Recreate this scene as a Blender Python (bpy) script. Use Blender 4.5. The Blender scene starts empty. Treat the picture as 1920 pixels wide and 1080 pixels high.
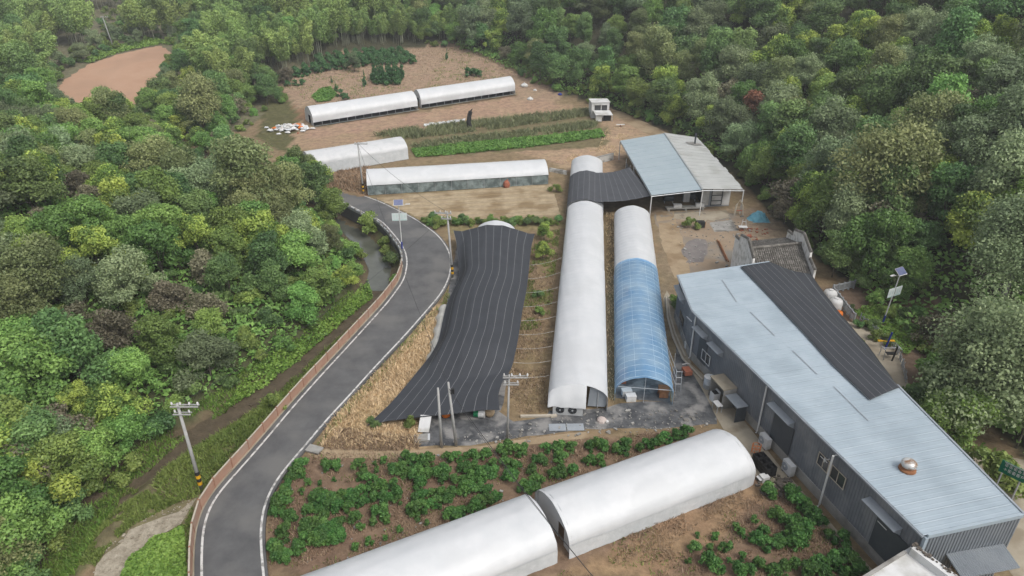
import bpy, bmesh, math, random
import numpy as np
random.seed(7)
scene = bpy.context.scene
C = scene.collection

# ------------------------------------------------------------------ camera
CAMZ, PITCH, FPX = 42.0, math.radians(28.0), 1280.0      # drone 42 m above the road, 24 mm lens
cam = bpy.data.cameras.new('camera'); cam.lens = 24.0; cam.sensor_width = 36.0
cam.clip_start = 0.5; cam.clip_end = 3000
camo = bpy.data.objects.new('camera', cam); C.objects.link(camo)
camo.location = (0, 0, CAMZ); camo.rotation_euler = (math.pi/2 - PITCH, 0, 0)
scene.camera = camo
# ------------------------------------------------------------------ sky, sun, exposure (overcast)
SUN_EL, SUN_AZ = math.radians(52), math.radians(135)     # azimuth clockwise from +Y
w = bpy.data.worlds.new('World'); scene.world = w; w.use_nodes = True
nt = w.node_tree; nt.nodes.clear()
sky = nt.nodes.new('ShaderNodeTexSky'); sky.sky_type = 'NISHITA'; sky.sun_disc = False
sky.sun_elevation = SUN_EL; sky.sun_rotation = SUN_AZ
sky.air_density = 1.0; sky.dust_density = 4.0; sky.ozone_density = 1.0
hs = nt.nodes.new('ShaderNodeHueSaturation'); hs.inputs['Saturation'].default_value = 0.30   # cloud cover greys the sky
bg = nt.nodes.new('ShaderNodeBackground'); bg.inputs['Strength'].default_value = 0.15
wo = nt.nodes.new('ShaderNodeOutputWorld')
nt.links.new(sky.outputs[0], hs.inputs['Color']); nt.links.new(hs.outputs[0], bg.inputs[0]); nt.links.new(bg.outputs[0], wo.inputs[0])
sl = bpy.data.lights.new('sun', 'SUN'); sl.energy = 1.0; sl.angle = math.radians(25); sl.color = (1.0, 0.96, 0.9)
so = bpy.data.objects.new('sun', sl); C.objects.link(so)
so.rotation_euler = (math.pi/2 - SUN_EL, 0, math.pi - SUN_AZ)
so.location = (60, -60, 120)
scene.view_settings.view_transform = 'Standard'; scene.view_settings.look = 'None'
scene.view_settings.gamma = 1.0; scene.view_settings.use_curve_mapping = False
scene.view_settings.exposure = 0.62
HAZE = 0.0004

# ------------------------------------------------------------------ ground heights
CP, SP = math.cos(PITCH), math.sin(PITCH)
def ray(px, py):
    a, b = (px-960)/FPX, (540-py)/FPX
    return np.array([a, CP + b*SP, -SP + b*CP])
def at(px, py, z=0.0):                                   # point of height z seen at a photo position
    d = ray(px, py); t = (z-CAMZ)/d[2]
    return np.array([d[0]*t, d[1]*t, z])
def proj(x, y, z):
    yy, zz = y, z-CAMZ
    zc = yy*CP - zz*SP
    return 960+FPX*x/zc, 540-FPX*(yy*SP+zz*CP)/zc
def sstep(x): x = np.clip(x, 0, 1); return x*x*(3-2*x)
def sdist(X, Y, pl):                                     # signed distance to a polyline, positive on its left
    best = np.full(np.shape(X), 1e9); sg = np.ones(np.shape(X))
    for (x0, y0), (x1, y1) in zip(pl[:-1], pl[1:]):
        dx, dy = x1-x0, y1-y0; L2 = dx*dx+dy*dy
        t = np.clip(((X-x0)*dx+(Y-y0)*dy)/L2, 0, 1)
        d = np.hypot(X-(x0+t*dx), Y-(y0+t*dy))
        c = dx*(Y-y0)-dy*(X-x0)
        m = d < best-1e-9
        best = np.where(m, d, best); sg = np.where(m, np.where(c >= 0, 1, -1), sg)
    return best*sg
STREAM = [tuple(at(x, y, -2.2)[:2]) for x, y in [(40,1110),(140,985),(250,890),(350,830),(430,785),(500,735),(560,690),(625,635),(672,590),(704,548),(712,505),(695,470),(672,445),(640,415),(560,385),(430,350)]]
EDGE = [(48,-20),(46,30),(45,60),(45,78),(43,90),(42.5,106),(42,120),(34,153),(22,172),(7,186),(-2,205),(-17,226),(-34,226),(-52,210),(-66,189)]
def noise2(X, Y, s, seed=0):
    return (np.sin(X/s*1.3+seed)+np.sin(Y/s*1.1+seed*2.1)+np.sin((X+Y)/s*0.7+seed*0.7)+np.sin((X*0.8-Y)/s*1.7+seed*1.3))/4
def height(X, Y):
    X = np.asarray(X, float); Y = np.asarray(Y, float)
    base = np.interp(Y, [-50, 100, 168, 215, 260, 420], [0, 0, 1.8, 7.0, 9.0, 12.0])
    # hill across the stream
    s = sdist(X, Y, STREAM)
    bank = np.where(s > 0, -2.3+np.clip((s-1.7)*0.75, 0, 2.6), -2.3+np.clip((-s-1.7)*0.8, 0, 2.3))
    near = np.where(s > 0, 1.0, sstep((9+s)/3.0))         # right bank returns to the flat
    z = np.where(np.abs(s) < 9, np.where(s > 0, bank, np.minimum(base, base+bank)), base)
    hl = 11.0*sstep((s-3)/48.0) + 1.2*noise2(X, Y, 9, 2)*sstep((s-6)/12)
    back = sstep((Y-112)/38.0)
    left = np.where(s > 0, bank+hl, z)
    terr = np.interp(Y, [110, 148, 190, 212, 235, 420], [4, 6, 13.5, 11.0, 7.0, 8.0])
    lw = sstep((s-3)/14.0)
    z = np.where(s > 0, left*(1-back*lw) + terr*back*lw, z)
    # wooded hills behind and to the east
    d = -sdist(X, Y, EDGE)
    d = np.where(d*0+sdist(X, Y, EDGE) > 0, -1, d)
    up = np.clip(d, 0, None)
    slope = np.interp(X, [-130, -70, -20, 200], [0.02, 0.26, 0.40, 0.47])
    rise = np.where(up > 0, slope*(up+0.0)*sstep(up/10.0)+0.05*up, 0) + 1.5*noise2(X, Y, 11, 5)*sstep(up/15)
    rise = np.where(rise > 60, 60+(rise-60)*0.2, rise)
    flatL = sstep((-X-62)/25.0)*sstep((Y-120)/20.0)
    z = z + np.where(sdist(X, Y, EDGE) < 0, rise*(1-0.9*flatL), 0)
    return z
def hz(x, y): return float(height(np.array([x]), np.array([y]))[0])
def gr(px, py, lift=0.0):                                # where the ground is seen at a photo position
    d = ray(px, py); ts = np.linspace(25, 420, 800)
    X, Y, Z = d[0]*ts, d[1]*ts, CAMZ+d[2]*ts
    below = np.nonzero(Z <= height(X, Y))[0]
    if len(below) == 0: t = ts[-1]
    else:
        k = max(1, below[0]); lo, hi = ts[k-1], ts[k]
        for _ in range(22):
            t = 0.5*(lo+hi)
            if CAMZ+d[2]*t <= hz(d[0]*t, d[1]*t)+lift: hi = t
            else: lo = t
    return np.array([d[0]*t, d[1]*t, hz(d[0]*t, d[1]*t)])
def inpoly(X, Y, poly):
    X = np.asarray(X, float); Y = np.asarray(Y, float); r = np.zeros(X.shape, bool); n = len(poly)
    for i in range(n):
        x0, y0 = poly[i][:2]; x1, y1 = poly[(i+1) % n][:2]
        if y0 == y1: continue
        c = ((y0 > Y) != (y1 > Y)) & (X < (x1-x0)*(Y-y0)/(y1-y0)+x0)
        r ^= c
    return r
def pxpoly(pts, z=None): return [tuple((gr(x, y) if z is None else at(x, y, z))[:2]) for x, y in pts]

# ------------------------------------------------------------------ materials
def mat(name, c1, c2=None, scale=1.0, rough=0.8, bump=0.0, bscale=None, metal=0.0, spec=0.3, detail=5, c3=None, s3=0.1, trans=0.0, coords='Object'):
    K = 0.735; c1 = tuple(K*v for v in c1); c2 = tuple(K*v for v in c2) if c2 else None; c3 = tuple(K*v for v in c3) if c3 else None   # paler readings brought down to real albedo
    m = bpy.data.materials.new(name); m.use_nodes = True; n = m.node_tree.nodes; l = m.node_tree.links
    p = n['Principled BSDF']; p.inputs['Roughness'].default_value = rough; p.inputs['Metallic'].default_value = metal
    p.inputs['Specular IOR Level'].default_value = spec
    tc = n.new('ShaderNodeTexCoord')
    col = None
    if c2:
        no = n.new('ShaderNodeTexNoise'); no.inputs['Scale'].default_value = scale; no.inputs['Detail'].default_value = detail
        no.inputs['Roughness'].default_value = 0.65
        l.new(tc.outputs[coords], no.inputs['Vector'])
        rp = n.new('ShaderNodeValToRGB'); rp.color_ramp.elements[0].position = 0.35; rp.color_ramp.elements[1].position = 0.65
        rp.color_ramp.elements[0].color = (*c1, 1); rp.color_ramp.elements[1].color = (*c2, 1)
        l.new(no.outputs['Fac'], rp.inputs[0]); col = rp.outputs[0]
        if c3:
            n3 = n.new('ShaderNodeTexNoise'); n3.inputs['Scale'].default_value = s3; n3.inputs['Detail'].default_value = 6
            l.new(tc.outputs[coords], n3.inputs['Vector'])
            r3 = n.new('ShaderNodeValToRGB'); r3.color_ramp.elements[0].position = 0.5; r3.color_ramp.elements[1].position = 0.62
            mx = n.new('ShaderNodeMixRGB'); mx.inputs[2].default_value = (*c3, 1)
            l.new(n3.outputs['Fac'], r3.inputs[0]); l.new(r3.outputs[0], mx.inputs[0]); l.new(col, mx.inputs[1]); col = mx.outputs[0]
        l.new(col, p.inputs['Base Color'])
    else:
        p.inputs['Base Color'].default_value = (*c1, 1)
    if bump:
        nb = n.new('ShaderNodeTexNoise'); nb.inputs['Scale'].default_value = bscale or scale*3; nb.inputs['Detail'].default_value = 6
        l.new(tc.outputs[coords], nb.inputs['Vector'])
        b = n.new('ShaderNodeBump'); b.inputs['Strength'].default_value = bump; b.inputs['Distance'].default_value = 0.1
        l.new(nb.outputs['Fac'], b.inputs['Height']); l.new(b.outputs[0], p.inputs['Normal'])
    if trans:
        out = n['Material Output']; tr = n.new('ShaderNodeBsdfTranslucent'); ms = n.new('ShaderNodeMixShader')
        ms.inputs[0].default_value = trans
        if col: l.new(col, tr.inputs[0])
        else: tr.inputs[0].default_value = (*c1, 1)
        l.new(p.outputs[0], ms.inputs[1]); l.new(tr.outputs[0], ms.inputs[2]); l.new(ms.outputs[0], out.inputs[0])
    return m
def leafmat(name, dark, light, hue=0.03, val=0.35, trans=0.3):
    m = bpy.data.materials.new(name); m.use_nodes = True; n = m.node_tree.nodes; l = m.node_tree.links
    p = n['Principled BSDF']; p.inputs['Roughness'].default_value = 0.55; p.inputs['Specular IOR Level'].default_value = 0.35
    a = n.new('ShaderNodeAttribute'); a.attribute_name = 'tone'
    mx = n.new('ShaderNodeMixRGB'); mx.inputs[1].default_value = (*dark, 1); mx.inputs[2].default_value = (*light, 1)
    l.new(a.outputs['Fac'], mx.inputs[0])
    oi = n.new('ShaderNodeObjectInfo')
    h = n.new('ShaderNodeHueSaturation')
    mh = n.new('ShaderNodeMapRange'); mh.inputs[3].default_value = 0.5-hue; mh.inputs[4].default_value = 0.5+hue*0.8
    mv = n.new('ShaderNodeMapRange'); mv.inputs[3].default_value = 1-val; mv.inputs[4].default_value = 1+val
    ml = n.new('ShaderNodeMath'); ml.operation = 'MULTIPLY'; ml.inputs[1].default_value = 7.31
    fr = n.new('ShaderNodeMath'); fr.operation = 'FRACT'
    l.new(oi.outputs['Random'], mh.inputs[0]); l.new(oi.outputs['Random'], ml.inputs[0]); l.new(ml.outputs[0], fr.inputs[0]); l.new(fr.outputs[0], mv.inputs[0])
    l.new(mh.outputs[0], h.inputs['Hue']); l.new(mv.outputs[0], h.inputs['Value']); l.new(mx.outputs[0], h.inputs['Color'])
    l.new(h.outputs[0], p.inputs['Base Color'])
    tr = n.new('ShaderNodeBsdfTranslucent'); ms = n.new('ShaderNodeMixShader'); ms.inputs[0].default_value = trans
    l.new(h.outputs[0], tr.inputs[0]); l.new(p.outputs[0], ms.inputs[1]); l.new(tr.outputs[0], ms.inputs[2])
    l.new(ms.outputs[0], n['Material Output'].inputs[0])
    return m
def netmat(name, base, line, pitch, wdt):
    m = bpy.data.materials.new(name); m.use_nodes = True; n = m.node_tree.nodes; l = m.node_tree.links
    p = n['Principled BSDF']; p.inputs['Roughness'].default_value = 0.75; p.inputs['Specular IOR Level'].default_value = 0.25
    uv = n.new('ShaderNodeUVMap'); sp = n.new('ShaderNodeSeparateXYZ'); l.new(uv.outputs[0], sp.inputs[0])
    dv = n.new('ShaderNodeMath'); dv.operation = 'DIVIDE'; dv.inputs[1].default_value = pitch; l.new(sp.outputs[0], dv.inputs[0])
    fr = n.new('ShaderNodeMath'); fr.operation = 'FRACT'; l.new(dv.outputs[0], fr.inputs[0])
    lt = n.new('ShaderNodeMath'); lt.operation = 'LESS_THAN'; lt.inputs[1].default_value = wdt/pitch; l.new(fr.outputs[0], lt.inputs[0])
    no = n.new('ShaderNodeTexNoise'); no.inputs['Scale'].default_value = 0.6; no.inputs['Detail'].default_value = 5
    tc = n.new('ShaderNodeTexCoord'); l.new(tc.outputs['Object'], no.inputs['Vector'])
    m0 = n.new('ShaderNodeMixRGB'); m0.inputs[1].default_value = (*[c*0.8 for c in base], 1); m0.inputs[2].default_value = (*[c*1.25 for c in base], 1)
    l.new(no.outputs['Fac'], m0.inputs[0])
    mx = n.new('ShaderNodeMixRGB'); l.new(m0.outputs[0], mx.inputs[1]); mx.inputs[2].default_value = (*line, 1)
    l.new(lt.outputs[0], mx.inputs[0]); l.new(mx.outputs[0], p.inputs['Base Color'])
    return m
M = {}
M['asphalt'] = mat('asphalt', (0.098,0.098,0.100), (0.142,0.142,0.142), 0.5, 0.85, 0.3, 30, c3=(0.165,0.162,0.156), s3=0.16, detail=11)
M['line'] = mat('road_paint', (0.60,0.58,0.55), (0.74,0.73,0.71), 3, 0.7, c3=(0.33,0.32,0.30), s3=2.2)
M['concrete'] = mat('concrete', (0.30,0.29,0.27), (0.42,0.41,0.38), 0.8, 0.85, 0.2, 8, c3=(0.2,0.19,0.17), s3=0.35)
M['concrete_tan'] = mat('concrete_tan', (0.36,0.31,0.235), (0.44,0.39,0.30), 0.5, 0.9, 0.15, 6, c3=(0.30,0.25,0.18), s3=0.4)
M['pole'] = mat('pole_concrete', (0.36,0.36,0.35), (0.47,0.465,0.45), 2, 0.8, 0.1, 10)
M['film'] = mat('white_film', (0.70,0.72,0.735), (0.78,0.79,0.80), 0.35, 0.42, 0.25, 1.6, spec=0.4, trans=0.12, c3=(0.70,0.715,0.725), s3=0.25)
M['film_old'] = mat('weathered_film', (0.66,0.67,0.68), (0.78,0.78,0.78), 0.5, 0.5, 0.3, 1.2, spec=0.4, trans=0.12, c3=(0.63,0.645,0.65), s3=0.5)
M['film_grey'] = mat('side_film', (0.12,0.155,0.155), (0.30,0.36,0.355), 0.9, 0.35, 0.5, 2.5, spec=0.5, c3=(0.10,0.13,0.13), s3=0.8)
M['film_skirt'] = mat('skirt_film', (0.56,0.59,0.60), (0.68,0.70,0.71), 0.8, 0.45, 0.5, 2.0, spec=0.4)
M['steel'] = mat('galvanised', (0.50,0.52,0.54), (0.62,0.64,0.66), 3, 0.4, metal=0.4)
M['roof'] = mat('roof_sheet', (0.37,0.445,0.50), (0.43,0.505,0.56), 0.35, 0.5, 0.05, 3, spec=0.4, c3=(0.34,0.41,0.46), s3=0.22)
M['roof_blue'] = mat('canopy_sheet_blue', (0.36,0.435,0.475), (0.41,0.48,0.515), 0.3, 0.5, 0.05, 3)
M['roof_pale'] = mat('canopy_sheet_pale', (0.46,0.47,0.455), (0.53,0.54,0.52), 0.4, 0.55, 0.05, 3, c3=(0.42,0.425,0.40), s3=0.3)
M['soot'] = mat('soot', (0.22,0.21,0.19), (0.36,0.35,0.33), 2.0, 0.9)
M['slate'] = mat('slate_cladding', (0.15,0.165,0.186), (0.205,0.22,0.238), 0.25, 0.55, 0.05, 3, c3=(0.24,0.25,0.262), s3=0.5)  # long wall's shade put into a darker copy of the cladding colour
M['slate_light'] = mat('grey_cladding', (0.21,0.235,0.26), (0.26,0.285,0.305), 0.4, 0.5, 0.05, 3)  # front wall's stronger light put into a paler copy of the cladding
M['trim'] = mat('grey_trim', (0.30,0.33,0.36), (0.36,0.39,0.42), 1.0, 0.5)
M['dark'] = mat('dark_inside', (0.02,0.021,0.022), (0.035,0.035,0.036), 1.0, 0.9)  # near-black; carries the shade of interiors in its colour
M['door_dark'] = mat('door_panel', (0.055,0.065,0.075), (0.075,0.085,0.095), 0.6, 0.5)
M['pvc'] = mat('pvc_pipe', (0.66,0.66,0.64), (0.74,0.74,0.73), 2, 0.4)
M['glass'] = mat('window_glass', (0.035,0.04,0.045), (0.06,0.065,0.07), 1.0, 0.12, spec=0.6)
M['white'] = mat('white_paint', (0.66,0.66,0.65), (0.76,0.76,0.75), 0.7, 0.6, 0.05, 6, c3=(0.52,0.51,0.48), s3=0.5)
M['plaster'] = mat('old_plaster', (0.58,0.57,0.53), (0.72,0.71,0.68), 0.9, 0.85, 0.1, 6, c3=(0.30,0.29,0.26), s3=0.7)
M['tile'] = mat('roof_tile', (0.10,0.092,0.08), (0.17,0.158,0.14), 2.2, 0.9, 0.3, 12, c3=(0.24,0.225,0.20), s3=1.8)
M['terracotta'] = mat('fence_board', (0.40,0.235,0.165), (0.48,0.30,0.215), 0.9, 0.7, 0.1, 8, c3=(0.42,0.29,0.22), s3=0.5)
M['post'] = mat('fence_post', (0.33,0.17,0.11), (0.40,0.22,0.15), 1.5, 0.7)
M['cap'] = mat('fence_cap', (0.45,0.40,0.32), (0.55,0.49,0.40), 1.5, 0.7)
M['bluegrey'] = mat('stone_rail', (0.30,0.32,0.33), (0.45,0.47,0.48), 1.5, 0.8)
M['yellow'] = mat('yellow_band', (0.75,0.42,0.02), (0.68,0.37,0.02), 2, 0.5)
M['black'] = mat('black_plastic', (0.016,0.016,0.017), (0.03,0.03,0.031), 2, 0.6)
M['orange'] = mat('orange_plastic', (0.75,0.20,0.02), (0.65,0.16,0.02), 2, 0.5)
M['red'] = mat('red_brick', (0.32,0.10,0.055), (0.40,0.15,0.09), 3, 0.8)
M['green'] = mat('green_plastic', (0.0,0.20,0.075), (0.0,0.17,0.06), 2, 0.5)
M['signgreen'] = mat('sign_green', (0.0,0.16,0.085), (0.0,0.13,0.07), 2, 0.4)
M['signpale'] = mat('sign_pale', (0.66,0.74,0.73), (0.74,0.79,0.78), 1.2, 0.4)
M['teal'] = mat('sign_teal', (0.42,0.66,0.62), (0.48,0.70,0.66), 1.2, 0.4)
M['panel'] = mat('solar_cell', (0.12,0.14,0.26), (0.17,0.19,0.31), 3, 0.2, spec=0.7)
M['rust'] = mat('rust', (0.24,0.10,0.045), (0.36,0.17,0.08), 3, 0.85)
M['bluetarp'] = mat('blue_tarp', (0.14,0.40,0.52), (0.22,0.52,0.62), 1.5, 0.5, 0.4, 4)
M['blue'] = mat('blue_paint', (0.02,0.04,0.25), (0.03,0.05,0.3), 2, 0.5)
M['bark'] = mat('bark', (0.10,0.085,0.065), (0.17,0.15,0.12), 3, 0.9, 0.3, 12)
M['culm'] = mat('bamboo_culm', (0.28,0.31,0.20), (0.42,0.43,0.33), 1, 0.5)
M['wire'] = mat('cable', (0.03,0.03,0.032), (0.05,0.05,0.05), 2, 0.6)
M['rope'] = mat('white_rope', (0.62,0.61,0.58), (0.72,0.71,0.69), 2, 0.8)
M['water'] = mat('water', (0.10,0.105,0.085), (0.14,0.145,0.12), 0.3, 0.12, 0.05, 3, spec=0.5)
M['path'] = mat('dirt_path', (0.34,0.255,0.16), (0.42,0.325,0.21), 0.5, 0.95, 0.3, 5, c3=(0.27,0.19,0.11), s3=0.3)
M['yard'] = mat('yard_earth', (0.29,0.215,0.145), (0.37,0.285,0.20), 0.35, 0.95, 0.3, 4, c3=(0.24,0.22,0.19), s3=0.12)
M['tilled'] = mat('tilled_earth', (0.34,0.265,0.165), (0.44,0.355,0.235), 1.2, 0.95, 0.6, 6, c3=(0.25,0.18,0.10), s3=0.2)
M['clay'] = mat('clay_field', (0.44,0.265,0.17), (0.50,0.32,0.215), 0.12, 0.95, 0.2, 2, c3=(0.40,0.25,0.165), s3=0.06)
M['gravel'] = mat('gravel', (0.27,0.23,0.17), (0.47,0.42,0.33), 1.5, 0.95, 0.8, 7)
M['weedmat'] = mat('weed_mat', (0.05,0.053,0.058), (0.15,0.152,0.155), 0.9, 0.75, 0.5, 4, c3=(0.27,0.262,0.25), s3=0.55, detail=9)
M['streambed'] = mat('stream_bed', (0.075,0.058,0.035), (0.13,0.10,0.065), 0.9, 0.7, 0.6, 5)
M['net'] = netmat('shade_net', (0.034,0.037,0.043), (0.22,0.225,0.23), 1.05, 0.03)
M['net_light'] = netmat('shade_net_grey', (0.055,0.058,0.065), (0.2,0.205,0.21), 0.95, 0.03)
M['weed_dark'] = mat('dead_moss', (0.09,0.075,0.06), (0.19,0.165,0.14), 4, 0.95, 0.6, 14)
L = {}
L['dark'] = leafmat('leaf_dark', (0.075,0.147,0.050), (0.200,0.319,0.103))
L['mid'] = leafmat('leaf_mid', (0.100,0.188,0.048), (0.256,0.394,0.098))
L['grey'] = leafmat('leaf_grey', (0.125,0.181,0.090), (0.281,0.356,0.181), 0.02)
L['pale'] = leafmat('leaf_pale', (0.137,0.189,0.089), (0.315,0.383,0.194), 0.01, 0.1)
L['yellow'] = leafmat('leaf_yellowgreen', (0.094,0.171,0.040), (0.440,0.550,0.116), 0.015, 0.15)
L['olive'] = leafmat('leaf_olive', (0.125,0.165,0.062), (0.290,0.330,0.140), 0.02)
L['brown'] = leafmat('leaf_brown', (0.130,0.122,0.076), (0.280,0.258,0.172), 0.02)
L['red'] = leafmat('leaf_red', (0.175,0.088,0.050), (0.375,0.175,0.106), 0.01)
L['bamboo'] = leafmat('leaf_bamboo', (0.132,0.218,0.063), (0.356,0.483,0.144), 0.02, 0.18)
L['tea'] = leafmat('leaf_tea', (0.037,0.110,0.024), (0.127,0.259,0.061), 0.015, 0.22)
L['conifer'] = leafmat('leaf_conifer', (0.041,0.124,0.044), (0.118,0.241,0.090), 0.012, 0.15)
L['grass'] = leafmat('leaf_grass', (0.110,0.173,0.040), (0.273,0.336,0.089), 0.0, 0.0)
L['weed'] = leafmat('leaf_weed', (0.155,0.180,0.090), (0.290,0.310,0.160), 0.0, 0.0)
L['lush'] = leafmat('leaf_lush', (0.095,0.200,0.034), (0.263,0.394,0.079), 0.0, 0.0)
L['straw'] = leafmat('leaf_straw', (0.543,0.401,0.238), (0.695,0.543,0.347), 0.0, 0.0, 0.1)
L['drybrown'] = leafmat('leaf_dry', (0.243,0.171,0.113), (0.396,0.293,0.198), 0.0, 0.0, 0.1)
L['crop'] = leafmat('leaf_crop', (0.080,0.200,0.035), (0.190,0.335,0.075), 0.0, 0.0)

# ------------------------------------------------------------------ object helpers
ROOT = {}
def tag(o, label=None, cat=None, group=None, kind=None):
    if label: o['label'] = label
    if cat: o['category'] = cat
    if group: o['group'] = group
    if kind: o['kind'] = kind
    return o
def thing(name, label, cat, loc=(0,0,0), group=None):
    o = bpy.data.objects.new(name, None); C.objects.link(o); o.empty_display_size = 0.3
    o.location = tuple(float(v) for v in loc); ROOT[o.name] = np.array(loc, float)
    return tag(o, label, cat, group)
def link(name, me, parent=None):
    o = bpy.data.objects.new(name, me); C.objects.link(o)
    if parent is not None:
        o.parent = parent; ROOT[o.name] = ROOT.get(parent.name, np.zeros(3))
    else: ROOT[o.name] = np.zeros(3)
    return o
class MB:
    def __init__(s): s.v = []; s.f = []; s.uv = None
    def add(s, vs, fs):
        b = len(s.v); s.v.extend([tuple(map(float, p)) for p in vs]); s.f.extend([tuple(i+b for i in f) for f in fs]); return s
    def box(s, c, size, rz=0.0, rx=0.0):
        hx, hy, hh = [d/2 for d in size]; cs, sn = math.cos(rz), math.sin(rz); cx, sx = math.cos(rx), math.sin(rx); vs = []
        for x, y, z in [(-hx,-hy,-hh),(hx,-hy,-hh),(hx,hy,-hh),(-hx,hy,-hh),(-hx,-hy,hh),(hx,-hy,hh),(hx,hy,hh),(-hx,hy,hh)]:
            y, z = y*cx-z*sx, y*sx+z*cx
            vs.append((c[0]+x*cs-y*sn, c[1]+x*sn+y*cs, c[2]+z))
        return s.add(vs, [(0,3,2,1),(4,5,6,7),(0,1,5,4),(1,2,6,5),(2,3,7,6),(3,0,4,7)])
    def hexa(s, lo, hi):                                  # two quads, bottom and top
        return s.add(list(lo)+list(hi), [(0,3,2,1),(4,5,6,7),(0,1,5,4),(1,2,6,5),(2,3,7,6),(3,0,4,7)])
    def prism(s, poly, z0, z1):
        n = len(poly); a = sum(poly[i][0]*poly[(i+1)%n][1]-poly[(i+1)%n][0]*poly[i][1] for i in range(n))
        if a < 0: poly = poly[::-1]
        return s.add([(p[0],p[1],z0) for p in poly]+[(p[0],p[1],z1) for p in poly],
                     [tuple(range(n))[::-1], tuple(range(n,2*n))]+[(i,(i+1)%n,n+(i+1)%n,n+i) for i in range(n)])
    def tube(s, pts, r, n=8, r1=None):
        pts = [np.array(p, float) for p in pts]; m = len(pts); vs = []; fs = []
        for i, p in enumerate(pts):
            d = pts[min(i+1,m-1)]-pts[max(i-1,0)]; d /= (np.linalg.norm(d)+1e-9)
            a = np.array([0,0,1.0]) if abs(d[2]) < 0.9 else np.array([1.0,0,0])
            u = np.cross(d, a); u /= np.linalg.norm(u); q = np.cross(d, u)
            rr = r if r1 is None else r+(r1-r)*i/max(m-1,1)
            for k in range(n):
                t = 2*math.pi*k/n; vs.append(p+rr*(math.cos(t)*u+math.sin(t)*q))
        for i in range(m-1):
            for k in range(n): fs.append((i*n+k, i*n+(k+1)%n, (i+1)*n+(k+1)%n, (i+1)*n+k))
        fs.append(tuple(range(n))[::-1]); fs.append(tuple((m-1)*n+k for k in range(n)))
        return s.add(vs, fs)
    def lathe(s, c, prof, n=16):
        vs = []; fs = []; m = len(prof)
        for r, z in prof:
            for k in range(n): t = 2*math.pi*k/n; vs.append((c[0]+r*math.cos(t), c[1]+r*math.sin(t), c[2]+z))
        for i in range(m-1):
            for k in range(n): fs.append((i*n+k, i*n+(k+1)%n, (i+1)*n+(k+1)%n, (i+1)*n+k))
        fs.append(tuple(range(n))[::-1]); fs.append(tuple((m-1)*n+k for k in range(n)))
        return s.add(vs, fs)
    def grid(s, P):                                       # P[i][j] points
        a, b = len(P), len(P[0]); vs = [p for row in P for p in row]
        return s.add(vs, [(i*b+j, i*b+j+1, (i+1)*b+j+1, (i+1)*b+j) for i in range(a-1) for j in range(b-1)])
    def build(s, name, m, parent=None, smooth=False):
        off = ROOT.get(parent.name, np.zeros(3)) if parent is not None else np.zeros(3)
        me = bpy.data.meshes.new(name); me.from_pydata([(x-off[0], y-off[1], z-off[2]) for x, y, z in s.v], [], s.f)
        me.materials.append(m)
        if smooth: me.polygons.foreach_set('use_smooth', [True]*len(me.polygons))
        me.update(); return link(name, me, parent)
def copy_tree(o, parent=None, loc=None):
    c = o.copy(); C.objects.link(c)
    if parent is not None: c.parent = parent
    if loc is not None: c.location = loc
    for ch in o.children: copy_tree(ch, c)
    return c
def drape(name, poly, m, lift=0.03, kind='structure', step=3.0, jitter=0.0, parent=None):
    rng = random.Random(len(name)*7+len(poly)); pts = []
    n = len(poly)
    for i in range(n):                                    # finer, slightly uneven outline
        a, b = np.array(poly[i][:2]), np.array(poly[(i+1) % n][:2]); k = max(1, int(np.linalg.norm(b-a)/(1.2 if jitter else step)))
        for j in range(k):
            p = a+(b-a)*j/k
            if jitter: p = p+np.array([rng.uniform(-jitter,jitter), rng.uniform(-jitter,jitter)])
            pts.append(p)
    bm = bmesh.new(); vs = [bm.verts.new((p[0], p[1], 0)) for p in pts]; bm.faces.new(vs)
    bmesh.ops.triangulate(bm, faces=bm.faces[:])
    for _ in range(6):
        es = [e for e in bm.edges if e.calc_length() > step]
        if not es: break
        bmesh.ops.subdivide_edges(bm, edges=es, cuts=1); bmesh.ops.triangulate(bm, faces=[f for f in bm.faces if len(f.verts) > 3])
    X = np.array([v.co.x for v in bm.verts]); Y = np.array([v.co.y for v in bm.verts]); Z = height(X, Y)+lift
    for v, z in zip(bm.verts, Z): v.co.z = z
    bmesh.ops.recalc_face_normals(bm, faces=bm.faces[:])
    for f in bm.faces:
        if f.normal.z < 0: f.normal_flip()
    me = bpy.data.meshes.new(name); bm.to_mesh(me); bm.free(); me.materials.append(m)
    return tag(link(name, me, parent), kind=kind)
def quads_mesh(name, V, tone, m, n=4):                    # V: (k*n,3) separate n-gons with a tone each
    k = len(V)//n; me = bpy.data.meshes.new(name)
    me.vertices.add(len(V)); me.vertices.foreach_set('co', V.astype(np.float32).ravel())
    me.loops.add(len(V)); me.loops.foreach_set('vertex_index', np.arange(len(V), dtype=np.int32))
    me.polygons.add(k); me.polygons.foreach_set('loop_start', np.arange(0, len(V), n, dtype=np.int32)); me.polygons.foreach_set('loop_total', np.full(k, n, np.int32))
    a = me.attributes.new('tone', 'FLOAT', 'POINT'); a.data.foreach_set('value', np.repeat(tone, n).astype(np.float32))
    me.materials.append(m); me.update(calc_edges=True); me.validate(); return me
def leaves(rng, P, N, size, tone, spread=0.9, long=1.5):  # leaf quads at P facing roughly N
    k = len(P); d = N+spread*rng.normal(size=(k,3)); d /= np.linalg.norm(d, axis=1)[:,None]+1e-9
    r = rng.normal(size=(k,3)); u = np.cross(d, r); u /= np.linalg.norm(u, axis=1)[:,None]+1e-9; v = np.cross(d, u)
    s = (size*rng.uniform(0.6, 1.4, k))[:,None]
    a = P+u*s*long*0.5; c = P-u*s*long*0.5; b = P+v*s*0.5+u*s*0.1+d*s*0.12; e = P-v*s*0.5+u*s*0.1+d*s*0.12
    return np.stack([a,b,c,e], 1).reshape(-1,3), tone
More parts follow.
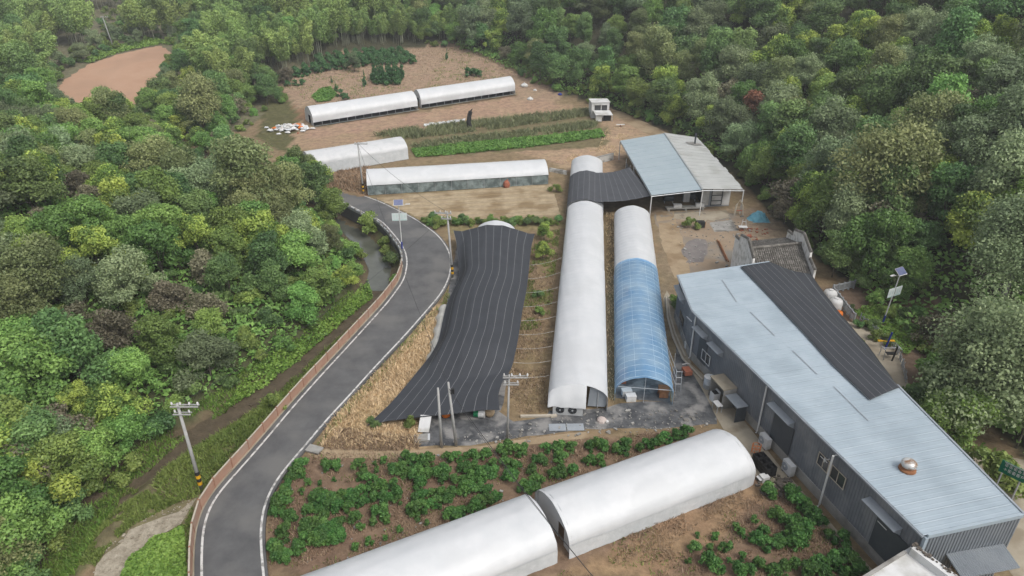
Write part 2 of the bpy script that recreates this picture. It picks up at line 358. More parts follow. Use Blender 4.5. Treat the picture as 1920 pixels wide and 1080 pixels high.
# ================================================================== SETTING
def ground_material():
    m = bpy.data.materials.new('ground'); m.use_nodes = True; n = m.node_tree.nodes; l = m.node_tree.links
    p = n['Principled BSDF']; p.inputs['Roughness'].default_value = 0.95; p.inputs['Specular IOR Level'].default_value = 0.1
    a = n.new('ShaderNodeAttribute'); a.attribute_name = 'soil'
    tc = n.new('ShaderNodeTexCoord')
    n1 = n.new('ShaderNodeTexNoise'); n1.inputs['Scale'].default_value = 0.9; n1.inputs['Detail'].default_value = 9; n1.inputs['Roughness'].default_value = 0.72
    l.new(tc.outputs['Object'], n1.inputs['Vector'])
    mr = n.new('ShaderNodeMapRange'); mr.inputs[1].default_value = 0.3; mr.inputs[2].default_value = 0.7; mr.inputs[3].default_value = 0.6; mr.inputs[4].default_value = 1.38
    l.new(n1.outputs['Fac'], mr.inputs[0])
    h = n.new('ShaderNodeHueSaturation'); l.new(a.outputs['Color'], h.inputs['Color']); l.new(mr.outputs[0], h.inputs['Value'])
    n2 = n.new('ShaderNodeTexNoise'); n2.inputs['Scale'].default_value = 0.25; n2.inputs['Detail'].default_value = 5; l.new(tc.outputs['Object'], n2.inputs['Vector'])
    m2 = n.new('ShaderNodeMapRange'); m2.inputs[3].default_value = 0.48; m2.inputs[4].default_value = 0.525; l.new(n2.outputs['Fac'], m2.inputs[0]); l.new(m2.outputs[0], h.inputs['Hue'])
    l.new(h.outputs[0], p.inputs['Base Color'])
    b = n.new('ShaderNodeBump'); b.inputs['Strength'].default_value = 0.7; b.inputs['Distance'].default_value = 0.25; l.new(n1.outputs['Fac'], b.inputs['Height']); l.new(b.outputs[0], p.inputs['Normal'])
    return m
FIELD = pxpoly([(505,1095),(500,990),(530,900),(590,850),(830,852),(960,840),(1130,822),(1320,800),(1420,870),(1500,935),(1640,1085)], 0)
SOIL = [  # (photo outline of the patch on the ground, colour)
    ([(505,1085),(500,990),(530,900),(590,850),(830,852),(960,840),(1130,822),(1320,800),(1420,880),(1500,935),(1640,1085)], (0.226,0.152,0.104)),
    ([(1065,1060),(1415,915),(1440,935),(1240,1085),(1060,1085)], (0.305,0.201,0.122)),
    ([(600,845),(610,800),(690,715),(770,640),(815,570),(870,570),(800,800),(790,845)], (0.50,0.365,0.215)),
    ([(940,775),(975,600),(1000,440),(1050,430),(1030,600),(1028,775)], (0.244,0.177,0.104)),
    ([(500,260),(545,215),(590,240),(980,185),(1150,210),(1170,330),(1040,300),(770,255),(560,285)], (0.35,0.245,0.16)),
    ([(590,238),(960,180),(1010,180),(1060,205),(880,222),(700,245),(560,262)], (0.365,0.245,0.17)),
    ([(515,150),(640,95),(790,90),(850,70),(1000,135),(1060,190),(970,185),(960,145),(780,170),(590,200),(540,200)], (0.345,0.245,0.17)),
    ([(600,215),(545,195),(520,215),(560,225)], (0.244,0.146,0.091)),
    ([(1130,200),(1250,250),(1170,265),(1170,330),(1060,320),(1010,290),(1140,270)], (0.390,0.275,0.183)),
    ([(700,255),(1110,205),(1140,245),(1140,275),(780,295),(760,280)], (0.183,0.152,0.085)),
    ([(1225,395),(1400,390),(1470,420),(1520,500),(1380,520),(1270,520),(1240,470)], (0.329,0.250,0.171)),
    ([(600,325),(690,300),(690,370),(615,350)], (0.293,0.183,0.104)),
    ([(690,370),(1030,345),(1060,430),(850,435),(800,415)], (0.256,0.207,0.110)),
    ([(1530,540),(1600,520),(1760,560),(1760,640),(1720,760),(1650,700)], (0.183,0.128,0.091)),
    ([(370,930),(395,900),(470,830),(560,745),(640,660),(720,575),(740,545),(712,560),(640,640),(520,735),(430,800),(350,850),(300,930)], (0.140,0.140,0.061)),
    ([(370,930),(355,1085),(60,1085),(190,930),(300,880)], (0.189,0.165,0.091)),
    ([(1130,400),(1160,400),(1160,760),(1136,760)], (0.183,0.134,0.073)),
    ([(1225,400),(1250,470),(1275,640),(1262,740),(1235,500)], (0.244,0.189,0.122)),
    ([(500,170),(480,260),(540,290),(560,215),(540,180)], (0.122,0.116,0.055)),
]
def axis(lo, hi, f0, f1, fine, coarse):
    a = list(np.arange(lo, f0, coarse))+list(np.arange(f0, f1, fine))+list(np.arange(f1, hi+coarse, coarse)); return np.array(a)
gx = axis(-300, 300, -78, 60, 0.85, 4.0); gy = axis(-60, 470, 22, 150, 0.9, 3.0)
GX, GY = np.meshgrid(gx, gy); GZ = height(GX, GY)
GZ = GZ + 0.05*noise2(GX, GY, 0.9, 3)*(np.abs(GZ) > 0.01)
road_z = 0.0
nx, ny = len(gx), len(gy)
V = np.stack([GX, GY, GZ], -1).reshape(-1, 3)
idx = np.arange(nx*ny).reshape(ny, nx)
F = np.stack([idx[:-1,:-1], idx[:-1,1:], idx[1:,1:], idx[1:,:-1]], -1).reshape(-1, 4)
me = bpy.data.meshes.new('ground')
me.vertices.add(len(V)); me.vertices.foreach_set('co', V.astype(np.float32).ravel())
me.loops.add(F.size); me.loops.foreach_set('vertex_index', F.astype(np.int32).ravel())
me.polygons.add(len(F)); me.polygons.foreach_set('loop_start', np.arange(0, F.size, 4, dtype=np.int32)); me.polygons.foreach_set('loop_total', np.full(len(F), 4, np.int32))
me.polygons.foreach_set('use_smooth', [True]*len(F)); me.update(calc_edges=True)
SC = np.empty((nx*ny, 4)); SC[:] = (0.19, 0.14, 0.085, 1)
xx, yy = V[:,0], V[:,1]
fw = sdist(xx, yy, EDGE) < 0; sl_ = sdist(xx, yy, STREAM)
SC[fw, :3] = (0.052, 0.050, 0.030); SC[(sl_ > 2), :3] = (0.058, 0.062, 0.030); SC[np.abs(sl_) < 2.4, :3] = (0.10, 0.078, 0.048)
SC[(sl_ < -2.4) & (sl_ > -5.0) & (yy < 110), :3] = (0.10, 0.105, 0.045)
SC[(xx < -60) & (yy > 150), :3] = (0.13, 0.12, 0.075)
jx, jy = xx+0.9*noise2(xx, yy, 1.3, 1), yy+0.9*noise2(xx, yy, 1.3, 4)
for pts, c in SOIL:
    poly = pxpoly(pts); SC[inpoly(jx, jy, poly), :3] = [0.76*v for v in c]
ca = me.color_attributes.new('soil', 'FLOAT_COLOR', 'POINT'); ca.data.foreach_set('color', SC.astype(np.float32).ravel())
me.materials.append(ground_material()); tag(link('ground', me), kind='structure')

def gheight(X, Y):                                        # height of the built sheet itself
    X = np.atleast_1d(np.asarray(X, float)); Y = np.atleast_1d(np.asarray(Y, float))
    i = np.clip(np.searchsorted(gx, X)-1, 0, nx-2); j = np.clip(np.searchsorted(gy, Y)-1, 0, ny-2)
    u = (X-gx[i])/(gx[i+1]-gx[i]); v = (Y-gy[j])/(gy[j+1]-gy[j])
    return (GZ[j,i]*(1-u)+GZ[j,i+1]*u)*(1-v)+(GZ[j+1,i]*(1-u)+GZ[j+1,i+1]*u)*v
def hz(x, y): return float(gheight(x, y)[0])
height_exact = height
height = gheight
# road: a raised slab with a real edge, white edge lines on it
LEFT = [(378,1100),(377,1020),(383,970),(400,933),(443,887),(493,830),(543,770),(587,720),(658,643),(727,567),(750,535),(757,527),(764,493),(760,470),(747,450),(717,415),(670,393),(640,377),(598,362),(540,345)]
RIGHT = [(495,1100),(487,1020),(487,973),(497,933),(520,893),(567,840),(617,780),(640,757),(700,690),(760,627),(827,550),(842,520),(846,490),(840,467),(820,440),(777,410),(710,377),(660,360),(612,348),(560,335)]
ROADZ = 0.30
def smooth_line(pts, n):
    P = np.array([at(x, y, ROADZ)[:2] for x, y in pts]); s = np.r_[0, np.cumsum(np.hypot(*np.diff(P, axis=0).T))]
    t = np.linspace(0, s[-1], n); Q = np.stack([np.interp(t, s, P[:,0]), np.interp(t, s, P[:,1])], 1)
    for _ in range(10): Q[1:-1] = 0.25*Q[:-2]+0.5*Q[1:-1]+0.25*Q[2:]
    return Q
NR = 150
def offs(Q, d):
    T = np.gradient(Q, axis=0); T /= np.linalg.norm(T, axis=1)[:,None]; return Q+d*np.stack([-T[:,1], T[:,0]], 1)
QL, QR = smooth_line(LEFT, NR), smooth_line(RIGHT, NR)
QLo, QRo = offs(QL, 0.55), offs(QR, -0.35)
# carry the slab on below the frame towards the viewer
def ext(Q): return np.vstack([Q[0]+(Q[0]-Q[3])/np.linalg.norm(Q[0]-Q[3])*16, Q])
QL, QR, QLo, QRo = map(ext, (QL, QR, QLo, QRo))
rm = MB(); rows = []
for i in range(len(QL)):
    a, b = QLo[i], QRo[i]
    rz = ROADZ + max(0, hz(*(0.5*(a+b))))*0
    rows.append([(a[0],a[1],-2.0),(a[0],a[1],rz)]+[tuple((1-t)*a+t*b)+(rz+0.03*math.sin(math.pi*t),) for t in (0.25,0.5,0.75)]+[(b[0],b[1],rz),(b[0],b[1],-0.8)])
rm.grid([[p for p in r][::-1] for r in rows]); tag(rm.build('road', M['asphalt'], smooth=False), kind='structure')
def strip(name, Q0, Q1, z0, z1, m, lift=0.0):
    mb = MB(); mb.grid([[(b[0],b[1],z1+lift),(a[0],a[1],z0+lift)] for a, b in zip(Q0, Q1)]); return tag(mb.build(name, m), kind='structure')
def crown(Q, A, B):                                       # height of the slab under a line
    W = np.linalg.norm(B-A, axis=1); t = np.linalg.norm(Q-A, axis=1)/W
    return ROADZ + 0.03*np.sin(np.pi*np.clip(t, 0, 1))
for Q, d, nm in ((QL, -0.02, 'edge_line'), (QR, -0.05, 'edge_line')):
    a, b = offs(Q, d+0.09), offs(Q, d-0.09)
    mb = MB(); za, zb = crown(a, QLo, QRo), crown(b, QLo, QRo)
    mb.grid([[(b[i][0],b[i][1],zb[i]+0.012),(a[i][0],a[i][1],za[i]+0.012)] for i in range(len(a))]); tag(mb.build(nm, M['line']), kind='structure')

# stream
SW = np.array(STREAM); ss = np.r_[0, np.cumsum(np.hypot(*np.diff(SW, axis=0).T))]; tt = np.linspace(0, ss[-1], 90)
SQ = np.stack([np.interp(tt, ss, SW[:,0]), np.interp(tt, ss, SW[:,1])], 1)
mb = MB(); a, b = offs(SQ, 1.95), offs(SQ, -1.95)
mb.grid([[(q[0],q[1],-2.22),(p[0],p[1],-2.22)] for p, q in zip(a, b)]); 
st = mb.build('stream_bed', M['streambed']); tag(st, kind='structure')
k = [i for i in range(90) if 82 < SQ[i][1] < 112]
a, b = offs(SQ, 1.5), offs(SQ, -1.7); mb = MB()
mb.grid([[(b[i][0],b[i][1],-2.17),(a[i][0],a[i][1],-2.17)] for i in k]); tag(mb.build('stream', M['water']), kind='structure')

# sheets on the ground
drape('dirt_path', pxpoly([(572,842),(600,836),(700,843),(760,846),(830,842),(900,836),(960,826),(1040,815),(1130,806),(1135,817),(1040,828),(960,840),(880,852),(760,861),(650,858),(585,858)], 0), M['path'], 0.02, jitter=0.12)
drape('weed_mat', pxpoly([(782,838),(800,800),(850,778),(935,770),(960,790),(1026,782),(1030,770),(1137,764),(1160,755),(1262,752),(1262,690),(1270,650),(1300,695),(1335,760),(1345,795),(1250,803),(1100,806),(960,822),(880,834)], 0), M['weedmat'], 0.012, jitter=0.15)
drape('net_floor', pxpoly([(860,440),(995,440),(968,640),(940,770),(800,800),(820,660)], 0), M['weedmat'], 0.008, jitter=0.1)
drape('concrete_path', pxpoly([(1243,560),(1250,545),(1268,575),(1283,640),(1296,684),(1330,712),(1400,795),(1460,872),(1530,950),(1650,1085),(1700,1140),(1665,1140),(1610,1065),(1500,945),(1470,925),(1400,880),(1345,785),(1312,722),(1270,655)], 0), M['concrete_tan'], 0.03, jitter=0.03)
drape('yard', pxpoly([(1226,402),(1330,395),(1395,405),(1420,440),(1390,500),(1350,515),(1275,520),(1255,490),(1236,440)], 0), M['yard'], 0.012, jitter=0.25)
drape('yard_track', pxpoly([(1228,400),(1262,395),(1278,440),(1295,500),(1290,525),(1262,520),(1245,470)], 0), M['path'], 0.018, jitter=0.2)
drape('concrete_pad', pxpoly([(1265,402),(1362,396),(1368,408),(1330,416),(1300,416),(1262,410)], 0), M['concrete_tan'], 0.022, jitter=0.05)
drape('broken_slab', pxpoly([(1330,417),(1372,413),(1385,432),(1338,436)], 0), M['concrete'], 0.03, jitter=0.2)
drape('ash_patch', pxpoly([(1283,455),(1300,446),(1322,450),(1330,475),(1318,490),(1290,492),(1280,478)], 0), mat('ash', (0.17,0.155,0.15), (0.25,0.225,0.21), 0.6, 0.95, 0.3, 5), 0.024, jitter=0.35)
drape('far_track', pxpoly([(1145,203),(1172,212),(1250,248),(1225,256),(1190,240),(1148,215)]), M['path'], 0.03, jitter=0.25)
drape('tilled_field', pxpoly([(700,370),(1033,344),(1051,404),(905,412),(795,412)]), M['tilled'], 0.03, jitter=0.1)
drape('clay_field', pxpoly([(100,215),(97,180),(120,150),(165,122),(230,100),(300,86),(325,100),(310,125),(290,160),(230,215),(160,240)]), M['clay'], 0.06, step=4, jitter=0.5)
drape('valley_field', pxpoly([(-30,40),(28,8),(28,30),(10,38),(-30,60)]), M['clay'], 0.06, step=6, jitter=0.4)
drape('gravel_path', pxpoly([(345,955),(365,930),(362,952),(340,980),(290,1003),(245,1045),(225,1095),(170,1095),(205,1035),(255,990)]), M['gravel'], 0.03, jitter=0.45)
drape('terrace', pxpoly([(1565,610),(1590,602),(1640,620),(1690,665),(1705,730),(1640,760),(1600,700)], 0), M['concrete_tan'], 0.02, jitter=0.05)
drape('forecourt', [(36.5,20),(47,24),(47,46),(40,48),(36.6,40)], M['concrete_tan'], 0.02, jitter=0.05)
# furrow ridges in the tilled field
for k, t in enumerate(np.linspace(0.08, 0.95, 7)):
    a = gr(700+95*t, 370+42*t); b = gr(1033+18*t, 344+60*t)
    mb = MB(); P = []
    for i in range(60):
        u = i/59; c = a*(1-u)+b*u; wv = 0.05*math.sin(i*1.7+k)+0.04*math.sin(i*0.6)
        n_ = np.array([0.0,1.0,0]); P.append([tuple(c-n_*0.45+np.array([0,wv,0.02])), tuple(c-n_*0.15+np.array([0,wv,0.22])), tuple(c+n_*0.15+np.array([0,wv,0.22])), tuple(c+n_*0.45+np.array([0,wv,0.02]))])
    mb.grid(P); tag(mb.build('furrow_ridge', M['tilled'], smooth=True), kind='structure')

# ================================================================== GREENHOUSES
def arch_profile(wd, ht, hs, n=22, pw=2.15, rise=0.17):
    pts = [(-wd/2, 0.0), (-wd/2-0.02, hs*0.5), (-wd/2+0.01, hs)]
    for i in range(1, n):
        t = math.pi*i/n; x = -math.cos(t); y = (1-abs(x)**pw)**(1/pw*1.05)
        y = y*(1-rise)+rise*(1-abs(x)); pts.append((x*wd/2, hs+(ht-hs)*y))
    return pts+[(wd/2-0.01, hs), (wd/2+0.02, hs*0.5), (wd/2, 0.0)]
class Tunnel:
    def __init__(s, name, label, A, B, wd, ht, hs, group=None):
        s.A, s.B = np.array([A[0],A[1],hz(A[0],A[1])]), np.array([B[0],B[1],hz(B[0],B[1])])
        s.L = np.linalg.norm((s.B-s.A)[:2]); s.d = (s.B-s.A)/s.L; s.n = np.array([s.d[1], -s.d[0], 0])   # n: to the right of A->B
        s.wd, s.ht, s.hs = wd, ht, hs; s.prof = arch_profile(wd, ht, hs)
        s.t = thing(name, label, 'greenhouse', s.A, group)
    def pt(s, u, x, z): return s.A+s.d*u+s.n*x+np.array([0,0,z])
    def cover(s, name, m, u0, u1, skip=0, grow=0.0, rib=1.0, amp=0.018, seed=0, sub=5, parent=None, droop=0.0):
        rng = np.random.default_rng(seed); N = max(4, int((u1-u0)/rib*sub)); pr = s.prof[:]
        if skip: pr = [p for p in pr if p[1] >= skip-1e-6 or p[0] < 0]+([(s.wd/2+0.02, skip)] if skip < s.hs else [])     # open strip on the right side
        ph = rng.uniform(0, 6, 6); P = []
        for i in range(N+1):
            u = u0+(u1-u0)*i/N; row = []
            for j, (x, z) in enumerate(pr):
                k = abs(math.sin(math.pi*u/rib))                     # film sags between the hoops
                g = grow-amp*k*(0.4+0.6*math.sin(1.1*u+0.8*j+ph[0])**2)
                g += 0.012*math.sin(0.7*u+1.9*j+ph[1])
                r = math.hypot(x, z-0.4)+1e-6
                row.append(s.pt(u, x*(1+g/r), max(0.02, z*(1+g/r)+(-0.05*droop*math.sin(math.pi*(u-u0)/(u1-u0))))))
            P.append(row)
        mb = MB(); mb.grid(P); return mb.build(name, m, parent or s.t, smooth=True)
    def end(s, u, name='end_wall', m=None, door=None, bulge=0.05, sign=1):
        pr = s.prof; mb = MB()
        # outline down to the ground, with an opening when asked for
        if door is None:
            c = s.pt(u+sign*bulge, 0, s.ht*0.45); vs = [s.pt(u, x, max(z,0.0)) for x, z in pr]+[c]
            mb.add(vs, [(i, i+1, len(vs)-1) for i in range(len(vs)-2)]+[(len(vs)-2, 0, len(vs)-1)])
        else:
            x0, x1, zt = door
            L_ = [(x, z) for x, z in pr if x <= x0]; R_ = [(x, z) for x, z in pr if x >= x1]
            T_ = [(x, z) for x, z in pr if x0 <= x <= x1]
            zl = np.interp(x0, [p[0] for p in pr[3:-3]], [p[1] for p in pr[3:-3]]); zr = np.interp(x1, [p[0] for p in pr[3:-3]], [p[1] for p in pr[3:-3]])
            for poly in ([(x0,0)]+L_+[(x0,zl)], [(x1,zr)]+R_+[(x1,0)], [(x0,zt),(x0,zl)]+T_+[(x1,zr),(x1,zt)]):
                vs = [s.pt(u, x, z) for x, z in poly]; mb.add(vs, [tuple(range(len(vs)))])
        return mb.build(name, m or M['film'], s.t)
    def hoop(s, u, r=0.03, m=None, grow=-0.03):
        mb = MB(); mb.tube([s.pt(u, x*(1+grow/ (s.wd/2)), max(0.0, z+grow)) for x, z in s.prof], r, 5); return mb.build('hoop', m or M['steel'], s.t)
    def rails(s):
        for x, z in ((0, s.ht-0.09), ):
            mb = MB(); mb.tube([s.pt(0.1, x, z), s.pt(s.L-0.1, x, z)], 0.03, 5); mb.build('ridge_pipe', M['steel'], s.t)
    def skirt(s, m, side=1, zt=None, u0=0, u1=None, out=0.03):
        u1 = u1 or s.L; zt = zt or s.hs*1.0; N = int((u1-u0)*3); P = []
        for i in range(N+1):
            u = u0+(u1-u0)*i/N; w_ = 0.02*math.sin(u*2.1)+0.015*math.sin(u*5.3)
            P.append([s.pt(u, side*(s.wd/2+out+0.02+w_), 0.0), s.pt(u, side*(s.wd/2+out+w_*0.6), zt*0.5), s.pt(u, side*(s.wd/2+out), zt+0.04*math.sin(u*1.3))])
        mb = MB(); mb.grid(P); return mb.build('side_film', m, s.t, smooth=True)
def axis_pts(pa, za, pb, zb): return at(pa[0], pa[1], za)[:2], at(pb[0], pb[1], zb)[:2]
# front pair beside the road field
A, B = axis_pts((990,930), 3.1, (585,1078), 3.1); d = (B-A)/np.linalg.norm(B-A); Lf = np.linalg.norm(B-A)+2.5
A = at(1044,1054,0)[:2]+np.array([d[1], -d[0]])*2.82; B = A+d*Lf
t = Tunnel('greenhouse', 'white film greenhouse tunnel running from the shrub field to the road bend', A, B, 5.7, 3.1, 1.3)
t.cover('cover', M['film'], 0, t.L, seed=1, amp=0.012); t.end(0.02, sign=-1); t.end(t.L-0.02); t.skirt(M['film_skirt'], -1); t.rails()
for u in (0.05, t.L-0.05): t.hoop(u)
a_, b_ = at(1066,1047,0)[:2], at(1414,909,0)[:2]; d = (b_-a_)/np.linalg.norm(b_-a_); nn = np.array([-d[1], d[0]]); A, B = a_+nn*2.82, b_+nn*2.82
t = Tunnel('greenhouse', 'white film greenhouse tunnel with its closed end beside the grey shed', A, B, 5.7, 3.2, 1.3)
t.cover('cover', M['film'], 0, t.L-0.55, seed=2, amp=0.012); t.end(0.25, door=(0.7,1.6,1.75), m=M['film']); t.skirt(M['film_skirt'], 1, u1=t.L-0.55); t.rails()
# rounded closed end
P = []
for i in range(9):
    a = math.pi/2*i/8; u = t.L-0.55+0.6*math.sin(a); sc = 0.86+0.14*math.cos(a)
    P.append([t.pt(u, x*(0.93+0.07*math.cos(a)), z*sc) for x, z in t.prof])
mb = MB(); mb.grid(P); vs = P[-1]; mb.add(vs, [tuple(range(len(vs)))]); mb.build('end_cap', M['film'], t.t, smooth=True)
for u in (0.05, 0.3): t.hoop(u)
# long central tunnel: two covers lapped at a seam
A = at(1082,768,0)[:2]; B = at(1098,377,3.1)[:2]; s490 = at(1090,489,3.1)[:2]
t = Tunnel('greenhouse', 'long white film tunnel with twin cooling fans at its end', A, B, 5.75, 3.1, 1.5); TC = t
us = np.linalg.norm(s490-A)
c1 = t.cover('cover', M['film'], -0.1, us, seed=3, amp=0.01, grow=0.03); t.cover('cover', M['film'], us-0.4, t.L, seed=4, amp=0.014)
t.rails()
for u in (0.0, us, t.L-0.05): t.hoop(u)
# front: film sheet hanging over the left two thirds, grey board door on the right
mb = MB(); pr = [p for p in t.prof if p[0] <= 0.9]
# n points right of A->B, which is the viewer's right as well
top = [(x, z) for x, z in t.prof if -2.86 <= x <= 1.0 and z > 1.2]
P = [[t.pt(-0.10, x*1.005, z+0.03) for x, z in top], [t.pt(-0.55-0.03*math.sin(3*x), x, 1.2+(z-1.2)*0.62) for x, z in top], [t.pt(-1.05-0.05*math.sin(4*x), x, 1.2) for x, z in top], [t.pt(-1.08-0.05*math.sin(4*x), x, 0.98+0.06*math.sin(5*x)) for x, z in top]]
mb.grid(P); mb.build('front_flap', M['film'], t.t, smooth=True)
mb = MB(); poly = [(1.0, 0.35)]+[(x*0.97, z*0.97) for x, z in t.prof if x >= 0.95 and z > 0.3]+[(2.7, 0.35)]
vs = [t.pt(0.25, x, z) for x, z in poly]; mb.add(vs, [tuple(range(len(vs)))]); mb.build('end_panel', M['trim'], t.t)
mb = MB(); mb.box(t.pt(0.19, 1.95, 1.2), (0.06, 0.05, 1.9)); mb.build('end_post', M['steel'], t.t)
mb = MB(); mb.box(t.pt(-0.72, -0.9, 0.62), (2.9, 0.5, 1.24), math.atan2(t.d[1], t.d[0])-math.pi/2); mb.build('fan_wall', mat('fan_wall', (0.44,0.45,0.45), (0.52,0.53,0.53), 1.0, 0.6), t.t)
for sx in (-1.35, -0.15):
    c = t.pt(-0.9, sx-0.3, 0.62); f0 = t.pt(-1.0, sx-0.3, 0.62)
    mb = MB(); mb.tube([c, f0], 0.42, 20); fan = mb.build('fan', M['black'], t.t)
    mb = MB(); mb.tube([t.pt(-1.01, sx-0.3, 0.62), t.pt(-1.06, sx-0.3, 0.62)], 0.09, 10); mb.build('hub', M['steel'], fan)
    for k in range(5):
        a = 2*math.pi*k/5; mb = MB()
        q = [t.pt(-1.01-(0.02 if j in (1,2) else 0), sx-0.3+rr*math.cos(a+da)*0.95, 0.62+rr*math.sin(a+da)*0.95) for j, (rr, da) in enumerate(((0.08,-0.3),(0.42,-0.2),(0.42,0.25),(0.08,0.4)))]
        mb.add(q, [(0,1,2,3)]); mb.build('blade', M['door_dark'], fan)
# beyond the shade net: short tunnel
A = at(1094,372,3.1)[:2]; B = at(1101,297,3.1)[:2]
d = (np.array(at(1098,377,3.1)[:2])-np.array(at(1082,768,0)[:2])); d /= np.linalg.norm(d)
A2 = np.array(at(1098,377,3.1)[:2])+d*0.9; B2 = A2+d*np.linalg.norm(np.array(B)-A2)
t = Tunnel('greenhouse', 'white film tunnel half covered by the black net at the canopy shed', A2, B2, 5.9, 3.1, 1.5); TN = t
t.cover('cover', M['film'], 0, t.L, seed=5, amp=0.014); t.end(t.L); t.end(0.05, sign=-1); t.rails(); t.hoop(0.02)
# blue tunnel
A = at(1206,753,0)[:2]; B = at(1187,385,3.1)[:2]; s = at(1190,484,3.1)[:2]
t = Tunnel('greenhouse', 'greenhouse tunnel with blue see-through film over its front half', A, B, 5.6, 3.1, 1.3); TB = t
us = np.linalg.norm(np.array(s)-A)
bm_ = bpy.data.materials.new('blue_film'); bm_.use_nodes = True; n = bm_.node_tree.nodes; l = bm_.node_tree.links; p = n['Principled BSDF']
tc = n.new('ShaderNodeTexCoord'); no = n.new('ShaderNodeTexNoise'); no.inputs['Scale'].default_value = 0.45; no.inputs['Detail'].default_value = 6; l.new(tc.outputs['Object'], no.inputs['Vector'])
rp = n.new('ShaderNodeValToRGB'); rp.color_ramp.elements[0].color = (0.20,0.40,0.64,1); rp.color_ramp.elements[1].color = (0.42,0.60,0.76,1); rp.color_ramp.elements[0].position = 0.35; rp.color_ramp.elements[1].position = 0.7
l.new(no.outputs['Fac'], rp.inputs[0]); l.new(rp.outputs[0], p.inputs['Base Color']); p.inputs['Roughness'].default_value = 0.3; p.inputs['Specular IOR Level'].default_value = 0.6
tp = n.new('ShaderNodeBsdfTransparent'); tp.inputs[0].default_value = (0.55,0.78,0.98,1); ms = n.new('ShaderNodeMixShader'); ms.inputs[0].default_value = 0.5
l.new(p.outputs[0], ms.inputs[1]); l.new(tp.outputs[0], ms.inputs[2]); l.new(ms.outputs[0], n['Material Output'].inputs[0])
M['bluefilm'] = bm_; M['hoop_pale'] = mat('hoop_pale', (0.55,0.68,0.80), (0.62,0.73,0.84), 2, 0.5)
t.cover('blue_cover', bm_, -0.3, us, seed=6, grow=0.03, amp=0.02); t.cover('cover', M['film'], us-0.4, t.L, seed=7, amp=0.03)
t.end(t.L-0.02); t.rails()
for u in np.arange(0.0, us+0.5, 1.0): t.hoop(u, 0.016, M['hoop_pale'], grow=0.03)
for xx_ in (-2.0, -1.0, 1.0, 2.0):
    zz_ = np.interp(xx_, [p[0] for p in t.prof[3:-3]], [p[1] for p in t.prof[3:-3]]); mb = MB(); mb.tube([t.pt(0, xx_, zz_+0.03), t.pt(us, xx_, zz_+0.03)], 0.01, 4); mb.build('purlin', M['hoop_pale'], t.t)
mb = MB(); mb.tube([t.pt(-0.1, -2.6, 1.7), t.pt(-0.1, 2.6, 1.7)], 0.03, 6); mb.build('tie_bar', M['steel'], t.t)
mb = MB(); mb.tube([t.pt(-0.1, 0, 0), t.pt(-0.1, 0, 3.05)], 0.03, 6); mb.build('post', M['steel'], t.t)
fl = MB(); fl.grid([[t.pt(u, x, 0.03) for x in (-2.7, 0, 2.7)] for u in np.linspace(0.2, us, 6)]); tag(fl.build('floor_sheet', M['weedmat']), kind='structure')
# things inside the blue tunnel, showing through
for k, (u, x, m_, nm, lb) in enumerate([(3.5,-2.0,'red','crate_stack','red-brown crate stack by the left hoops inside the blue tunnel mouth'),(1.2,2.0,'rust','wooden_bench','rusty brown bench at the open mouth of the blue tunnel'),
        (18,-1.5,'red','crate_stack','reddish crate stack half way along inside the blue tunnel'),(22,-1.4,'orange','crate_stack','orange crate stack deep inside the blue tunnel')]):
    c = t.pt(u, x, 0); g = thing(nm, lb, 'crates' if 'crate' in nm else 'bench', c); rz = math.atan2(t.d[1], t.d[0])
    if 'crate' in nm:
        for j in range(3): mb = MB(); mb.box(c+np.array([0.03*j,0,0.2+0.37*j]), (0.9 if k else 1.6, 0.7, 0.33), rz); mb.build('crate', M[m_], g)
    else:
        mb = MB(); mb.box(c+np.array([0,0,0.95]), (1.1,1.0,0.08), rz); mb.build('bench_top', M[m_], g)
        mb = MB(); mb.box(c+np.array([0,0,0.5]), (0.95,0.8,0.8), rz); mb.build('bench_side', M[m_], g)
        for sx, sy in ((-1,-1),(1,-1),(1,1),(-1,1)): mb = MB(); mb.box(c+np.array([sx*0.42,sy*0.4,0.45]), (0.07,0.07,0.9), rz); mb.build('leg', M['rust'], g)
for k, (u, x, lb) in enumerate([(0.9,-1.65,'white box with a dark slot in the blue tunnel mouth, behind its twin'),(0.1,-1.25,'white box in front of its twin at the blue tunnel mouth')]):
    c = t.pt(u, x, 0); g = thing('storage_box', lb, 'box', c); mb = MB(); mb.box(c+np.array([0,0,0.3]), (0.95,0.65,0.6), 0.1); mb.build('body', M['white'], g); mb = MB(); mb.box(c+np.array([0,0,0.63]), (1.0,0.7,0.07), 0.1); mb.build('lid', M['white'], g)
# tunnel under the big shade net
A = at(876,778,0)[:2]; B = at(930,413,3.1)[:2]
t = Tunnel('greenhouse', 'white tunnel buried under the big black shade net, only its far end showing', A, B, 5.7, 3.1, 1.5); TS = t
t.cover('cover', M['film'], 9.5, t.L, seed=8, amp=0.014); t.end(t.L); t.hoop(9.5)
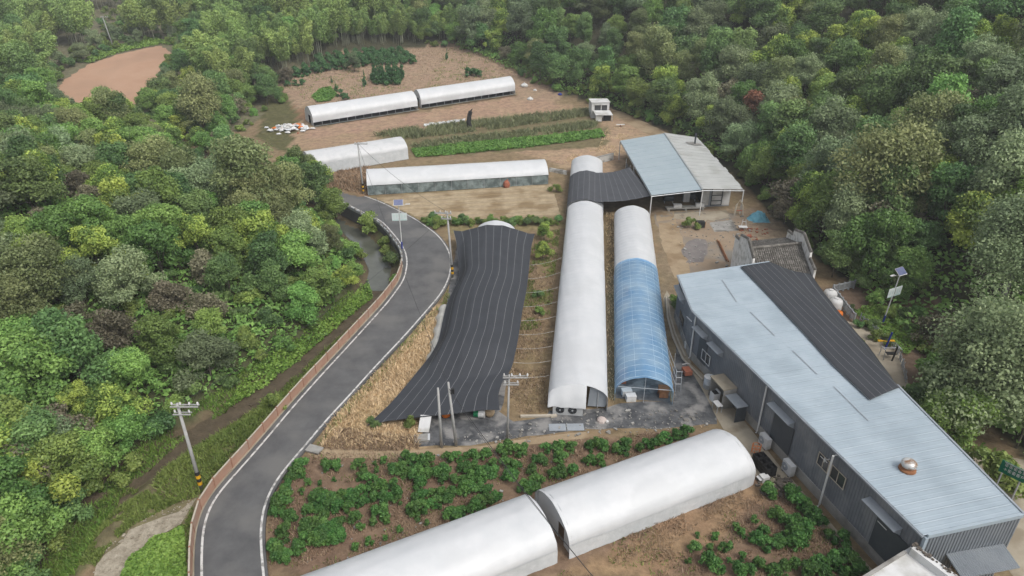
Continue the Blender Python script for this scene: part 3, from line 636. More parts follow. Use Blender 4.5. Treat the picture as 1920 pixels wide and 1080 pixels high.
# middle tunnels
def side_tunnel(name, label, pa, pb, wd, ht, hs, **kw):
    a, b = gr(*pa), gr(*pb); dd = (b-a)[:2]/np.linalg.norm((b-a)[:2]); nn = np.array([-dd[1], dd[0]])
    return Tunnel(name, label, a[:2]+nn*wd/2, b[:2]+nn*wd/2, wd, ht, hs)
t = side_tunnel('greenhouse', 'white tunnel with a rolled-up grey-green side wall above the tilled plot', (690,367), (1028,346), 6.2, 3.6, 1.6); TM = t
t.cover('cover', M['film'], 0, t.L, seed=9, skip=1.75, amp=0.02, rib=1.2); t.skirt(M['film_grey'], 1, 1.85, out=-0.04); t.end(0.02, m=M['film_skirt'], sign=-1); t.end(t.L-0.02, m=M['film_skirt']); t.rails()
for u in np.linspace(0.1, t.L-0.1, 12): mb = MB(); mb.tube([t.pt(u, 3.12, 0), t.pt(u, 3.12, 1.8)], 0.03, 5); mb.build('post', M['steel'], t.t)
mb = MB(); mb.tube([t.pt(0, 3.12, 1.8), t.pt(t.L, 3.12, 1.8)], 0.07, 6); mb.build('roll_bar', M['film_skirt'], t.t)
c = t.pt(t.L*0.76, 3.4, 0); g = thing('cloth_bundle', 'faded red cloth bundle against the grey-green tunnel side', 'cloth', c)
mb = MB(); mb.lathe(c, [(0.5,0.0),(0.62,0.5),(0.5,1.0),(0.25,1.25)], 9); mb.build('cloth', M['red'], g); mb = MB(); mb.tube([c+np.array([0,0,1.1]), c+np.array([0.2,0.1,1.5])], 0.12, 6); mb.build('knot', M['red'], g)
t = side_tunnel('greenhouse', 'weathered white tunnel behind the pole with striped base', (585,330), (766,299), 6.2, 3.7, 2.0)
t.cover('cover', M['film_old'], 0, t.L, seed=10, amp=0.03, rib=1.3); t.skirt(M['film_skirt'], 1, 2.0); t.end(0.02, sign=-1, m=M['film_old']); t.end(t.L-0.02, m=M['film_old']); t.rails()
for (pa, pb, lb, sd) in (((588,237),(784,207),'far white tunnel with an open lower side near the rubbish heap',11),((790,205),(966,178),'far white tunnel with an open lower side at the forest end of the row',12)):
    t = side_tunnel('greenhouse', lb, pa, pb, 6.0, 3.9, 1.7)
    t.cover('cover', M['film'], 0, t.L, seed=sd, skip=0.8, amp=0.02, rib=1.2); t.end(0.02, sign=-1, door=(-0.3,1.3,2.0)); t.end(t.L-0.02); t.rails()
    for u in np.arange(0.1, t.L, 2.0): mb = MB(); mb.tube([t.pt(u, 2.98, 0), t.pt(u, 3.0, 1.72)], 0.03, 5); mb.build('post', M['film'], t.t)
    mb = MB(); mb.grid([[t.pt(u, 3.3, 0.06) , t.pt(u, 3.9, 0.08)] for u in np.linspace(t.L*0.0, t.L, 12)]); mb.build('floor_film', M['film_grey'], t.t)
    mb = MB(); mb.grid([[t.pt(u, x, 0.05) for x in (-2.8, 0, 2.8)] for u in np.linspace(0.2, t.L-0.2, 12)]); mb.build('bed', M['dark'], t.t)  # near-black floor sheet, shade of the open side put into its colour
    mb = MB(); mb.grid([[t.pt(u, -2.6, z) for z in (0, 1.6)] for u in np.linspace(0.2, t.L-0.2, 4)]); mb.build('back_screen', M['dark'], t.t)  # near-black sheet for the dark gap along the open side, shade as colour

# ================================================================== SHADE NETS
def netobj(name, label, P, m, uvs=None):
    P = np.array(P); a, b = P.shape[:2]; mb = MB(); mb.grid(P.tolist()); o = mb.build(name, m, smooth=True)
    me = o.data; uv = me.uv_layers.new(name='UVMap')
    U = np.zeros((a, b))
    if uvs is None:
        for j in range(1, b): U[:, j] = U[:, j-1]+np.linalg.norm(P[:, j]-P[:, j-1], axis=1).mean()
    else: U = uvs
    U = U.ravel(); li = np.zeros(len(me.loops), np.int32); me.loops.foreach_get('vertex_index', li)
    uv.data.foreach_set('uv', np.stack([U[li], np.zeros(len(li))], 1).astype(np.float32).ravel())
    s = o.modifiers.new('thickness', 'SOLIDIFY'); s.thickness = 0.015
    return tag(o, label, 'shade net')
ST = [((850,432,1.9),(1003,438,1.8)),((856,455,1.7),(996,462,1.6)),((859,490,1.3),(992,505,1.6)),((862,520,1.1),(988,540,1.6)),((842,560,1.0),(981,575,1.6)),((836,575,1.1),(977,600,1.6)),
      ((822,640,1.2),(971,640,1.6)),((806,668,1.1),(960,690,1.6)),((768,715,1.0),(942,715,1.6)),((732,757,0.8),(934,740,1.6)),((688,798,0.45),(937,769,1.5))]
Ls = np.array([at(*p) for p, q in ST]); Rs = np.array([at(*q) for p, q in ST])
sp = np.linspace(0, len(ST)-1, 90); Ls = np.stack([np.interp(sp, range(len(ST)), Ls[:,i]) for i in range(3)], 1); Rs = np.stack([np.interp(sp, range(len(ST)), Rs[:,i]) for i in range(3)], 1)
for _ in range(4): Ls[1:-1] = (Ls[:-2]+2*Ls[1:-1]+Ls[2:])/4; Rs[1:-1] = (Rs[:-2]+2*Rs[1:-1]+Rs[2:])/4
P = []; NV = 60
px_ = [p[0] for p in TS.prof[3:-3]]; pz_ = [p[1] for p in TS.prof[3:-3]]
for i in range(90):
    row = []; f = i/89
    for j in range(NV+1):
        v = j/NV; q = Ls[i]*(1-v)+Rs[i]*v
        rel = q-TS.A; x = float(np.dot(rel[:2], TS.n[:2])); u = float(np.dot(rel[:2], TS.d[:2]))
        zt = np.interp(x, px_, pz_, left=0, right=0) if abs(x) < 2.84 else 0
        # tented over the hoops, falling off each side
        tent = 3.16-0.34*max(0, abs(x)-1.2)
        cov = sstep((u-0.0)/9.0)
        z = max(q[2], (max(zt+0.06, min(tent, 3.16) if abs(x) < 1.3 else tent))*cov) if u < TS.L+0.3 else q[2]
        e = min(v, 1-v)*2; z = q[2]+(z-q[2])*sstep(e/0.30)
        z += 0.05*math.sin(9*v+5*f)*e + 0.03*math.sin(23*f+4*v)*e-0.22*math.sin(math.pi*min(v*1.0,1))*sstep((f-0.85)/0.15)*0
        row.append((q[0], q[1], max(z, hz(q[0], q[1])+0.08)))
    P.append(row)
for r in (0, -1):                                            # scalloped ends
    for j in range(NV+1):
        v = j/NV; x, y, z = P[r][j]; P[r][j] = (x, y+(0.8 if r else -0.6)*math.sin(math.pi*v)*(1 if r else 1), z)
Wd = np.linalg.norm(np.array(P)[:, -1]-np.array(P)[:, 0], axis=1)
U = np.tile(np.linspace(0, 10.5, NV+1), (90, 1))
netobj('shade_net', 'large black shade net with pale stitch lines draped over a tunnel beside the road', P, M['net'], U)
# white rolled film along its road side
rp_ = [at(832,575,0.5), at(826,610,0.5), at(818,650,0.5), at(806,690,0.45)]
g = thing('film_roll', 'crumpled off-white film strip between the dry grass and black net', 'film', at(820,640,0))
mb = MB(); P2 = []
for i in range(24):
    f = i/23*3; k = min(2, int(f)); q = rp_[k]*(1-(f-k))+rp_[k+1]*(f-k)
    P2.append([q+np.array([-0.75+0.2*math.sin(i*1.3), 0, -0.4]), q+np.array([-0.4, 0, 0.15+0.1*math.sin(i*2.1)]), q+np.array([0.0,0,0.35]), q+np.array([0.5+0.1*math.sin(i),0,0.3])])
mb.grid(P2); mb.build('film', mat('dirty_film', (0.42,0.41,0.37), (0.55,0.54,0.50), 1.0, 0.6, 0.4, 4), g, smooth=True)
# net over the short tunnel, tied to the canopy shed
P = []; U = []
E0, E1 = at(1224,366,3.9), at(1181,313,3.9)                  # canopy eave, near and far
for i in range(40):
    f = i/39; row = []; u = -0.6+f*13.6
    er = E0*(1-f)+E1*f
    left = [(x, z) for x, z in TN.prof]; path = []
    for x, z in left:
        if x <= 1.7: path.append(TN.pt(u, x*1.015, z*1.015+0.05))
    a = path[-1]
    for k in range(1, 15):
        w_ = k/14; q = a*(1-w_)+er*w_; q = q+np.array([0,0,-0.55*math.sin(math.pi*w_)*(0.4+0.6*abs(f-0.5))]); path.append(q)
    P.append([tuple(q+np.array([0,0,0.03*math.sin(7*f+2*k2)])) for k2, q in enumerate(path)])
netobj('shade_net', 'grey-black shade net slung from the white tunnel to the canopy shed eave', P, M['net_light'])

# ================================================================== GREY SHED
ZL, ZR = 5.8, 6.25
sA, sB, sC = at(1738,1003,ZL), at(1303,582,ZL), at(1275,515,ZL)
sF, sE, sD = at(1917,964,ZR), at(1680,722,ZR), at(1440,490,ZR)
base = lambda p: np.array([p[0], p[1], 0.0])
SH = thing('grey_shed', 'long grey metal shed with pale blue roof and a kinked side wall', 'shed', base((sA+sD)/2))
def poly_at(pts, t):
    P = np.array(pts); s = np.r_[0, np.cumsum(np.linalg.norm(np.diff(P, axis=0), axis=1))]; q = t*s[-1]
    return np.array([np.interp(q, s, P[:,i]) for i in range(3)])
sL, sR = [sA, sB, sC], [sF, sE, sD]
def off2(p, q, d): e = (q-p)[:2]/np.linalg.norm((q-p)[:2]); return np.array([-e[1]*d, e[0]*d, 0])
NS = 46
ov = 0.28
rf = MB(); rf.grid([[poly_at(sL, i/NS)+np.array([-0.0,0,-0.10]), poly_at(sR, i/NS)+np.array([0,0,-0.10])] for i in range(NS+1)]); ROOFO = rf.build('roof', M['trim'], SH)
def roofpt(t, v, dz=0.0):
    a, b = poly_at(sL, t), poly_at(sR, t); e = (b-a)/np.linalg.norm(b-a); a = a-e*ov; b = b+e*0.12
    q = a*(1-v)+b*v; return q+np.array([0,0,0.02+dz])
for i in range(NS):
    t0, t1 = i/NS, (i+1)/NS; tm = [t0, t0+0.10/NS, t0+0.2/NS, t0+0.48/NS, t0+0.56/NS, t0+0.64/NS, t1-0.0004]; zz = [0.0, 0.03, 0.0, 0.0, 0.012, 0.0, 0.0]
    dz = random.uniform(0, 0.012); mb = MB()
    mb.grid([[roofpt(a, v, z+dz) for a, z in zip(tm, zz)] for v in (0.0, 0.5, 1.0)]); mb.f = [f[::-1] for f in mb.f]
    mb.build('roof_sheet', M['roof'], ROOFO)
# lap joints of the roof
for t0, t1, v0, v1 in ((0.93,0.80,0.40,0.40),(0.74,0.62,0.43,0.44),(0.55,0.45,0.45,0.46),(0.40,0.28,0.48,0.50)):
    mb = MB(); mb.grid([[roofpt(t0+(t1-t0)*k/8, v0-0.004, 0.064), roofpt(t0+(t1-t0)*k/8, v0+0.004, 0.064)] for k in range(9)]); mb.build('lap_joint', M['trim'], ROOFO)
# walls
def clad(name, p, q, z0, zp, zq, m, pitch=0.28, depth=0.035, parent=None, gaps=()):
    e = (q-p); e[2] = 0; Ln = np.linalg.norm(e); e /= Ln; nrm = np.array([e[1], -e[0], 0]); n_ = max(2, int(Ln/pitch)); mb = MB(); prof = []
    for i in range(n_):
        for f, dd in ((0,0),(0.35,0),(0.45,depth),(0.9,depth)): prof.append(((i+f)/n_*Ln, dd))
    prof.append((Ln, 0))
    def add(s0, s1, zb, zt):
        pr = [(s0, np.interp(s0, [a for a,_ in prof], [b for _,b in prof]))]+[x for x in prof if s0 < x[0] < s1]+[(s1, np.interp(s1, [a for a,_ in prof], [b for _,b in prof]))]
        mb.grid([[base(p)+e*s+nrm*dd+np.array([0,0,zb]), base(p)+e*s+nrm*dd+np.array([0,0,zt(s)])] for s, dd in pr])
    top = lambda s: zp+(zq-zp)*s/Ln
    cuts = sorted(gaps); s = 0
    for (g0, g1, gz0, gz1) in cuts:
        if g0 > s: add(s, g0, z0, top)
        add(g0, g1, gz1, top)
        if gz0 > z0: add(g0, g1, z0, lambda q_, z=gz0: z)
        s = g1
    add(s, Ln, z0, top)
    mb.f = [f[::-1] for f in mb.f]
    return mb.build(name, m, parent or SH), e, nrm, Ln
def wallpt(px, py, p, q, out=0.0):                           # where a photo position falls on the vertical wall p-q
    e = (q-p)[:2]; nn = np.array([e[1], -e[0]]); nn = nn/np.linalg.norm(nn); d = ray(px, py); t_ = np.dot(p[:2]+nn*out, nn)/np.dot(d[:2], nn)
    return np.array([d[0]*t_, d[1]*t_, CAMZ+d[2]*t_])
PL = 0.95
# wall order runs so that the outside is on the right of p->q: B->A faces the field
wBA, eBA, nBA, LBA = clad('wall', sB, sA, PL, ZL-0.05, ZL-0.05, M['slate'])
wCB, eCB, nCB, LCB = clad('wall', sC, sB, PL, ZL-0.05, ZL-0.05, M['slate'])
fw_p, fw_q = sA, sF
eAF = (sF-sA); eAF[2] = 0; LAF = np.linalg.norm(eAF); eAF /= LAF; nAF = np.array([eAF[1], -eAF[0], 0])
oS0, oS1 = 0.42*LAF, 0.80*LAF
clad('front_wall', sA, sF, 0.05, ZL-0.05, ZR-0.05, M['slate_light'], 0.26, 0.05, gaps=((oS0, oS1, 0.05, 2.9),))
clad('wall', sF, sE, 0.1, ZR-0.05, ZR-0.05, M['slate']); clad('wall', sE, sD, 0.1, ZR-0.05, ZR-0.05, M['slate']); clad('wall', sD, sC, 0.1, ZR-0.05, ZL-0.05, M['slate'])
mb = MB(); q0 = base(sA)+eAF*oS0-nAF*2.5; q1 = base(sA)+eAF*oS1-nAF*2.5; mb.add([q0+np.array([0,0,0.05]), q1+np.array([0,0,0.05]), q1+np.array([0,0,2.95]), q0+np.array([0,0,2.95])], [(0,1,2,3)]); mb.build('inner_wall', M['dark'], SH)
for (p, q, nn) in ((sB, sA, nBA), (sC, sB, nCB)):
    mb = MB(); a, b = base(p), base(q); mb.hexa([a-nn*0.1, b-nn*0.1, b+nn*0.09, a+nn*0.09], [v+np.array([0,0,PL]) for v in (a-nn*0.1, b-nn*0.1, b+nn*0.09, a+nn*0.09)]); mb.build('plinth', M['concrete'], SH)
for (p, q, nn) in ((sB, sA, nBA), (sC, sB, nCB)):
    mb = MB(); o_ = nn*0.33; mb.hexa([p+o_-nn*0.1+np.array([0,0,-0.16]), q+o_-nn*0.1+np.array([0,0,-0.16]), q+o_+nn*0.06+np.array([0,0,-0.16]), p+o_+nn*0.06+np.array([0,0,-0.16])],
                                 [p+o_-nn*0.1+np.array([0,0,-0.03]), q+o_-nn*0.1+np.array([0,0,-0.03]), q+o_+nn*0.06+np.array([0,0,-0.03]), p+o_+nn*0.06+np.array([0,0,-0.03])]); mb.build('gutter', M['trim'], SH)
# dark gaps between the sheet ends and gutter
mb = MB(); mb.hexa([sA+nAF*0.02-np.array([0,0,0.22]), sF+nAF*0.02-np.array([0,0,0.22]), sF+nAF*0.14-np.array([0,0,0.22]), sA+nAF*0.14-np.array([0,0,0.22])],
                   [sA+nAF*0.02+np.array([0,0,0.1]), sF+nAF*0.02+np.array([0,0,0.1]), sF+nAF*0.14+np.array([0,0,0.1]), sA+nAF*0.14+np.array([0,0,0.1])]); mb.build('fascia', M['roof'], SH)
mb = MB(); mb.box(base(sA)+nAF*0.06+nBA*0.06+np.array([0,0,2.85]), (0.22,0.22,5.6), math.atan2(eAF[1], eAF[0])); mb.build('corner_trim', M['roof'], SH)
mb = MB(); mb.hexa([sE-np.array([0.0,0,0.2]), sF-np.array([0,0,0.2]), sF+np.array([0.16,0,-0.2]), sE+np.array([0.16,0,-0.2])], [sE+np.array([0,0,0.11]), sF+np.array([0,0,0.11]), sF+np.array([0.16,0,0.11]), sE+np.array([0.16,0,0.11])]); mb.build('verge_trim', M['trim'], SH)
# downpipes
for (tx, ty, bx, by) in ((1563,850,1535,950),(1437,725,1419,812),(1303,592,1293,672)):
    b = at(bx, by, 0.05); tp_ = np.array([b[0], b[1], 5.45]); mb = MB(); s_ = -nBA if True else nBA
    mb.tube([tp_-nBA*0.35+np.array([0,0,0.06]), tp_, b+np.array([0,0,0.25]), b+nBA*0.12+np.array([0,0,0.06])], 0.085, 8); mb.build('downpipe', M['pvc'], SH)
# canopies, doors and windows on the field wall
def wall_rect(name, P0, P1, z0, z1, nn, m, out=0.06, th=0.05, parent=None):
    a, b = np.array([P0[0],P0[1],0.0]), np.array([P1[0],P1[1],0.0]); mb = MB()
    lo = [a+nn*(out-th), b+nn*(out-th), b+nn*out, a+nn*out]
    mb.hexa([v+np.array([0,0,z0]) for v in lo], [v+np.array([0,0,z1]) for v in lo]); return mb.build(name, m, parent or SH)
def canopy(P0, P1, z, nn, depth=0.6, m=None):
    a, b = np.array([P0[0],P0[1],z]), np.array([P1[0],P1[1],z]); mb = MB(); dn = np.array([0,0,-0.12])
    mb.hexa([a, b, b+nn*depth+dn, a+nn*depth+dn], [v+np.array([0,0,0.06]) for v in (a, b, b+nn*depth+dn, a+nn*depth+dn)]); o = mb.build('canopy', m or M['trim'], SH)
    for q in (a, b):
        mb = MB(); mb.add([q+nn*0.04, q+nn*depth+dn, q+nn*0.04-np.array([0,0,0.6])], [(0,1,2)]); mb.build('bracket', M['trim'], o)
    return o
def along(px, py, out=0.05): return wallpt(px, py, sB, sA, out)
# big sliding door
d0, d1 = along(1638,940), along(1695,1000)
door = wall_rect('door', along(1650,960), along(1706,1022), 1.0, 3.9, nBA, M['door_dark'], 0.10)
canopy(along(1632,930), along(1693,990), 4.6, nBA, 0.75); 
h = along(1654,985,0.14); mb = MB(); mb.box(h, (0.9,0.05,0.08), math.atan2(eBA[1],eBA[0])); mb.build('handle', M['white'], door)
canopy(along(1452,745), along(1492,788), 4.5, nBA, 0.7); wall_rect('door', along(1455,770), along(1490,808), 1.0, 3.9, nBA, M['door_dark'], 0.09)
canopy(along(1308,608), along(1328,628), 4.5, nBA, 0.7); wall_rect('door', along(1312,640), along(1327,655), 1.0, 3.8, nBA, M['door_dark'], 0.09)
canopy(along(1337,632), along(1358,655), 4.4, nBA, 0.7)
e2 = lambda px, py: wallpt(px, py, sC, sB, 0.05)
canopy(e2(1272,540), e2(1284,565), 4.6, nCB, 0.6); wall_rect('window', e2(1277,575), e2(1284,592), 1.6, 2.6, nCB, M['glass'], 0.07)
def window(px0, py0, px1, py1, z0, z1, frame):
    p0, p1 = along(px0, py0), along(px1, py1); wo_ = wall_rect('window', p0, p1, z0, z1, nBA, M['glass'], 0.075)
    L_ = np.linalg.norm((p1-p0)[:2]); e = (p1-p0); e[2] = 0; e /= L_
    for s0, s1, za, zb in ((-0.05,L_+0.05,z0-0.07,z0),(-0.05,L_+0.05,z1,z1+0.06),(-0.05,0.03,z0,z1),(L_-0.03,L_+0.05,z0,z1),(L_/2-0.03,L_/2+0.03,z0,z1)):
        wall_rect('frame', p0+e*s0, p0+e*s1, za, zb, nBA, frame, 0.11, 0.05, parent=wo_)
window(1541,838,1560,858,3.1,4.2,M['cap']); window(1565,864,1590,890,3.1,4.2,M['cap'])
window(1316,672,1330,688,1.5,2.6,M['white'])
mb = MB(); c = along(1550,862,0.35); mb.tube([c-nBA*0.3, c+nBA*0.2], 0.04, 6); mb.tube([c+nBA*0.2+np.array([0,0,-0.2]), c+nBA*0.2+np.array([0,0,0.25])], 0.04, 6); mb.tube([c+nBA*0.2+eBA*-0.5, c+nBA*0.2+eBA*0.3], 0.03, 6); mb.build('antenna', M['white'], SH)
mb = MB(); c = along(1296,602,0.5); mb.tube([c-eBA*1.0, c+eBA*0.1], 0.03, 5); 
for k in range(5): mb.tube([c-eBA*(0.2*k)+np.array([0,0,-0.14]), c-eBA*(0.2*k)+np.array([0,0,0.14])], 0.015, 4)
mb.build('aerial', M['white'], SH)
# roof turbine vent
def roof_hit(px, py):
    d = ray(px, py); z = 6.0
    for _ in range(20):
        q = at(px, py, z); 
        s_ = np.clip((q[1]-sA[1])/(sC[1]-sA[1]), 0, 1); a, b = poly_at(sL, s_), poly_at(sR, s_); v = np.clip((q[0]-a[0])/(b[0]-a[0]), 0, 1); z = a[2]*(1-v)+b[2]*v+0.03
    return at(px, py, z)
c = roof_hit(1701,880)
g = MB(); g.lathe(c, [(0.62,0.0),(0.60,0.12),(0.46,0.18),(0.44,0.3)], 18); vent = g.build('roof_vent', M['rust'], SH)
g = MB(); prof = [(0.44,0.3)]+[(0.56*math.cos(a)**0.6, 0.55+0.32*math.sin(a)) for a in np.linspace(-0.7,1.45,9)]; g.lathe(c, prof, 18); g.build('vent_dome', mat('vent_dome', (0.62,0.62,0.60), (0.72,0.71,0.68), 2, 0.3, metal=0.3, c3=(0.33,0.20,0.12), s3=2), vent, smooth=True)
# front canopy, lettering and door step on the front wall
a, b = base(sA)+eAF*(0.30*LAF), base(sA)+eAF*(0.93*LAF)
mb = MB(); nseg = 26; P = [[], []]
for i in range(nseg*2+1):
    q = a+(b-a)*i/(nseg*2); z = 0.05*(i % 2); P[0].append(q+nAF*0.06+np.array([0,0,3.55+z])); P[1].append(q+nAF*1.7+np.array([0,0,3.05+z]))
mb.grid(P); mb.build('canopy', M['slate_light'], SH)
mb = MB(); mb.hexa([a+nAF*0.06+np.array([0,0,3.45]), b+nAF*0.06+np.array([0,0,3.45]), b+nAF*1.66+np.array([0,0,2.95]), a+nAF*1.66+np.array([0,0,2.95])], [a+nAF*0.06+np.array([0,0,3.52]), b+nAF*0.06+np.array([0,0,3.52]), b+nAF*1.66+np.array([0,0,3.02]), a+nAF*1.66+np.array([0,0,3.02])]); mb.build('canopy_frame', M['trim'], SH)
def stroke(s0, s1, z0, z1, m='white'):
    wall_rect('lettering', base(sA)+eAF*s0, base(sA)+eAF*s1, z0, z1, nAF, M[m], 0.085, 0.03)
x0 = 0.835*LAF
M['red_paint'] = mat('red_paint', (0.45,0.09,0.08), (0.5,0.12,0.1), 2, 0.6)
for s0, s1, z0, z1 in ((0,0.10,1.0,2.55),(0.36,0.46,1.15,2.55),(0.1,0.36,1.0,1.1),(0.1,0.36,1.6,1.7),(0.1,0.36,2.1,2.2),(0.62,0.70,1.55,2.6),(0.78,0.86,1.55,2.6),(0.94,1.02,1.6,2.7),(0.62,1.02,1.45,1.56)): stroke(x0+s0, x0+s1, z0, z1)
for s0, s1, z0, z1 in ((0.50,0.545,1.1,2.5),(0.12,0.16,1.12,2.5)): stroke(x0+s0, x0+s1, z0, z1, 'red_paint')
# net on the roof, hanging over its far edge
P = []; OUT = [(0.99,(1520,516),4.6),(0.86,(1548,556),4.4),(0.72,(1583,600),4.2),(0.55,(1625,648),4.4),(0.42,(1662,698),5.6),(0.36,(1680,724),6.2)]
ts = [o[0] for o in OUT]; ox = np.array([at(*o[1], o[2]) for o in OUT])
LP = [roof_hit(x, y) for x, y in ((1388,502),(1440,556),(1500,620),(1560,686),(1600,724),(1630,752))]
for i in range(60):
    f = i/59*5; k = min(4, int(f)); w_ = f-k; lp = LP[k]*(1-w_)+LP[k+1]*w_; tq = ts[k]*(1-w_)+ts[k+1]*w_; op = ox[k]*(1-w_)+ox[k+1]*w_
    s_ = np.clip((lp[1]-sA[1])/(sC[1]-sA[1]), 0, 1); rp2 = poly_at(sR, min(1, max(0.36+ (0.99-0.36)*(1-i/59), 0)))
    row = []
    for j in range(13): v = j/12; q = lp*(1-v)+rp2*v; row.append(q+np.array([0,0,0.14+0.02*math.sin(5*v+i*0.4)]))
    o2 = op
    for j in range(1, 9): v = j/8; q = rp2*(1-v)+o2*v; row.append(q+np.array([0,0,0.14-0.25*math.sin(math.pi*v)*(1-i/59)+0.02*math.sin(i*0.5+j)]))
    P.append(row)
NETROOF = P
netobj('shade_net', 'black shade net laid over the grey shed roof and hanging off its edge', P, M['net'])
# ================================================================== CANOPY SHED
V3 = lambda x, y, z: np.array([x, y, z], float)
up = lambda z: np.array([0, 0, z], float)
r1 = [at(1163,264,4.7), at(1246,250,5.0), at(1318,355,4.6), at(1222,366,4.3)]
r2 = [at(1245,249,5.12), at(1308,258,4.8), at(1395,355,4.4), at(1316,354,4.72)]
CSH = thing('canopy_shed', 'open-sided shed with one blue-grey and one pale roof slope', 'shed', base((r1[0]+r2[2])/2))
def sheet(name, q, m, n, parent, th=0.05, ribs=True, saw=0):
    R_ = MB(); P = []
    rr = random.Random(3)
    for i in range(n+1):
        f = i/n; a = q[0]*(1-f)+q[3]*f; b = q[1]*(1-f)+q[2]*f; e = b-a; b = b+e*(rr.uniform(-saw, saw) if saw else 0); P.append((a, b))
    ob = None
    for i in range(n):
        (a0, b0), (a1, b1) = P[i], P[i+1]; a1_, b1_ = a0+(a1-a0)*0.985, P[i][1]+((q[1]*(1-(i+1)/n)+q[2]*(i+1)/n)-(q[1]*(1-i/n)+q[2]*i/n))*0.985
        mb = MB(); lo = [a0-up(th), a1_-up(th), b1_-up(th), b0-up(th)]; hi = [a0, a1_, b1_, b0]
        mb.hexa(lo, hi); m0 = a0*0.94+a1*0.06; m1 = b0*0.94+b1_*0.06
        mb.hexa([a0, m0, m1, b0], [a0+up(0.035), m0+up(0.035), m1+up(0.035), b0+up(0.035)])
        mb.build(name, m, parent)
sheet('roof_sheet', r1, M['roof_blue'], 14, CSH); sheet('roof_sheet', r2, M['roof_pale'], 16, CSH, saw=0.025)
mb = MB(); mb.tube([r1[1]+up(0.06), r1[2]+up(0.06)], 0.09, 6); mb.build('ridge_cap', M['trim'], CSH)
for (q, z) in ((r1[3],4.2),(r1[0],4.6),(r1[2],4.5),(r2[2],4.3),(r2[1],4.7),((r1[0]*0.5+r1[3]*0.5),4.4)):
    b = base(q); b[2] = hz(b[0], b[1]); mb = MB(); mb.tube([b, np.array([b[0], b[1], z])], 0.09, 8); mb.build('post', M['pvc'], CSH)
for a, b in ((r1[3], r1[2]), (r1[0], r1[3]), (r1[2], r2[2])):
    mb = MB(); mb.tube([a-up(0.22), b-up(0.25)], 0.07, 6); mb.build('beam', M['steel'], CSH)
for k in range(1, 7):                                         # roof trusses seen under the eave
    f = k/7; a = r1[0]*(1-f)+r1[3]*f; b = r1[1]*(1-f)+r1[2]*f; mb = MB(); mb.tube([a-up(0.15), b-up(0.15)], 0.05, 5); mb.build('rafter', M['steel'], CSH)
# enclosed room under the pale slope
c0, c1 = at(1318,390,0), at(1366,388,0); dep = (base(r2[0])-base(r2[3])); dep /= np.linalg.norm(dep); ew = (c1-c0)/np.linalg.norm(c1-c0); LW = np.linalg.norm(c1-c0)
def panel(p, q, z0, z1, m, name, parent, th=0.08, out=0.0):
    e = (q-p)/np.linalg.norm(q-p); nn = np.array([e[1], -e[0], 0]); mb = MB(); lo = [p+nn*out, q+nn*out, q+nn*(out-th), p+nn*(out-th)]
    mb.hexa([v+up(z0) for v in lo], [v+up(z1) for v in lo]); return mb.build(name, m, parent)
panel(c0, c1, 0, 4.1, M['trim'], 'room_wall', CSH)
panel(c1, c1+dep*9, 0, 4.0, M['plaster'], 'room_wall', CSH); panel(c0+dep*9, c0, 0, 4.1, M['dark'], 'room_wall', CSH)  # near-black room wall has the canopy's shade in its colour
panel(c0-ew*0.6, c0+ew*0.75, 0.5, 3.7, M['white'], 'door_leaf', CSH, 0.05, 0.12)
panel(c1-ew*1.35, c1-ew*0.1, 0.4, 3.9, M['white'], 'door_leaf', CSH, 0.05, 0.10)
wn = panel(c0+ew*1.25, c0+ew*2.95, 0.5, 3.6, M['white'], 'shutter', CSH, 0.05, 0.08)
for z in (0.5, 1.25, 2.2, 3.0, 3.6): panel(c0+ew*1.2, c0+ew*3.0, z-0.07, z+0.07, M['door_dark'], 'slat', wn, 0.03, 0.12)
for s in (1.2, 3.0): panel(c0+ew*(s-0.07), c0+ew*(s+0.07), 0.4, 3.7, M['door_dark'], 'jamb', wn, 0.03, 0.13)
# shade under the blue slope put into a near-black sheet; side frames
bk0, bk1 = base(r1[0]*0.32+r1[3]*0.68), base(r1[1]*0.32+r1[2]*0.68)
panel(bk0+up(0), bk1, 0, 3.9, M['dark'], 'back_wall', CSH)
sd = base(r1[0]*0.35+r1[3]*0.65); sw = base(r1[0]*0.75+r1[3]*0.25)
panel(sw, sd, 0.2, 2.6, M['door_dark'], 'side_screen', CSH)
for k in range(4):
    q = sw*(1-k/3)+sd*k/3; mb = MB(); mb.box(q+up(1.7), (0.1,0.1,3.4)); mb.build('stud', M['pvc'], CSH)
# stove pipe with soot round it
f_, v_ = 0.18, 0.72; pc = (r2[0]*(1-f_)+r2[3]*f_)*(1-v_)+(r2[1]*(1-f_)+r2[2]*f_)*v_
mb = MB(); mb.tube([pc-up(0.3), pc+up(2.0)], 0.16, 10); ch = mb.build('stove_pipe', M['door_dark'], CSH); mb = MB(); mb.tube([pc+up(2.0), pc+up(2.12)], 0.2, 10); mb.build('pipe_collar', M['door_dark'], ch)
nrm_ = np.cross(r2[1]-r2[0], r2[3]-r2[0]); nrm_ /= np.linalg.norm(nrm_); nrm_ *= np.sign(nrm_[2])
ex = (r2[1]-r2[0])/np.linalg.norm(r2[1]-r2[0]); ey = np.cross(nrm_, ex); mb = MB(); rr = random.Random(4)
mb.add([pc+nrm_*0.13]+[pc+nrm_*0.13+ex*math.cos(a)*rr.uniform(1.1,1.9)+ey*math.sin(a)*rr.uniform(0.6,1.1) for a in np.linspace(0, 2*math.pi, 26)[:-1]], [(0, i+1, (i+1) % 25+1) for i in range(25)]); mb.build('soot_stain', M['soot'], CSH)
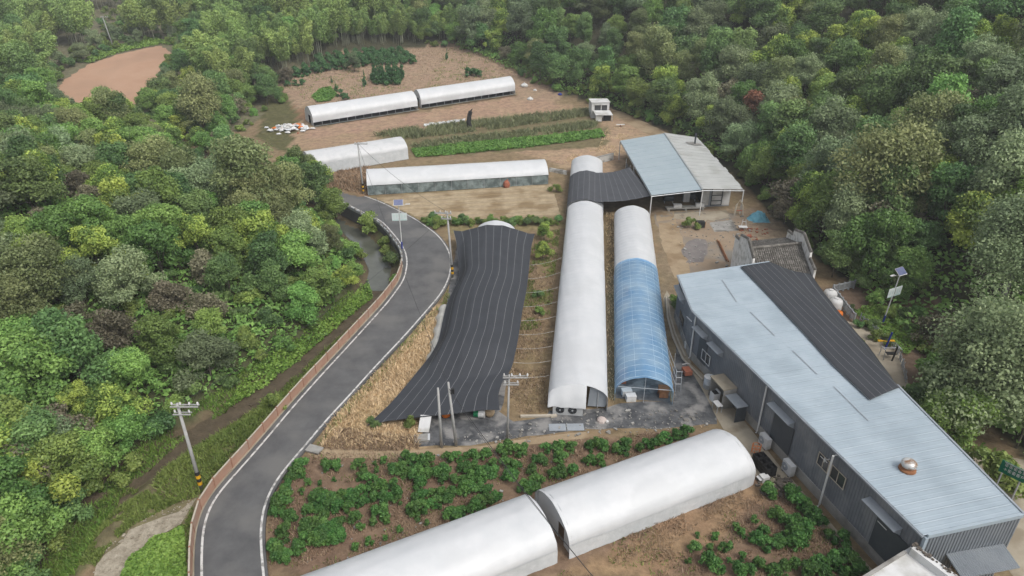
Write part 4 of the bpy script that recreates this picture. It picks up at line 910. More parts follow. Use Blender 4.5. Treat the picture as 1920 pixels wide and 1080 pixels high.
# low counter along the front and things on it
k0, k1 = at(1250,399,0), at(1322,396,0)
CT = thing('counter', 'long low pale counter under the blue-grey canopy roof', 'counter', (k0+k1)/2)
panel(k0, k1, 0.55, 0.75, M['concrete'], 'top', CT, 1.1)
for f in (0.06, 0.5, 0.94): q = k0*(1-f)+k1*f; mb = MB(); mb.box(q+up(0.28)+V3(0,0.5,0), (0.3,0.8,0.55)); mb.build('leg', M['concrete'], CT)
for f, lb, m_ in ((0.28,'white box standing on the low counter of the canopy shed','white'),(0.86,'pale crate at the door end of the low counter','pvc')):
    q = k0*(1-f)+k1*f+V3(0,0.5,0.752); g = thing('box', lb, 'box', q); mb = MB(); mb.box(q+up(0.22), (1.3,0.7,0.42)); mb.build('body', M[m_], g); mb = MB(); mb.box(q+up(0.46), (1.36,0.76,0.06)); mb.build('lid', M[m_], g)
q = at(1289,386,0)+V3(0,1.5,0); g = thing('cabinet', 'tall pale cabinet in the dark under the canopy roof', 'cabinet', q)
mb = MB(); mb.box(q+up(1.2), (1.1,0.7,2.4)); mb.build('carcass', M['trim'], g)
for s in (-1, 1): mb = MB(); mb.box(q+V3(s*0.27,-0.37,1.2), (0.5,0.04,2.2)); dd_ = mb.build('door', M['white'], g); mb = MB(); mb.box(q+V3(s*0.08,-0.41,1.2), (0.03,0.03,0.3)); mb.build('handle', M['steel'], dd_)
for k, (px, py) in enumerate(((1258,392),(1300,388))):
    q = at(px, py, 0)+V3(0,2.5,0); g = thing('machine', ('dark drum machine beside the cabinet under the canopy','dark trestle machine with slanting struts under the canopy')[k], 'machine', q)
    mb = MB(); mb.tube([q+V3(-0.8,0,1.1), q+V3(0.8,0,1.1)], 0.6, 12); mb.build('drum', M['door_dark'], g)
    for s in (-0.7, 0.7): mb = MB(); mb.tube([q+V3(s,-0.6,0), q+V3(s,0,1.1)], 0.06, 5); mb.tube([q+V3(s,0.6,0), q+V3(s,0,1.1)], 0.06, 5); mb.build('trestle', M['steel'], g)

# ================================================================== OLD TILED HOUSE
HR, HE = 5.6, 3.9
ra, rb = at(1403,468,HR), at(1502,458,HR); ea, eb = at(1432,513,HE), at(1523,519,HE)
eav = eb-rb; ea = ra+eav                                       # a true rectangle on plan
M['limewash'] = mat('limewash', (0.74,0.73,0.70), (0.84,0.83,0.80), 0.8, 0.85, 0.1, 6, c3=(0.52,0.51,0.47), s3=1.4)
OH = thing('tiled_house', 'old white-walled house with grey tiled roof and stepped gables', 'house', base((ra+eb)/2))
slope_v = eav; ridge_v = rb-ra; Lr = np.linalg.norm(ridge_v); er = ridge_v/Lr; es = np.array([slope_v[0], slope_v[1], 0]); Ls_ = np.linalg.norm(es); es /= Ls_
bes = -es
rfo = MB(); rfo.add([ra, rb, eb, ea], [(3,2,1,0)]); rc, rd = ra+bes*Ls_-up(HR-HE), rb+bes*Ls_-up(HR-HE); rfo.add([rc, rd, rb, ra], [(3,2,1,0)]); ROOFH = rfo.build('roof', M['tile'], OH)
nT = 26
for side in (0, 1):
    e0, e1 = (ea, eb) if side == 0 else (rc, rd)
    for i in range(nT):                                       # rows of cover tiles, each stepped along the slope
        f = (i+0.5)/nT; a = ra+(rb-ra)*f; b = e0+(e1-e0)*f; mb = MB(); n_ = 15
        for k in range(n_):
            p = a*(1-k/n_)+b*k/n_; q = a*(1-(k+0.97)/n_)+b*(k+0.97)/n_; w0, w1 = 0.105, 0.125; j_ = random.uniform(-0.015,0.015)
            mb.add([p-er*w0, p-er*w0*0.5+up(0.09+j_), p+er*w0*0.5+up(0.09+j_), p+er*w0, q-er*w1, q-er*w1*0.5+up(0.125+j_), q+er*w1*0.5+up(0.125+j_), q+er*w1], [(0,1,5,4),(1,2,6,5),(2,3,7,6),(4,5,6,7)])
        mb.build('tile_row', M['tile'], ROOFH)
mb = MB(); mb.tube([ra+up(0.18), rb+up(0.18)], 0.2, 8); mb.build('ridge_tile', M['tile'], ROOFH)
mb = MB(); mb.hexa([ea-up(0.25), eb-up(0.25), eb+es*0.12-up(0.25), ea+es*0.12-up(0.25)], [ea-up(0.02), eb-up(0.02), eb+es*0.12-up(0.02), ea+es*0.12-up(0.02)]); mb.build('eave_board', M['plaster'], OH)
for p, q in ((ea-es*0.35, eb-es*0.35), (rd-bes*0.35, rc-bes*0.35)):
    mb = MB(); e = (q-p)/np.linalg.norm(q-p); nn = np.array([e[1],-e[0],0]); lo = [base(p), base(q), base(q)-nn*0.25, base(p)-nn*0.25]; mb.hexa(lo, [v+up(HE-0.05) for v in lo]); mb.build('wall', M['plaster'], OH)
for gp, s in ((ra, -1), (rb, 1)):
    o_ = er*s*0.02; th = er*s*0.3
    apex = gp+o_; fr = gp+es*Ls_+o_; bk = gp+bes*Ls_+o_
    outl = [(-Ls_-0.1, 0), (Ls_+0.1, 0), (Ls_+0.1, HE+0.95), (0.62*Ls_, HE+1.35), (0.60*Ls_, HR+0.45), (0.0, HR+1.45), (-0.60*Ls_, HR+0.45), (-0.62*Ls_, HE+1.35), (-Ls_-0.1, HE+0.95)]
    inn = [base(gp)+o_+es*x+up(z) for x, z in outl]; out = [v+th for v in inn]; mb = MB(); n_ = len(outl)
    mb.add(inn+out, [tuple(range(n_)), tuple(range(n_, 2*n_))[::-1]]+[(i, i+n_, (i+1) % n_+n_, (i+1) % n_) for i in range(n_)]); gw = mb.build('gable_wall', M['limewash'], OH)
    for (x0_, z0_), (x1_, z1_) in ((outl[2], outl[3]), (outl[4], outl[5]), (outl[5], outl[6]), (outl[7], outl[8])):
        p = base(gp)+o_+th*0.5+es*x0_+up(z0_+0.003); q = base(gp)+o_+th*0.5+es*x1_+up(z1_+0.003); mb = MB()
        mb.hexa([p-er*0.25, p+er*0.25, q+er*0.25, q-er*0.25], [p-er*0.08+up(0.24), p+er*0.08+up(0.24), q+er*0.08+up(0.24), q-er*0.08+up(0.24)]); mb.build('coping', M['tile'], gw)
# ================================================================== WHITE FLAT-ROOFED HOUSE (corner of the frame)
w0, w1, w2 = at(1632,1082,4.2), at(1709,1034,4.2), at(1802,1082,4.2)
u1 = (w0-w1)/np.linalg.norm(w0-w1); u2 = np.array([-u1[1], u1[0], 0]); u2 = u2*np.sign(np.dot(u2, w2-w1))
WH = thing('white_house', 'white flat-roofed house with a mossy parapet before the grey shed front', 'house', base(w1))
q = [w1, w1+u1*9, w1+u1*9+u2*7.5, w1+u2*7.5]
mb = MB(); mb.prism([tuple(p[:2]) for p in q], 0, 4.1); mb.build('wall', M['white'], WH)
mb = MB(); q2 = [w1-u1*0.25-u2*0.25, w1+u1*9.2-u2*0.25, w1+u1*9.2+u2*7.7, w1-u1*0.25+u2*7.7]; mb.prism([tuple(p[:2]) for p in q2], 4.103, 4.28); mb.build('roof_slab', M['white'], WH)
def wallbar(name, p, q, wd_, z0, z1, m, par):
    e = (q-p)/np.linalg.norm(q-p); nn = np.array([e[1],-e[0],0])*wd_/2; mb = MB(); lo = [base(p)-nn, base(q)-nn, base(q)+nn, base(p)+nn]; mb.hexa([v+up(z0) for v in lo], [v+up(z1) for v in lo]); return mb.build(name, m, par)
wallbar('parapet', w1+u2*0.35-u1*0.0, w1+u2*7.6, 0.0+0.55, 4.283, 4.85, M['white'], WH) if False else None
pr_ = wallbar('parapet', w1+u2*0.1+u1*0.2, w1+u2*7.6+u1*0.2, 0.55, 4.283, 4.9, M['white'], WH)
wallbar('roof_edge', w1+u1*0.55-u2*0.12, w1+u1*9.1-u2*0.12, 0.22, 4.283, 4.4, M['concrete'], WH)
mossb = MB(); rr = random.Random(9)
for k in range(120):
    f = rr.uniform(0, 1)**1.3; p = w1+u2*(0.0+7.5*f)-u1*rr.uniform(-0.25,0.45); s = rr.uniform(0.05,0.16); z = 4.9 if np.dot(p-w1, u1) > -0.06 else 4.28
    mossb.box(np.array([p[0], p[1], z+s*0.4]), (s*1.6, s*1.3, s), rr.uniform(0,3))
o = mossb.build('moss', M['weed_dark'], WH); o['kind'] = 'stuff'
wallbar('moss_ledge', w1+u2*0.3-u1*0.55, w1+u2*7.4-u1*0.55, 0.55, 3.95, 4.09, M['weed_dark'], WH)

# ================================================================== ROADSIDE FENCE
FQ = offs(QL, 0.62); FL = np.r_[0, np.cumsum(np.linalg.norm(np.diff(FQ, axis=0), axis=1))]
iy = [i for i in range(len(FQ)) if FQ[i][1] < 85.5]; sEnd = FL[iy[-1]]; sBeg = 2.0
RF = thing('road_fence', 'terracotta panel fence on a pale kerb along the stream side of the road', 'fence', (FQ[20][0], FQ[20][1], ROADZ))
def fpt(s, off=0.0): 
    p = np.array([np.interp(s, FL, FQ[:,0]), np.interp(s, FL, FQ[:,1])]); q = np.array([np.interp(s+0.2, FL, FQ[:,0]), np.interp(s+0.2, FL, FQ[:,1])]); e = (q-p)/np.linalg.norm(q-p)
    return np.array([p[0]-e[1]*off, p[1]+e[0]*off, 0.0]), math.atan2(e[1], e[0])
npan = int((sEnd-sBeg)/2.4); 
for k in range(npan):
    s0, s1 = sBeg+(sEnd-sBeg)*k/npan, sBeg+(sEnd-sBeg)*(k+1)/npan
    a, _ = fpt(s0+0.06); b, _ = fpt(s1-0.06); e = (b-a)/np.linalg.norm(b-a); nn = np.array([-e[1], e[0], 0])*0.035; jz = random.uniform(-0.015,0.015)
    mb = MB()
    nb = 5
    for r in range(nb):                                       # boards
        z0, z1 = 0.40+r*0.19+jz, 0.40+r*0.19+0.175+jz; lo = [a-nn, b-nn, b+nn, a+nn]; mb.hexa([v+up(z0) for v in lo], [v+up(z1) for v in lo])
    pn = mb.build('panel', M['terracotta'], RF)
    mb = MB(); lo = [a-nn*1.8, b-nn*1.8, b+nn*1.8, a+nn*1.8]; mb.hexa([v+up(1.36+jz) for v in lo], [v+up(1.42+jz) for v in lo]); mb.build('rail', M['cap'], pn)
    p, rz = fpt(s0); mb = MB(); mb.box(p+up(0.88), (0.11,0.13,1.2), rz); mb.build('post', M['post'], RF)
kb = MB(); rows = []
for s in np.linspace(sBeg, sEnd, 120):
    p, _ = fpt(s, -0.14); q, _ = fpt(s, 0.22); rows.append([q+up(-1.2), q+up(0.385), p+up(0.385), p+up(0.2)])
kb.grid(rows); kb.build('kerb', M['concrete_tan'], RF)
# grey rail where the road bends on
i0 = iy[-1]; GQ = FQ[i0:]; GLn = FL[i0:]-FL[i0]
GR_ = thing('stone_rail', 'mottled grey stone rail on the road bend past the terracotta fence', 'railing', (GQ[3][0], GQ[3][1], ROADZ))
s = 0.15
while s < min(34, GLn[-1]-1):
    a, rz = fpt(sEnd+s); b, _ = fpt(sEnd+s+1.35); e = (b-a)/np.linalg.norm(b-a); nn = np.array([-e[1], e[0], 0])*0.09
    mb = MB(); lo = [a-nn, b-nn, b+nn, a+nn]; mb.hexa([v+up(0.15) for v in lo], [v+up(0.55+0.12*math.sin(s*3)) for v in lo]); mb.build('block', M['bluegrey'], GR_)
    mb = MB(); mb.box(a-e*0.08+up(0.5), (0.2,0.24,0.8), rz); mb.build('post', M['concrete'], GR_); s += 1.55

# ================================================================== POLES, LAMPS, CABLES
def utility_pole(b, h, label, lean=(0,0), arms=2, band=True, rz=0.0, r=0.17, group=None):
    b = np.array(b, float); g = thing('utility_pole', label, 'pole', b, group); tp = b+V3(lean[0], lean[1], h)
    mb = MB(); mb.tube([b-up(0.3), tp], r, 12, r*0.62); mb.build('shaft', M['pole'], g, smooth=True)
    if band:
        for k, z in enumerate((0.55, 0.9, 1.25, 1.6)):
            m_ = M['yellow'] if k % 2 == 0 else M['black']; q = b+(tp-b)*(z/h); q2 = b+(tp-b)*((z+0.33)/h); mb = MB(); mb.tube([q, q2], r+0.02, 12); mb.build('warning_band', m_, g)
    cs, sn = math.cos(rz), math.sin(rz)
    for a in range(arms):
        z = h-0.25-0.75*a; q = b+(tp-b)*(z/h); L_ = 1.1 if a == 0 else 0.7; sh = 0.55 if a == 0 else 0.2
        for dd_ in (-0.14, 0.14):
            mb = MB(); mb.box(q+V3(cs*sh-sn*dd_, sn*sh+cs*dd_, 0), (2*L_, 0.07, 0.09), rz); arm = mb.build('crossarm', M['pole'], g)
        for f in ((-0.9,-0.3,0.35,0.95) if a == 0 else (-0.8,0.8)):
            c = q+V3(cs*(sh+f*L_), sn*(sh+f*L_), 0.05); mb = MB(); mb.lathe(c, [(0.03,0),(0.03,0.1),(0.09,0.12),(0.06,0.18),(0.085,0.21),(0.05,0.3)], 8); mb.build('insulator', M['white'], arm)
    return tp
P1 = utility_pole(gr(378,917), 9.0, 'concrete pole with striped base standing between road fence and stream bank', arms=2)
P2 = utility_pole(at(849,520,0), 9.5, 'concrete pole with striped base beside the black net and road bend', lean=(-0.35,0), rz=math.pi*0.97)
P3 = utility_pole(gr(682,364), 9.2, 'concrete pole with striped base in front of the weathered white tunnel', lean=(-0.1,0), arms=1)
P4 = utility_pole(at(828,838,0), 6.6, 'plain short concrete post left standing by the dark ground sheet, arms missing', arms=0, band=False, r=0.15)
P5 = utility_pole(at(856,836,0), 7.1, 'leaning concrete post with a small dark box near its top', lean=(-0.45,0), arms=0, band=False, r=0.15)
mb = MB(); mb.box(P5+V3(0.35,0,-0.95), (0.3,0.25,0.5)); o = mb.build('junction_box', M['black']); o.parent = [x for x in C.objects if x.name.startswith('utility_pole') and x.get('label','').startswith('leaning concrete')][0]
for v in o.data.vertices: v.co.x -= o.parent.location.x; v.co.y -= o.parent.location.y; v.co.z -= o.parent.location.z
P6 = utility_pole(at(951,826,0), 7.4, 'slim concrete pole with cross-arms at the strip between net and long tunnel', lean=(0.2,0), arms=2, band=False, r=0.12)
P7 = utility_pole(gr(214,92), 9.5, 'far pale pole beyond the clay field', lean=(-1.0,0), arms=1, band=False)
gb = gr(452,120)
P8 = utility_pole(gb, 9.5, 'far pole rising from the bamboo thicket', lean=(-0.8,0), arms=1, band=False)
def cable(label, a, b, sag, r=0.022, group=None):
    a, b = np.array(a), np.array(b); mb = MB(); mb.tube([a*(1-t)+b*t-up(4*sag*t*(1-t)) for t in np.linspace(0, 1, 24)], r, 5)
    return tag(mb.build('overhead_cable', M['wire']), label, 'cable', group)
cable('overhead cable from the leaning post out over the front greenhouse pair', P5+up(-0.6), V3(7.5,25,6.2), 0.6, 0.028)
cable('overhead cable from the leaning post across the net to the striped pole beyond the bend', P5+up(-0.3), P3+up(-0.3), 1.0)
cable('thin second cable crossing over the near corner of the closed tunnel', P5+up(-0.9), V3(9.0,24,5.2), 0.9, 0.016)
cable('overhead cable between the two striped poles at the road bend', P2+up(-0.1), P3+up(-0.1), 0.8)
cable('overhead cable from the striped pole at the net to the one by the stream', P2+up(-0.2), P1+up(-0.1), 1.4, 0.016)
cable('overhead cable from the bamboo pole down to the rubbish heap end', P8, gr(525,238)+up(5.5), 1.5, 0.03)
cable('overhead cable between the bamboo pole and the hill beyond', P8, V3(-95,300,30), 2.0, 0.03)
cable('overhead cable from the far clay-field pole to the bamboo pole', P7, P8, 2.0, 0.02)
def solar_lamp(b, h, label, sign_h, rz, arm_dir, sign_w=1.9, lean=0.0, two=True):
    b = np.array(b, float); g = thing('solar_street_lamp', label, 'street lamp', b); tp = b+V3(lean,0,h); cs, sn = math.cos(rz), math.sin(rz)
    mb = MB(); mb.tube([b, b+(tp-b)*0.16], 0.12, 10); mb.build('base_sleeve', M['blue'], g)
    mb = MB(); mb.tube([b+(tp-b)*0.16, tp], 0.075, 10, 0.05); mb.build('mast', M['pvc'], g)
    mb = MB(); mb.box(tp+V3(0,0,0.25), (1.25,0.9,0.05), rz, math.radians(38)); pn = mb.build('solar_panel', M['panel'], g)
    mb = MB(); mb.box(tp+V3(0,0,0.21), (1.35,1.0,0.05), rz, math.radians(38)); mb.build('panel_frame', M['white'], pn)
    q = b+(tp-b)*0.95; e = q+V3(arm_dir*1.3*cs, arm_dir*1.3*sn, 0.3); mb = MB(); mb.tube([q, e], 0.035, 6); mb.build('lamp_arm', M['pvc'], g)
    mb = MB(); mb.box(e, (0.65,0.22,0.08), rz); mb.build('lamp_head', M['white'], g)
    s = b+(tp-b)*(sign_h/h)
    for k, sx in enumerate((-1, 1)):
        c = s+V3(sx*(sign_w/4+0.06)*cs, sx*(sign_w/4+0.06)*sn, 0)+V3(sn*0.1, -cs*0.1, 0); mb = MB(); mb.box(c, (sign_w/2, 0.05, 1.15), rz); sg = mb.build('sign_board', M['signpale'], g)
        mb = MB(); mb.box(c+V3(sn*0.04, -cs*0.04, -0.46), (sign_w/2-0.2, 0.02, 0.09), rz); mb.build('print_band', M['teal'], sg)
        for j in range(2):
            mb = MB(); mb.box(c+V3((j-0.5)*0.4*cs+sn*0.04, (j-0.5)*0.4*sn-cs*0.04, 0.05), (0.05, 0.02, 0.5), rz); mb.build('print_mark', M['teal'], sg)
    return g
solar_lamp(at(754,466,ROADZ), 6.9, 'solar street lamp with a pale twin sign on the road bend by the stream', 5.0, 0.1, 1, 2.0)
solar_lamp(at(1655,606,0), 6.7, 'solar street lamp with a pale sign in the garden behind the shed', 4.3, 0.45, -1, 2.1, 0.35)
# tie ropes between the net and the long tunnel
for k in range(9):
    f = k/8; pa = (993-50*f+ (6 if k > 6 else 0), 497+207*f); pb = (1056-26*f, 482+222*f)
    mb = MB(); a, b = at(*pa, 1.5), at(*pb, 1.9)
    mb.tube([a*(1-t)+b*t-up(0.25*4*t*(1-t)) for t in np.linspace(0, 1, 10)], 0.013, 5)
    tag(mb.build('tie_rope', M['rope']), 'white tie rope strung between the black net and the long tunnel', 'rope', 'tie ropes between net and tunnel')

# ================================================================== THINGS AROUND THE YARD
rz_w = math.atan2(eBA[1], eBA[0])
def aircon(px, py, label):
    c = at(px, py, 0); g = thing('air_conditioner', label, 'air conditioner', c); mb = MB(); mb.box(c+up(0.72), (1.15,0.5,1.1), rz_w); mb.build('case', M['white'], g)
    for s in (-0.4, 0.4): mb = MB(); mb.box(c+eBA*s+up(0.085), (0.1,0.5,0.16), rz_w); mb.build('foot', M['door_dark'], g)
    f = c+nBA*0.252+up(0.75)-eBA*0.2; mb = MB(); mb.tube([f, f+nBA*0.03], 0.38, 18); fg = mb.build('fan_grille', M['trim'], g); mb = MB(); mb.tube([f+nBA*0.031, f+nBA*0.05], 0.1, 10); mb.build('hub', M['white'], fg)
aircon(1432,838,'white air conditioner beside the downpipe behind the black crates'); aircon(1476,888,'white air conditioner with dark brush piled round it at the shed wall')
for k, (px, py, pz, s) in enumerate(((1430,880,0,0),)):
    c = at(px, py, 0); n_ = 0
    for i in range(3):
        for j in range(2):
            for l_ in range(3):
                q = c+eBA*(i*0.72-0.7)+nBA*(j*0.55-0.3)+up(l_*0.36); g = thing('crate', 'black plastic crate in the pile at the closed tunnel end', 'crate', q, 'black crates piled by the closed tunnel end')
                mb = MB(); w_, d_, h_ = 0.66, 0.5, 0.33
                for (cx, cy, sx, sy) in ((0,-d_/2+0.02,w_,0.03),(0,d_/2-0.02,w_,0.03),(-w_/2+0.02,0,0.03,d_-0.08),(w_/2-0.02,0,0.03,d_-0.08)):
                    mb.box(q+eBA*cx+nBA*cy+up(h_/2), (sx,sy,h_), rz_w)
                mb.build('side', M['black'], g); mb = MB(); mb.box(q+up(0.02), (w_-0.1,d_-0.1,0.03), rz_w); mb.build('floor', M['black'], g)
c = at(1416,850,0); g = thing('basket', 'orange wire basket behind the black crates', 'basket', c)
for z in (0.3, 0.65, 1.0): mb = MB(); mb.tube([c+V3(0.4*math.cos(a),0.3*math.sin(a),z) for a in np.linspace(0, 2*math.pi, 9)], 0.025, 4); mb.build('hoop', M['orange'], g)
for a in np.linspace(0, 2*math.pi, 7)[:-1]: mb = MB(); mb.tube([c+V3(0.4*math.cos(a),0.3*math.sin(a),0), c+V3(0.4*math.cos(a),0.3*math.sin(a),1.0)], 0.025, 4); mb.build('rod', M['orange'], g)
c = at(1432,900,0); g = thing('box', 'white open carton beside the closed tunnel end', 'box', c); mb = MB(); mb.box(c+up(0.25), (0.7,0.6,0.5), 0.3); mb.build('body', M['white'], g); mb = MB(); mb.box(c+V3(-0.45,-0.1,0.3), (0.3,0.6,0.04), 0.3); mb.build('flap', M['white'], g)
# wash hut by the wall
c = along(1362,745,0.0); c[2] = 0
HT = thing('wash_hut', 'small concrete lean-to with a washing machine against the shed wall', 'lean-to', at(1372,755,0))
h0, h1 = along(1353,722,0.1), along(1378,748,0.1); h0[2] = h1[2] = 0
_ss = np.linspace(0, LBA, 300); _wx = np.array([proj(*(base(sB)+eBA*q+nBA*0.1))[0] for q in _ss])
wb = lambda px: base(sB)+eBA*float(np.interp(px, _wx, _ss))+nBA*0.12
h0 = wb(1351); h1 = wb(1376)
def lean(h0, h1, dp, zt, m, roofm):
    e = (h1-h0)/np.linalg.norm(h1-h0); nn = np.array([e[1],-e[0],0]); mb = MB(); lo = [h0, h1, h1+nn*dp, h0+nn*dp]
    mb.hexa([v+up(zt-0.05) for v in lo], [v+up(zt+0.08) for v in lo]); mb.build('roof', roofm, HT)
    for p in (h0, h1): mb = MB(); lo = [p, p+nn*(dp-0.1), p+nn*(dp-0.1)+e*0.1*(1 if p is h0 else -1), p+e*0.1*(1 if p is h0 else -1)]; mb.hexa(lo, [v+up(zt-0.053) for v in lo]); mb.build('wall', m, HT)
    return e, nn
e_, n__ = lean(h0, h1, 1.5, 2.3, M['concrete'], M['concrete_tan'])
h2 = h1+e_*2.2; mb = MB(); lo = [h1+e_*0.12+n__*0.1, h2+n__*0.1, h2+n__*1.3, h1+e_*0.12+n__*1.3]; mb.hexa([v+up(1.75) for v in lo], [v+up(1.85) for v in lo]); mb.build('side_roof', M['trim'], HT)
mb = MB(); mb.box(h2+n__*0.7-e_*0.1+up(0.85), (0.08,1.1,1.7), math.atan2(e_[1],e_[0])); mb.build('side_wall', M['door_dark'], HT)
c = h0+e_*1.0+n__*1.3; g = thing('washing_machine', 'white top-loading washing machine in the concrete lean-to', 'washing machine', c); mb = MB(); mb.box(c+up(0.5), (0.75,0.7,1.0), rz_w); mb.build('body', M['white'], g); mb = MB(); mb.box(c+up(1.03), (0.6,0.55,0.05), rz_w); mb.build('lid', M['black'], g); mb = MB(); mb.box(c-n__*0.3+up(1.1), (0.75,0.14,0.2), rz_w); mb.build('control_panel', M['white'], g)
c = h0+e_*2.5+n__*1.9; g = thing('table', 'small white table beside the washing machine', 'table', c); mb = MB(); mb.box(c+up(0.85), (1.0,0.6,0.06), rz_w); mb.build('top', M['white'], g)
for sx, sy in ((-1,-1),(1,-1),(1,1),(-1,1)): mb = MB(); mb.box(c+e_*sx*0.42+n__*sy*0.24+up(0.41), (0.05,0.05,0.82), rz_w); mb.build('leg', M['steel'], g)
c = wb(1340)+nBA*0.75; g = thing('water_drum', 'tall steel drum with bright lid beside the concrete lean-to', 'drum', c); mb = MB(); mb.lathe(c, [(0.5,0),(0.52,0.05),(0.52,0.5),(0.54,0.53),(0.52,0.56),(0.52,1.25),(0.5,1.28)], 18); mb.build('barrel', M['steel'], g, smooth=True); mb = MB(); mb.lathe(c+up(1.285), [(0.54,0),(0.54,0.05),(0.2,0.12),(0.06,0.13)], 18); mb.build('lid', M['white'], g)
# long pipes on the ground by the shed path
for k, (pts, r) in enumerate((([(1252,555),(1256,590),(1266,625),(1285,668)], 0.1), ([(1249,557),(1252,595),(1262,632),(1280,672),(1318,712)], 0.12))):
    mb = MB(); mb.tube([at(x, y, 0.18) for x, y in pts], r, 8); tag(mb.build('drain_pipe', M['cap']), ('thin buff pipe lying along the path nearer the shed wall','thick buff pipe lying along the path edge nearer the blue tunnel')[k], 'pipe')
for k, (px, py, lb) in enumerate(((1291,684,'white box at the foot of the shed downpipe'),)):
    c = at(1287,655,0); g = thing('meter_box', lb, 'box', c); mb = MB(); mb.box(c+up(0.5), (0.5,0.4,0.7), rz_w); mb.build('body', M['white'], g); mb = MB(); mb.box(c+up(0.88), (0.56,0.46,0.05), rz_w); mb.build('lid', M['white'], g); mb = MB(); mb.box(c+up(0.08), (0.4,0.3,0.14), rz_w); mb.build('foot', M['concrete'], g)
c = at(1287,703,0); g = thing('barrow', 'small rust-red cart beside the buff pipe', 'cart', c); mb = MB(); mb.box(c+up(0.5), (0.8,1.0,0.5), 0.2); mb.build('tray', M['red'], g); mb = MB(); mb.box(c+V3(0,0.75,0.9), (0.8,0.06,0.06), 0.2); mb.build('handle', M['rope'], g)
for s in (-0.4, 0.4): mb = MB(); mb.tube([c+V3(s-0.04,0,0.2), c+V3(s+0.04,0,0.2)], 0.2, 10); mb.build('wheel', M['black'], g)
# metal rack at the mouth of the blue tunnel
c = at(1266,735,0); g = thing('pipe_rack', 'tall thin steel rack beside the blue tunnel mouth', 'rack', c)
for dx, dy in ((0,0),(0.55,0),(0,3.2),(0.55,3.2),(0.1,6.2)): mb = MB(); mb.tube([c+V3(dx,dy,0), c+V3(dx-0.15,dy,2.6)], 0.03, 5); mb.build('upright', M['steel'], g)
for z in (1.0, 1.8, 2.5):
    mb = MB(); mb.tube([c+V3(-0.1,0,z), c+V3(-0.1,6.2,z)], 0.025, 5); mb.build('rail', M['steel'], g); mb = MB(); mb.tube([c+V3(-0.12,0,z), c+V3(0.45,0,z)], 0.025, 5); mb.build('rung', M['steel'], g)
# boards and bins near the net
c = at(797,803,0); g = thing('board', 'tilted white board leaning at the edge of the dark ground sheet', 'board', c); mb = MB(); mb.box(c+up(0.55), (1.05,1.7,0.06), -0.1, math.radians(28)); mb.build('face', M['white'], g); mb = MB(); mb.box(c+V3(0,0.4,0.35), (0.08,0.08,0.7)); mb.build('prop', M['rust'], g)
c = at(790,823,0); g = thing('paving_slab', 'worn pale slab on the ground below the white board', 'slab', c); mb = MB(); mb.box(c+up(0.09), (1.3,1.0,0.16), 0.2); mb.build('slab', M['concrete'], g); mb = MB(); mb.box(c+V3(0.7,0.1,0.16), (0.2,0.9,0.05), 0.1); mb.build('film_scrap', M['film'], g)
c = at(900,781,0); g = thing('barrel', 'green and white barrel lying under the black net edge', 'barrel', c); mb = MB(); mb.tube([c+V3(-0.55,0.1,0.42), c+V3(-0.1,0.0,0.42)], 0.42, 16); mb.build('drum', M['green'], g); mb = MB(); mb.tube([c+V3(-0.098,0.0,0.42), c+V3(0.5,-0.1,0.42)], 0.43, 16); mb.build('end', M['white'], g)
c = at(836,779,0); g = thing('tub', 'orange-red tub behind the concrete posts', 'tub', c); mb = MB(); mb.lathe(c, [(0.4,0),(0.5,0.5),(0.54,0.52)], 14); mb.build('tub', M['orange'], g); mb = MB(); mb.lathe(c+up(0.525), [(0.5,0),(0.45,0.02)], 14); mb.build('rim', M['rust'], g)
c = at(880,775,0); g = thing('plank_stack', 'pale planks stacked under the black net edge', 'planks', c)
for k in range(3): mb = MB(); mb.box(c+V3(0.1*k,0.6,0.08+0.13*k), (2.6,0.3,0.1), 0.05*k); mb.build('plank', M['pvc'], g)
c = at(918,778,0); g = thing('sack', 'straw-coloured sack beside the green and white barrel', 'sack', c); mb = MB(); mb.lathe(c, [(0.42,0),(0.52,0.3),(0.48,0.75),(0.3,0.95),(0.1,1.0)], 10); mb.build('bag', M['path'], g, smooth=True); mb = MB(); mb.lathe(c+up(1.0), [(0.08,0),(0.16,0.12)], 8); mb.build('neck', M['path'], g)
for k, (x0, y0, x1, y1) in enumerate(((1040,806,1085,805),)):
    c = at(1062,802,0); g = thing('panel_sheet', 'flat grey metal sheets lying on the dark ground mat', 'sheet', c)
    for s in (-0.85, 0.85): mb = MB(); mb.box(c+V3(s,0.02*s,0.06), (1.6,1.0,0.05), 0.02); mb.build('sheet', M['trim'], g)
c = at(1128,789,0); g = thing('tarp_bundle', 'pinkish crumpled bundle on the dark ground mat', 'bundle', c); mb = MB(); mb.lathe(c, [(0.5,0),(0.45,0.2),(0.25,0.36),(0.05,0.4)], 9); mb.build('cloth', mat('pale_cloth', (0.5,0.42,0.38), (0.6,0.52,0.48), 3, 0.9), g); mb = MB(); mb.box(c+V3(0.4,-0.2,0.06), (0.5,0.25,0.1), 0.5); mb.build('fold', M['white'], g)
c = at(588,845,0); g = thing('stone_slab', 'pale stone slab bridging the road edge and the dirt path', 'slab', c); mb = MB(); mb.box(c+up(0.2), (1.6,0.9,0.14), -0.35); mb.build('top', M['concrete'], g); mb = MB(); mb.box(c+up(0.06), (1.2,0.6,0.13), -0.35); mb.build('bearer', M['concrete'], g)
c = at(1005,782,0); g = thing('timber', 'pale timber lying along the end of the dry strip', 'timber', c); mb = MB(); mb.box(c+up(0.14), (3.0,0.22,0.22), 0.03); mb.build('beam', M['cap'], g); mb = MB(); mb.box(c+V3(1.7,0.05,0.11), (0.6,0.3,0.2), 0.3); mb.build('offcut', M['cap'], g)
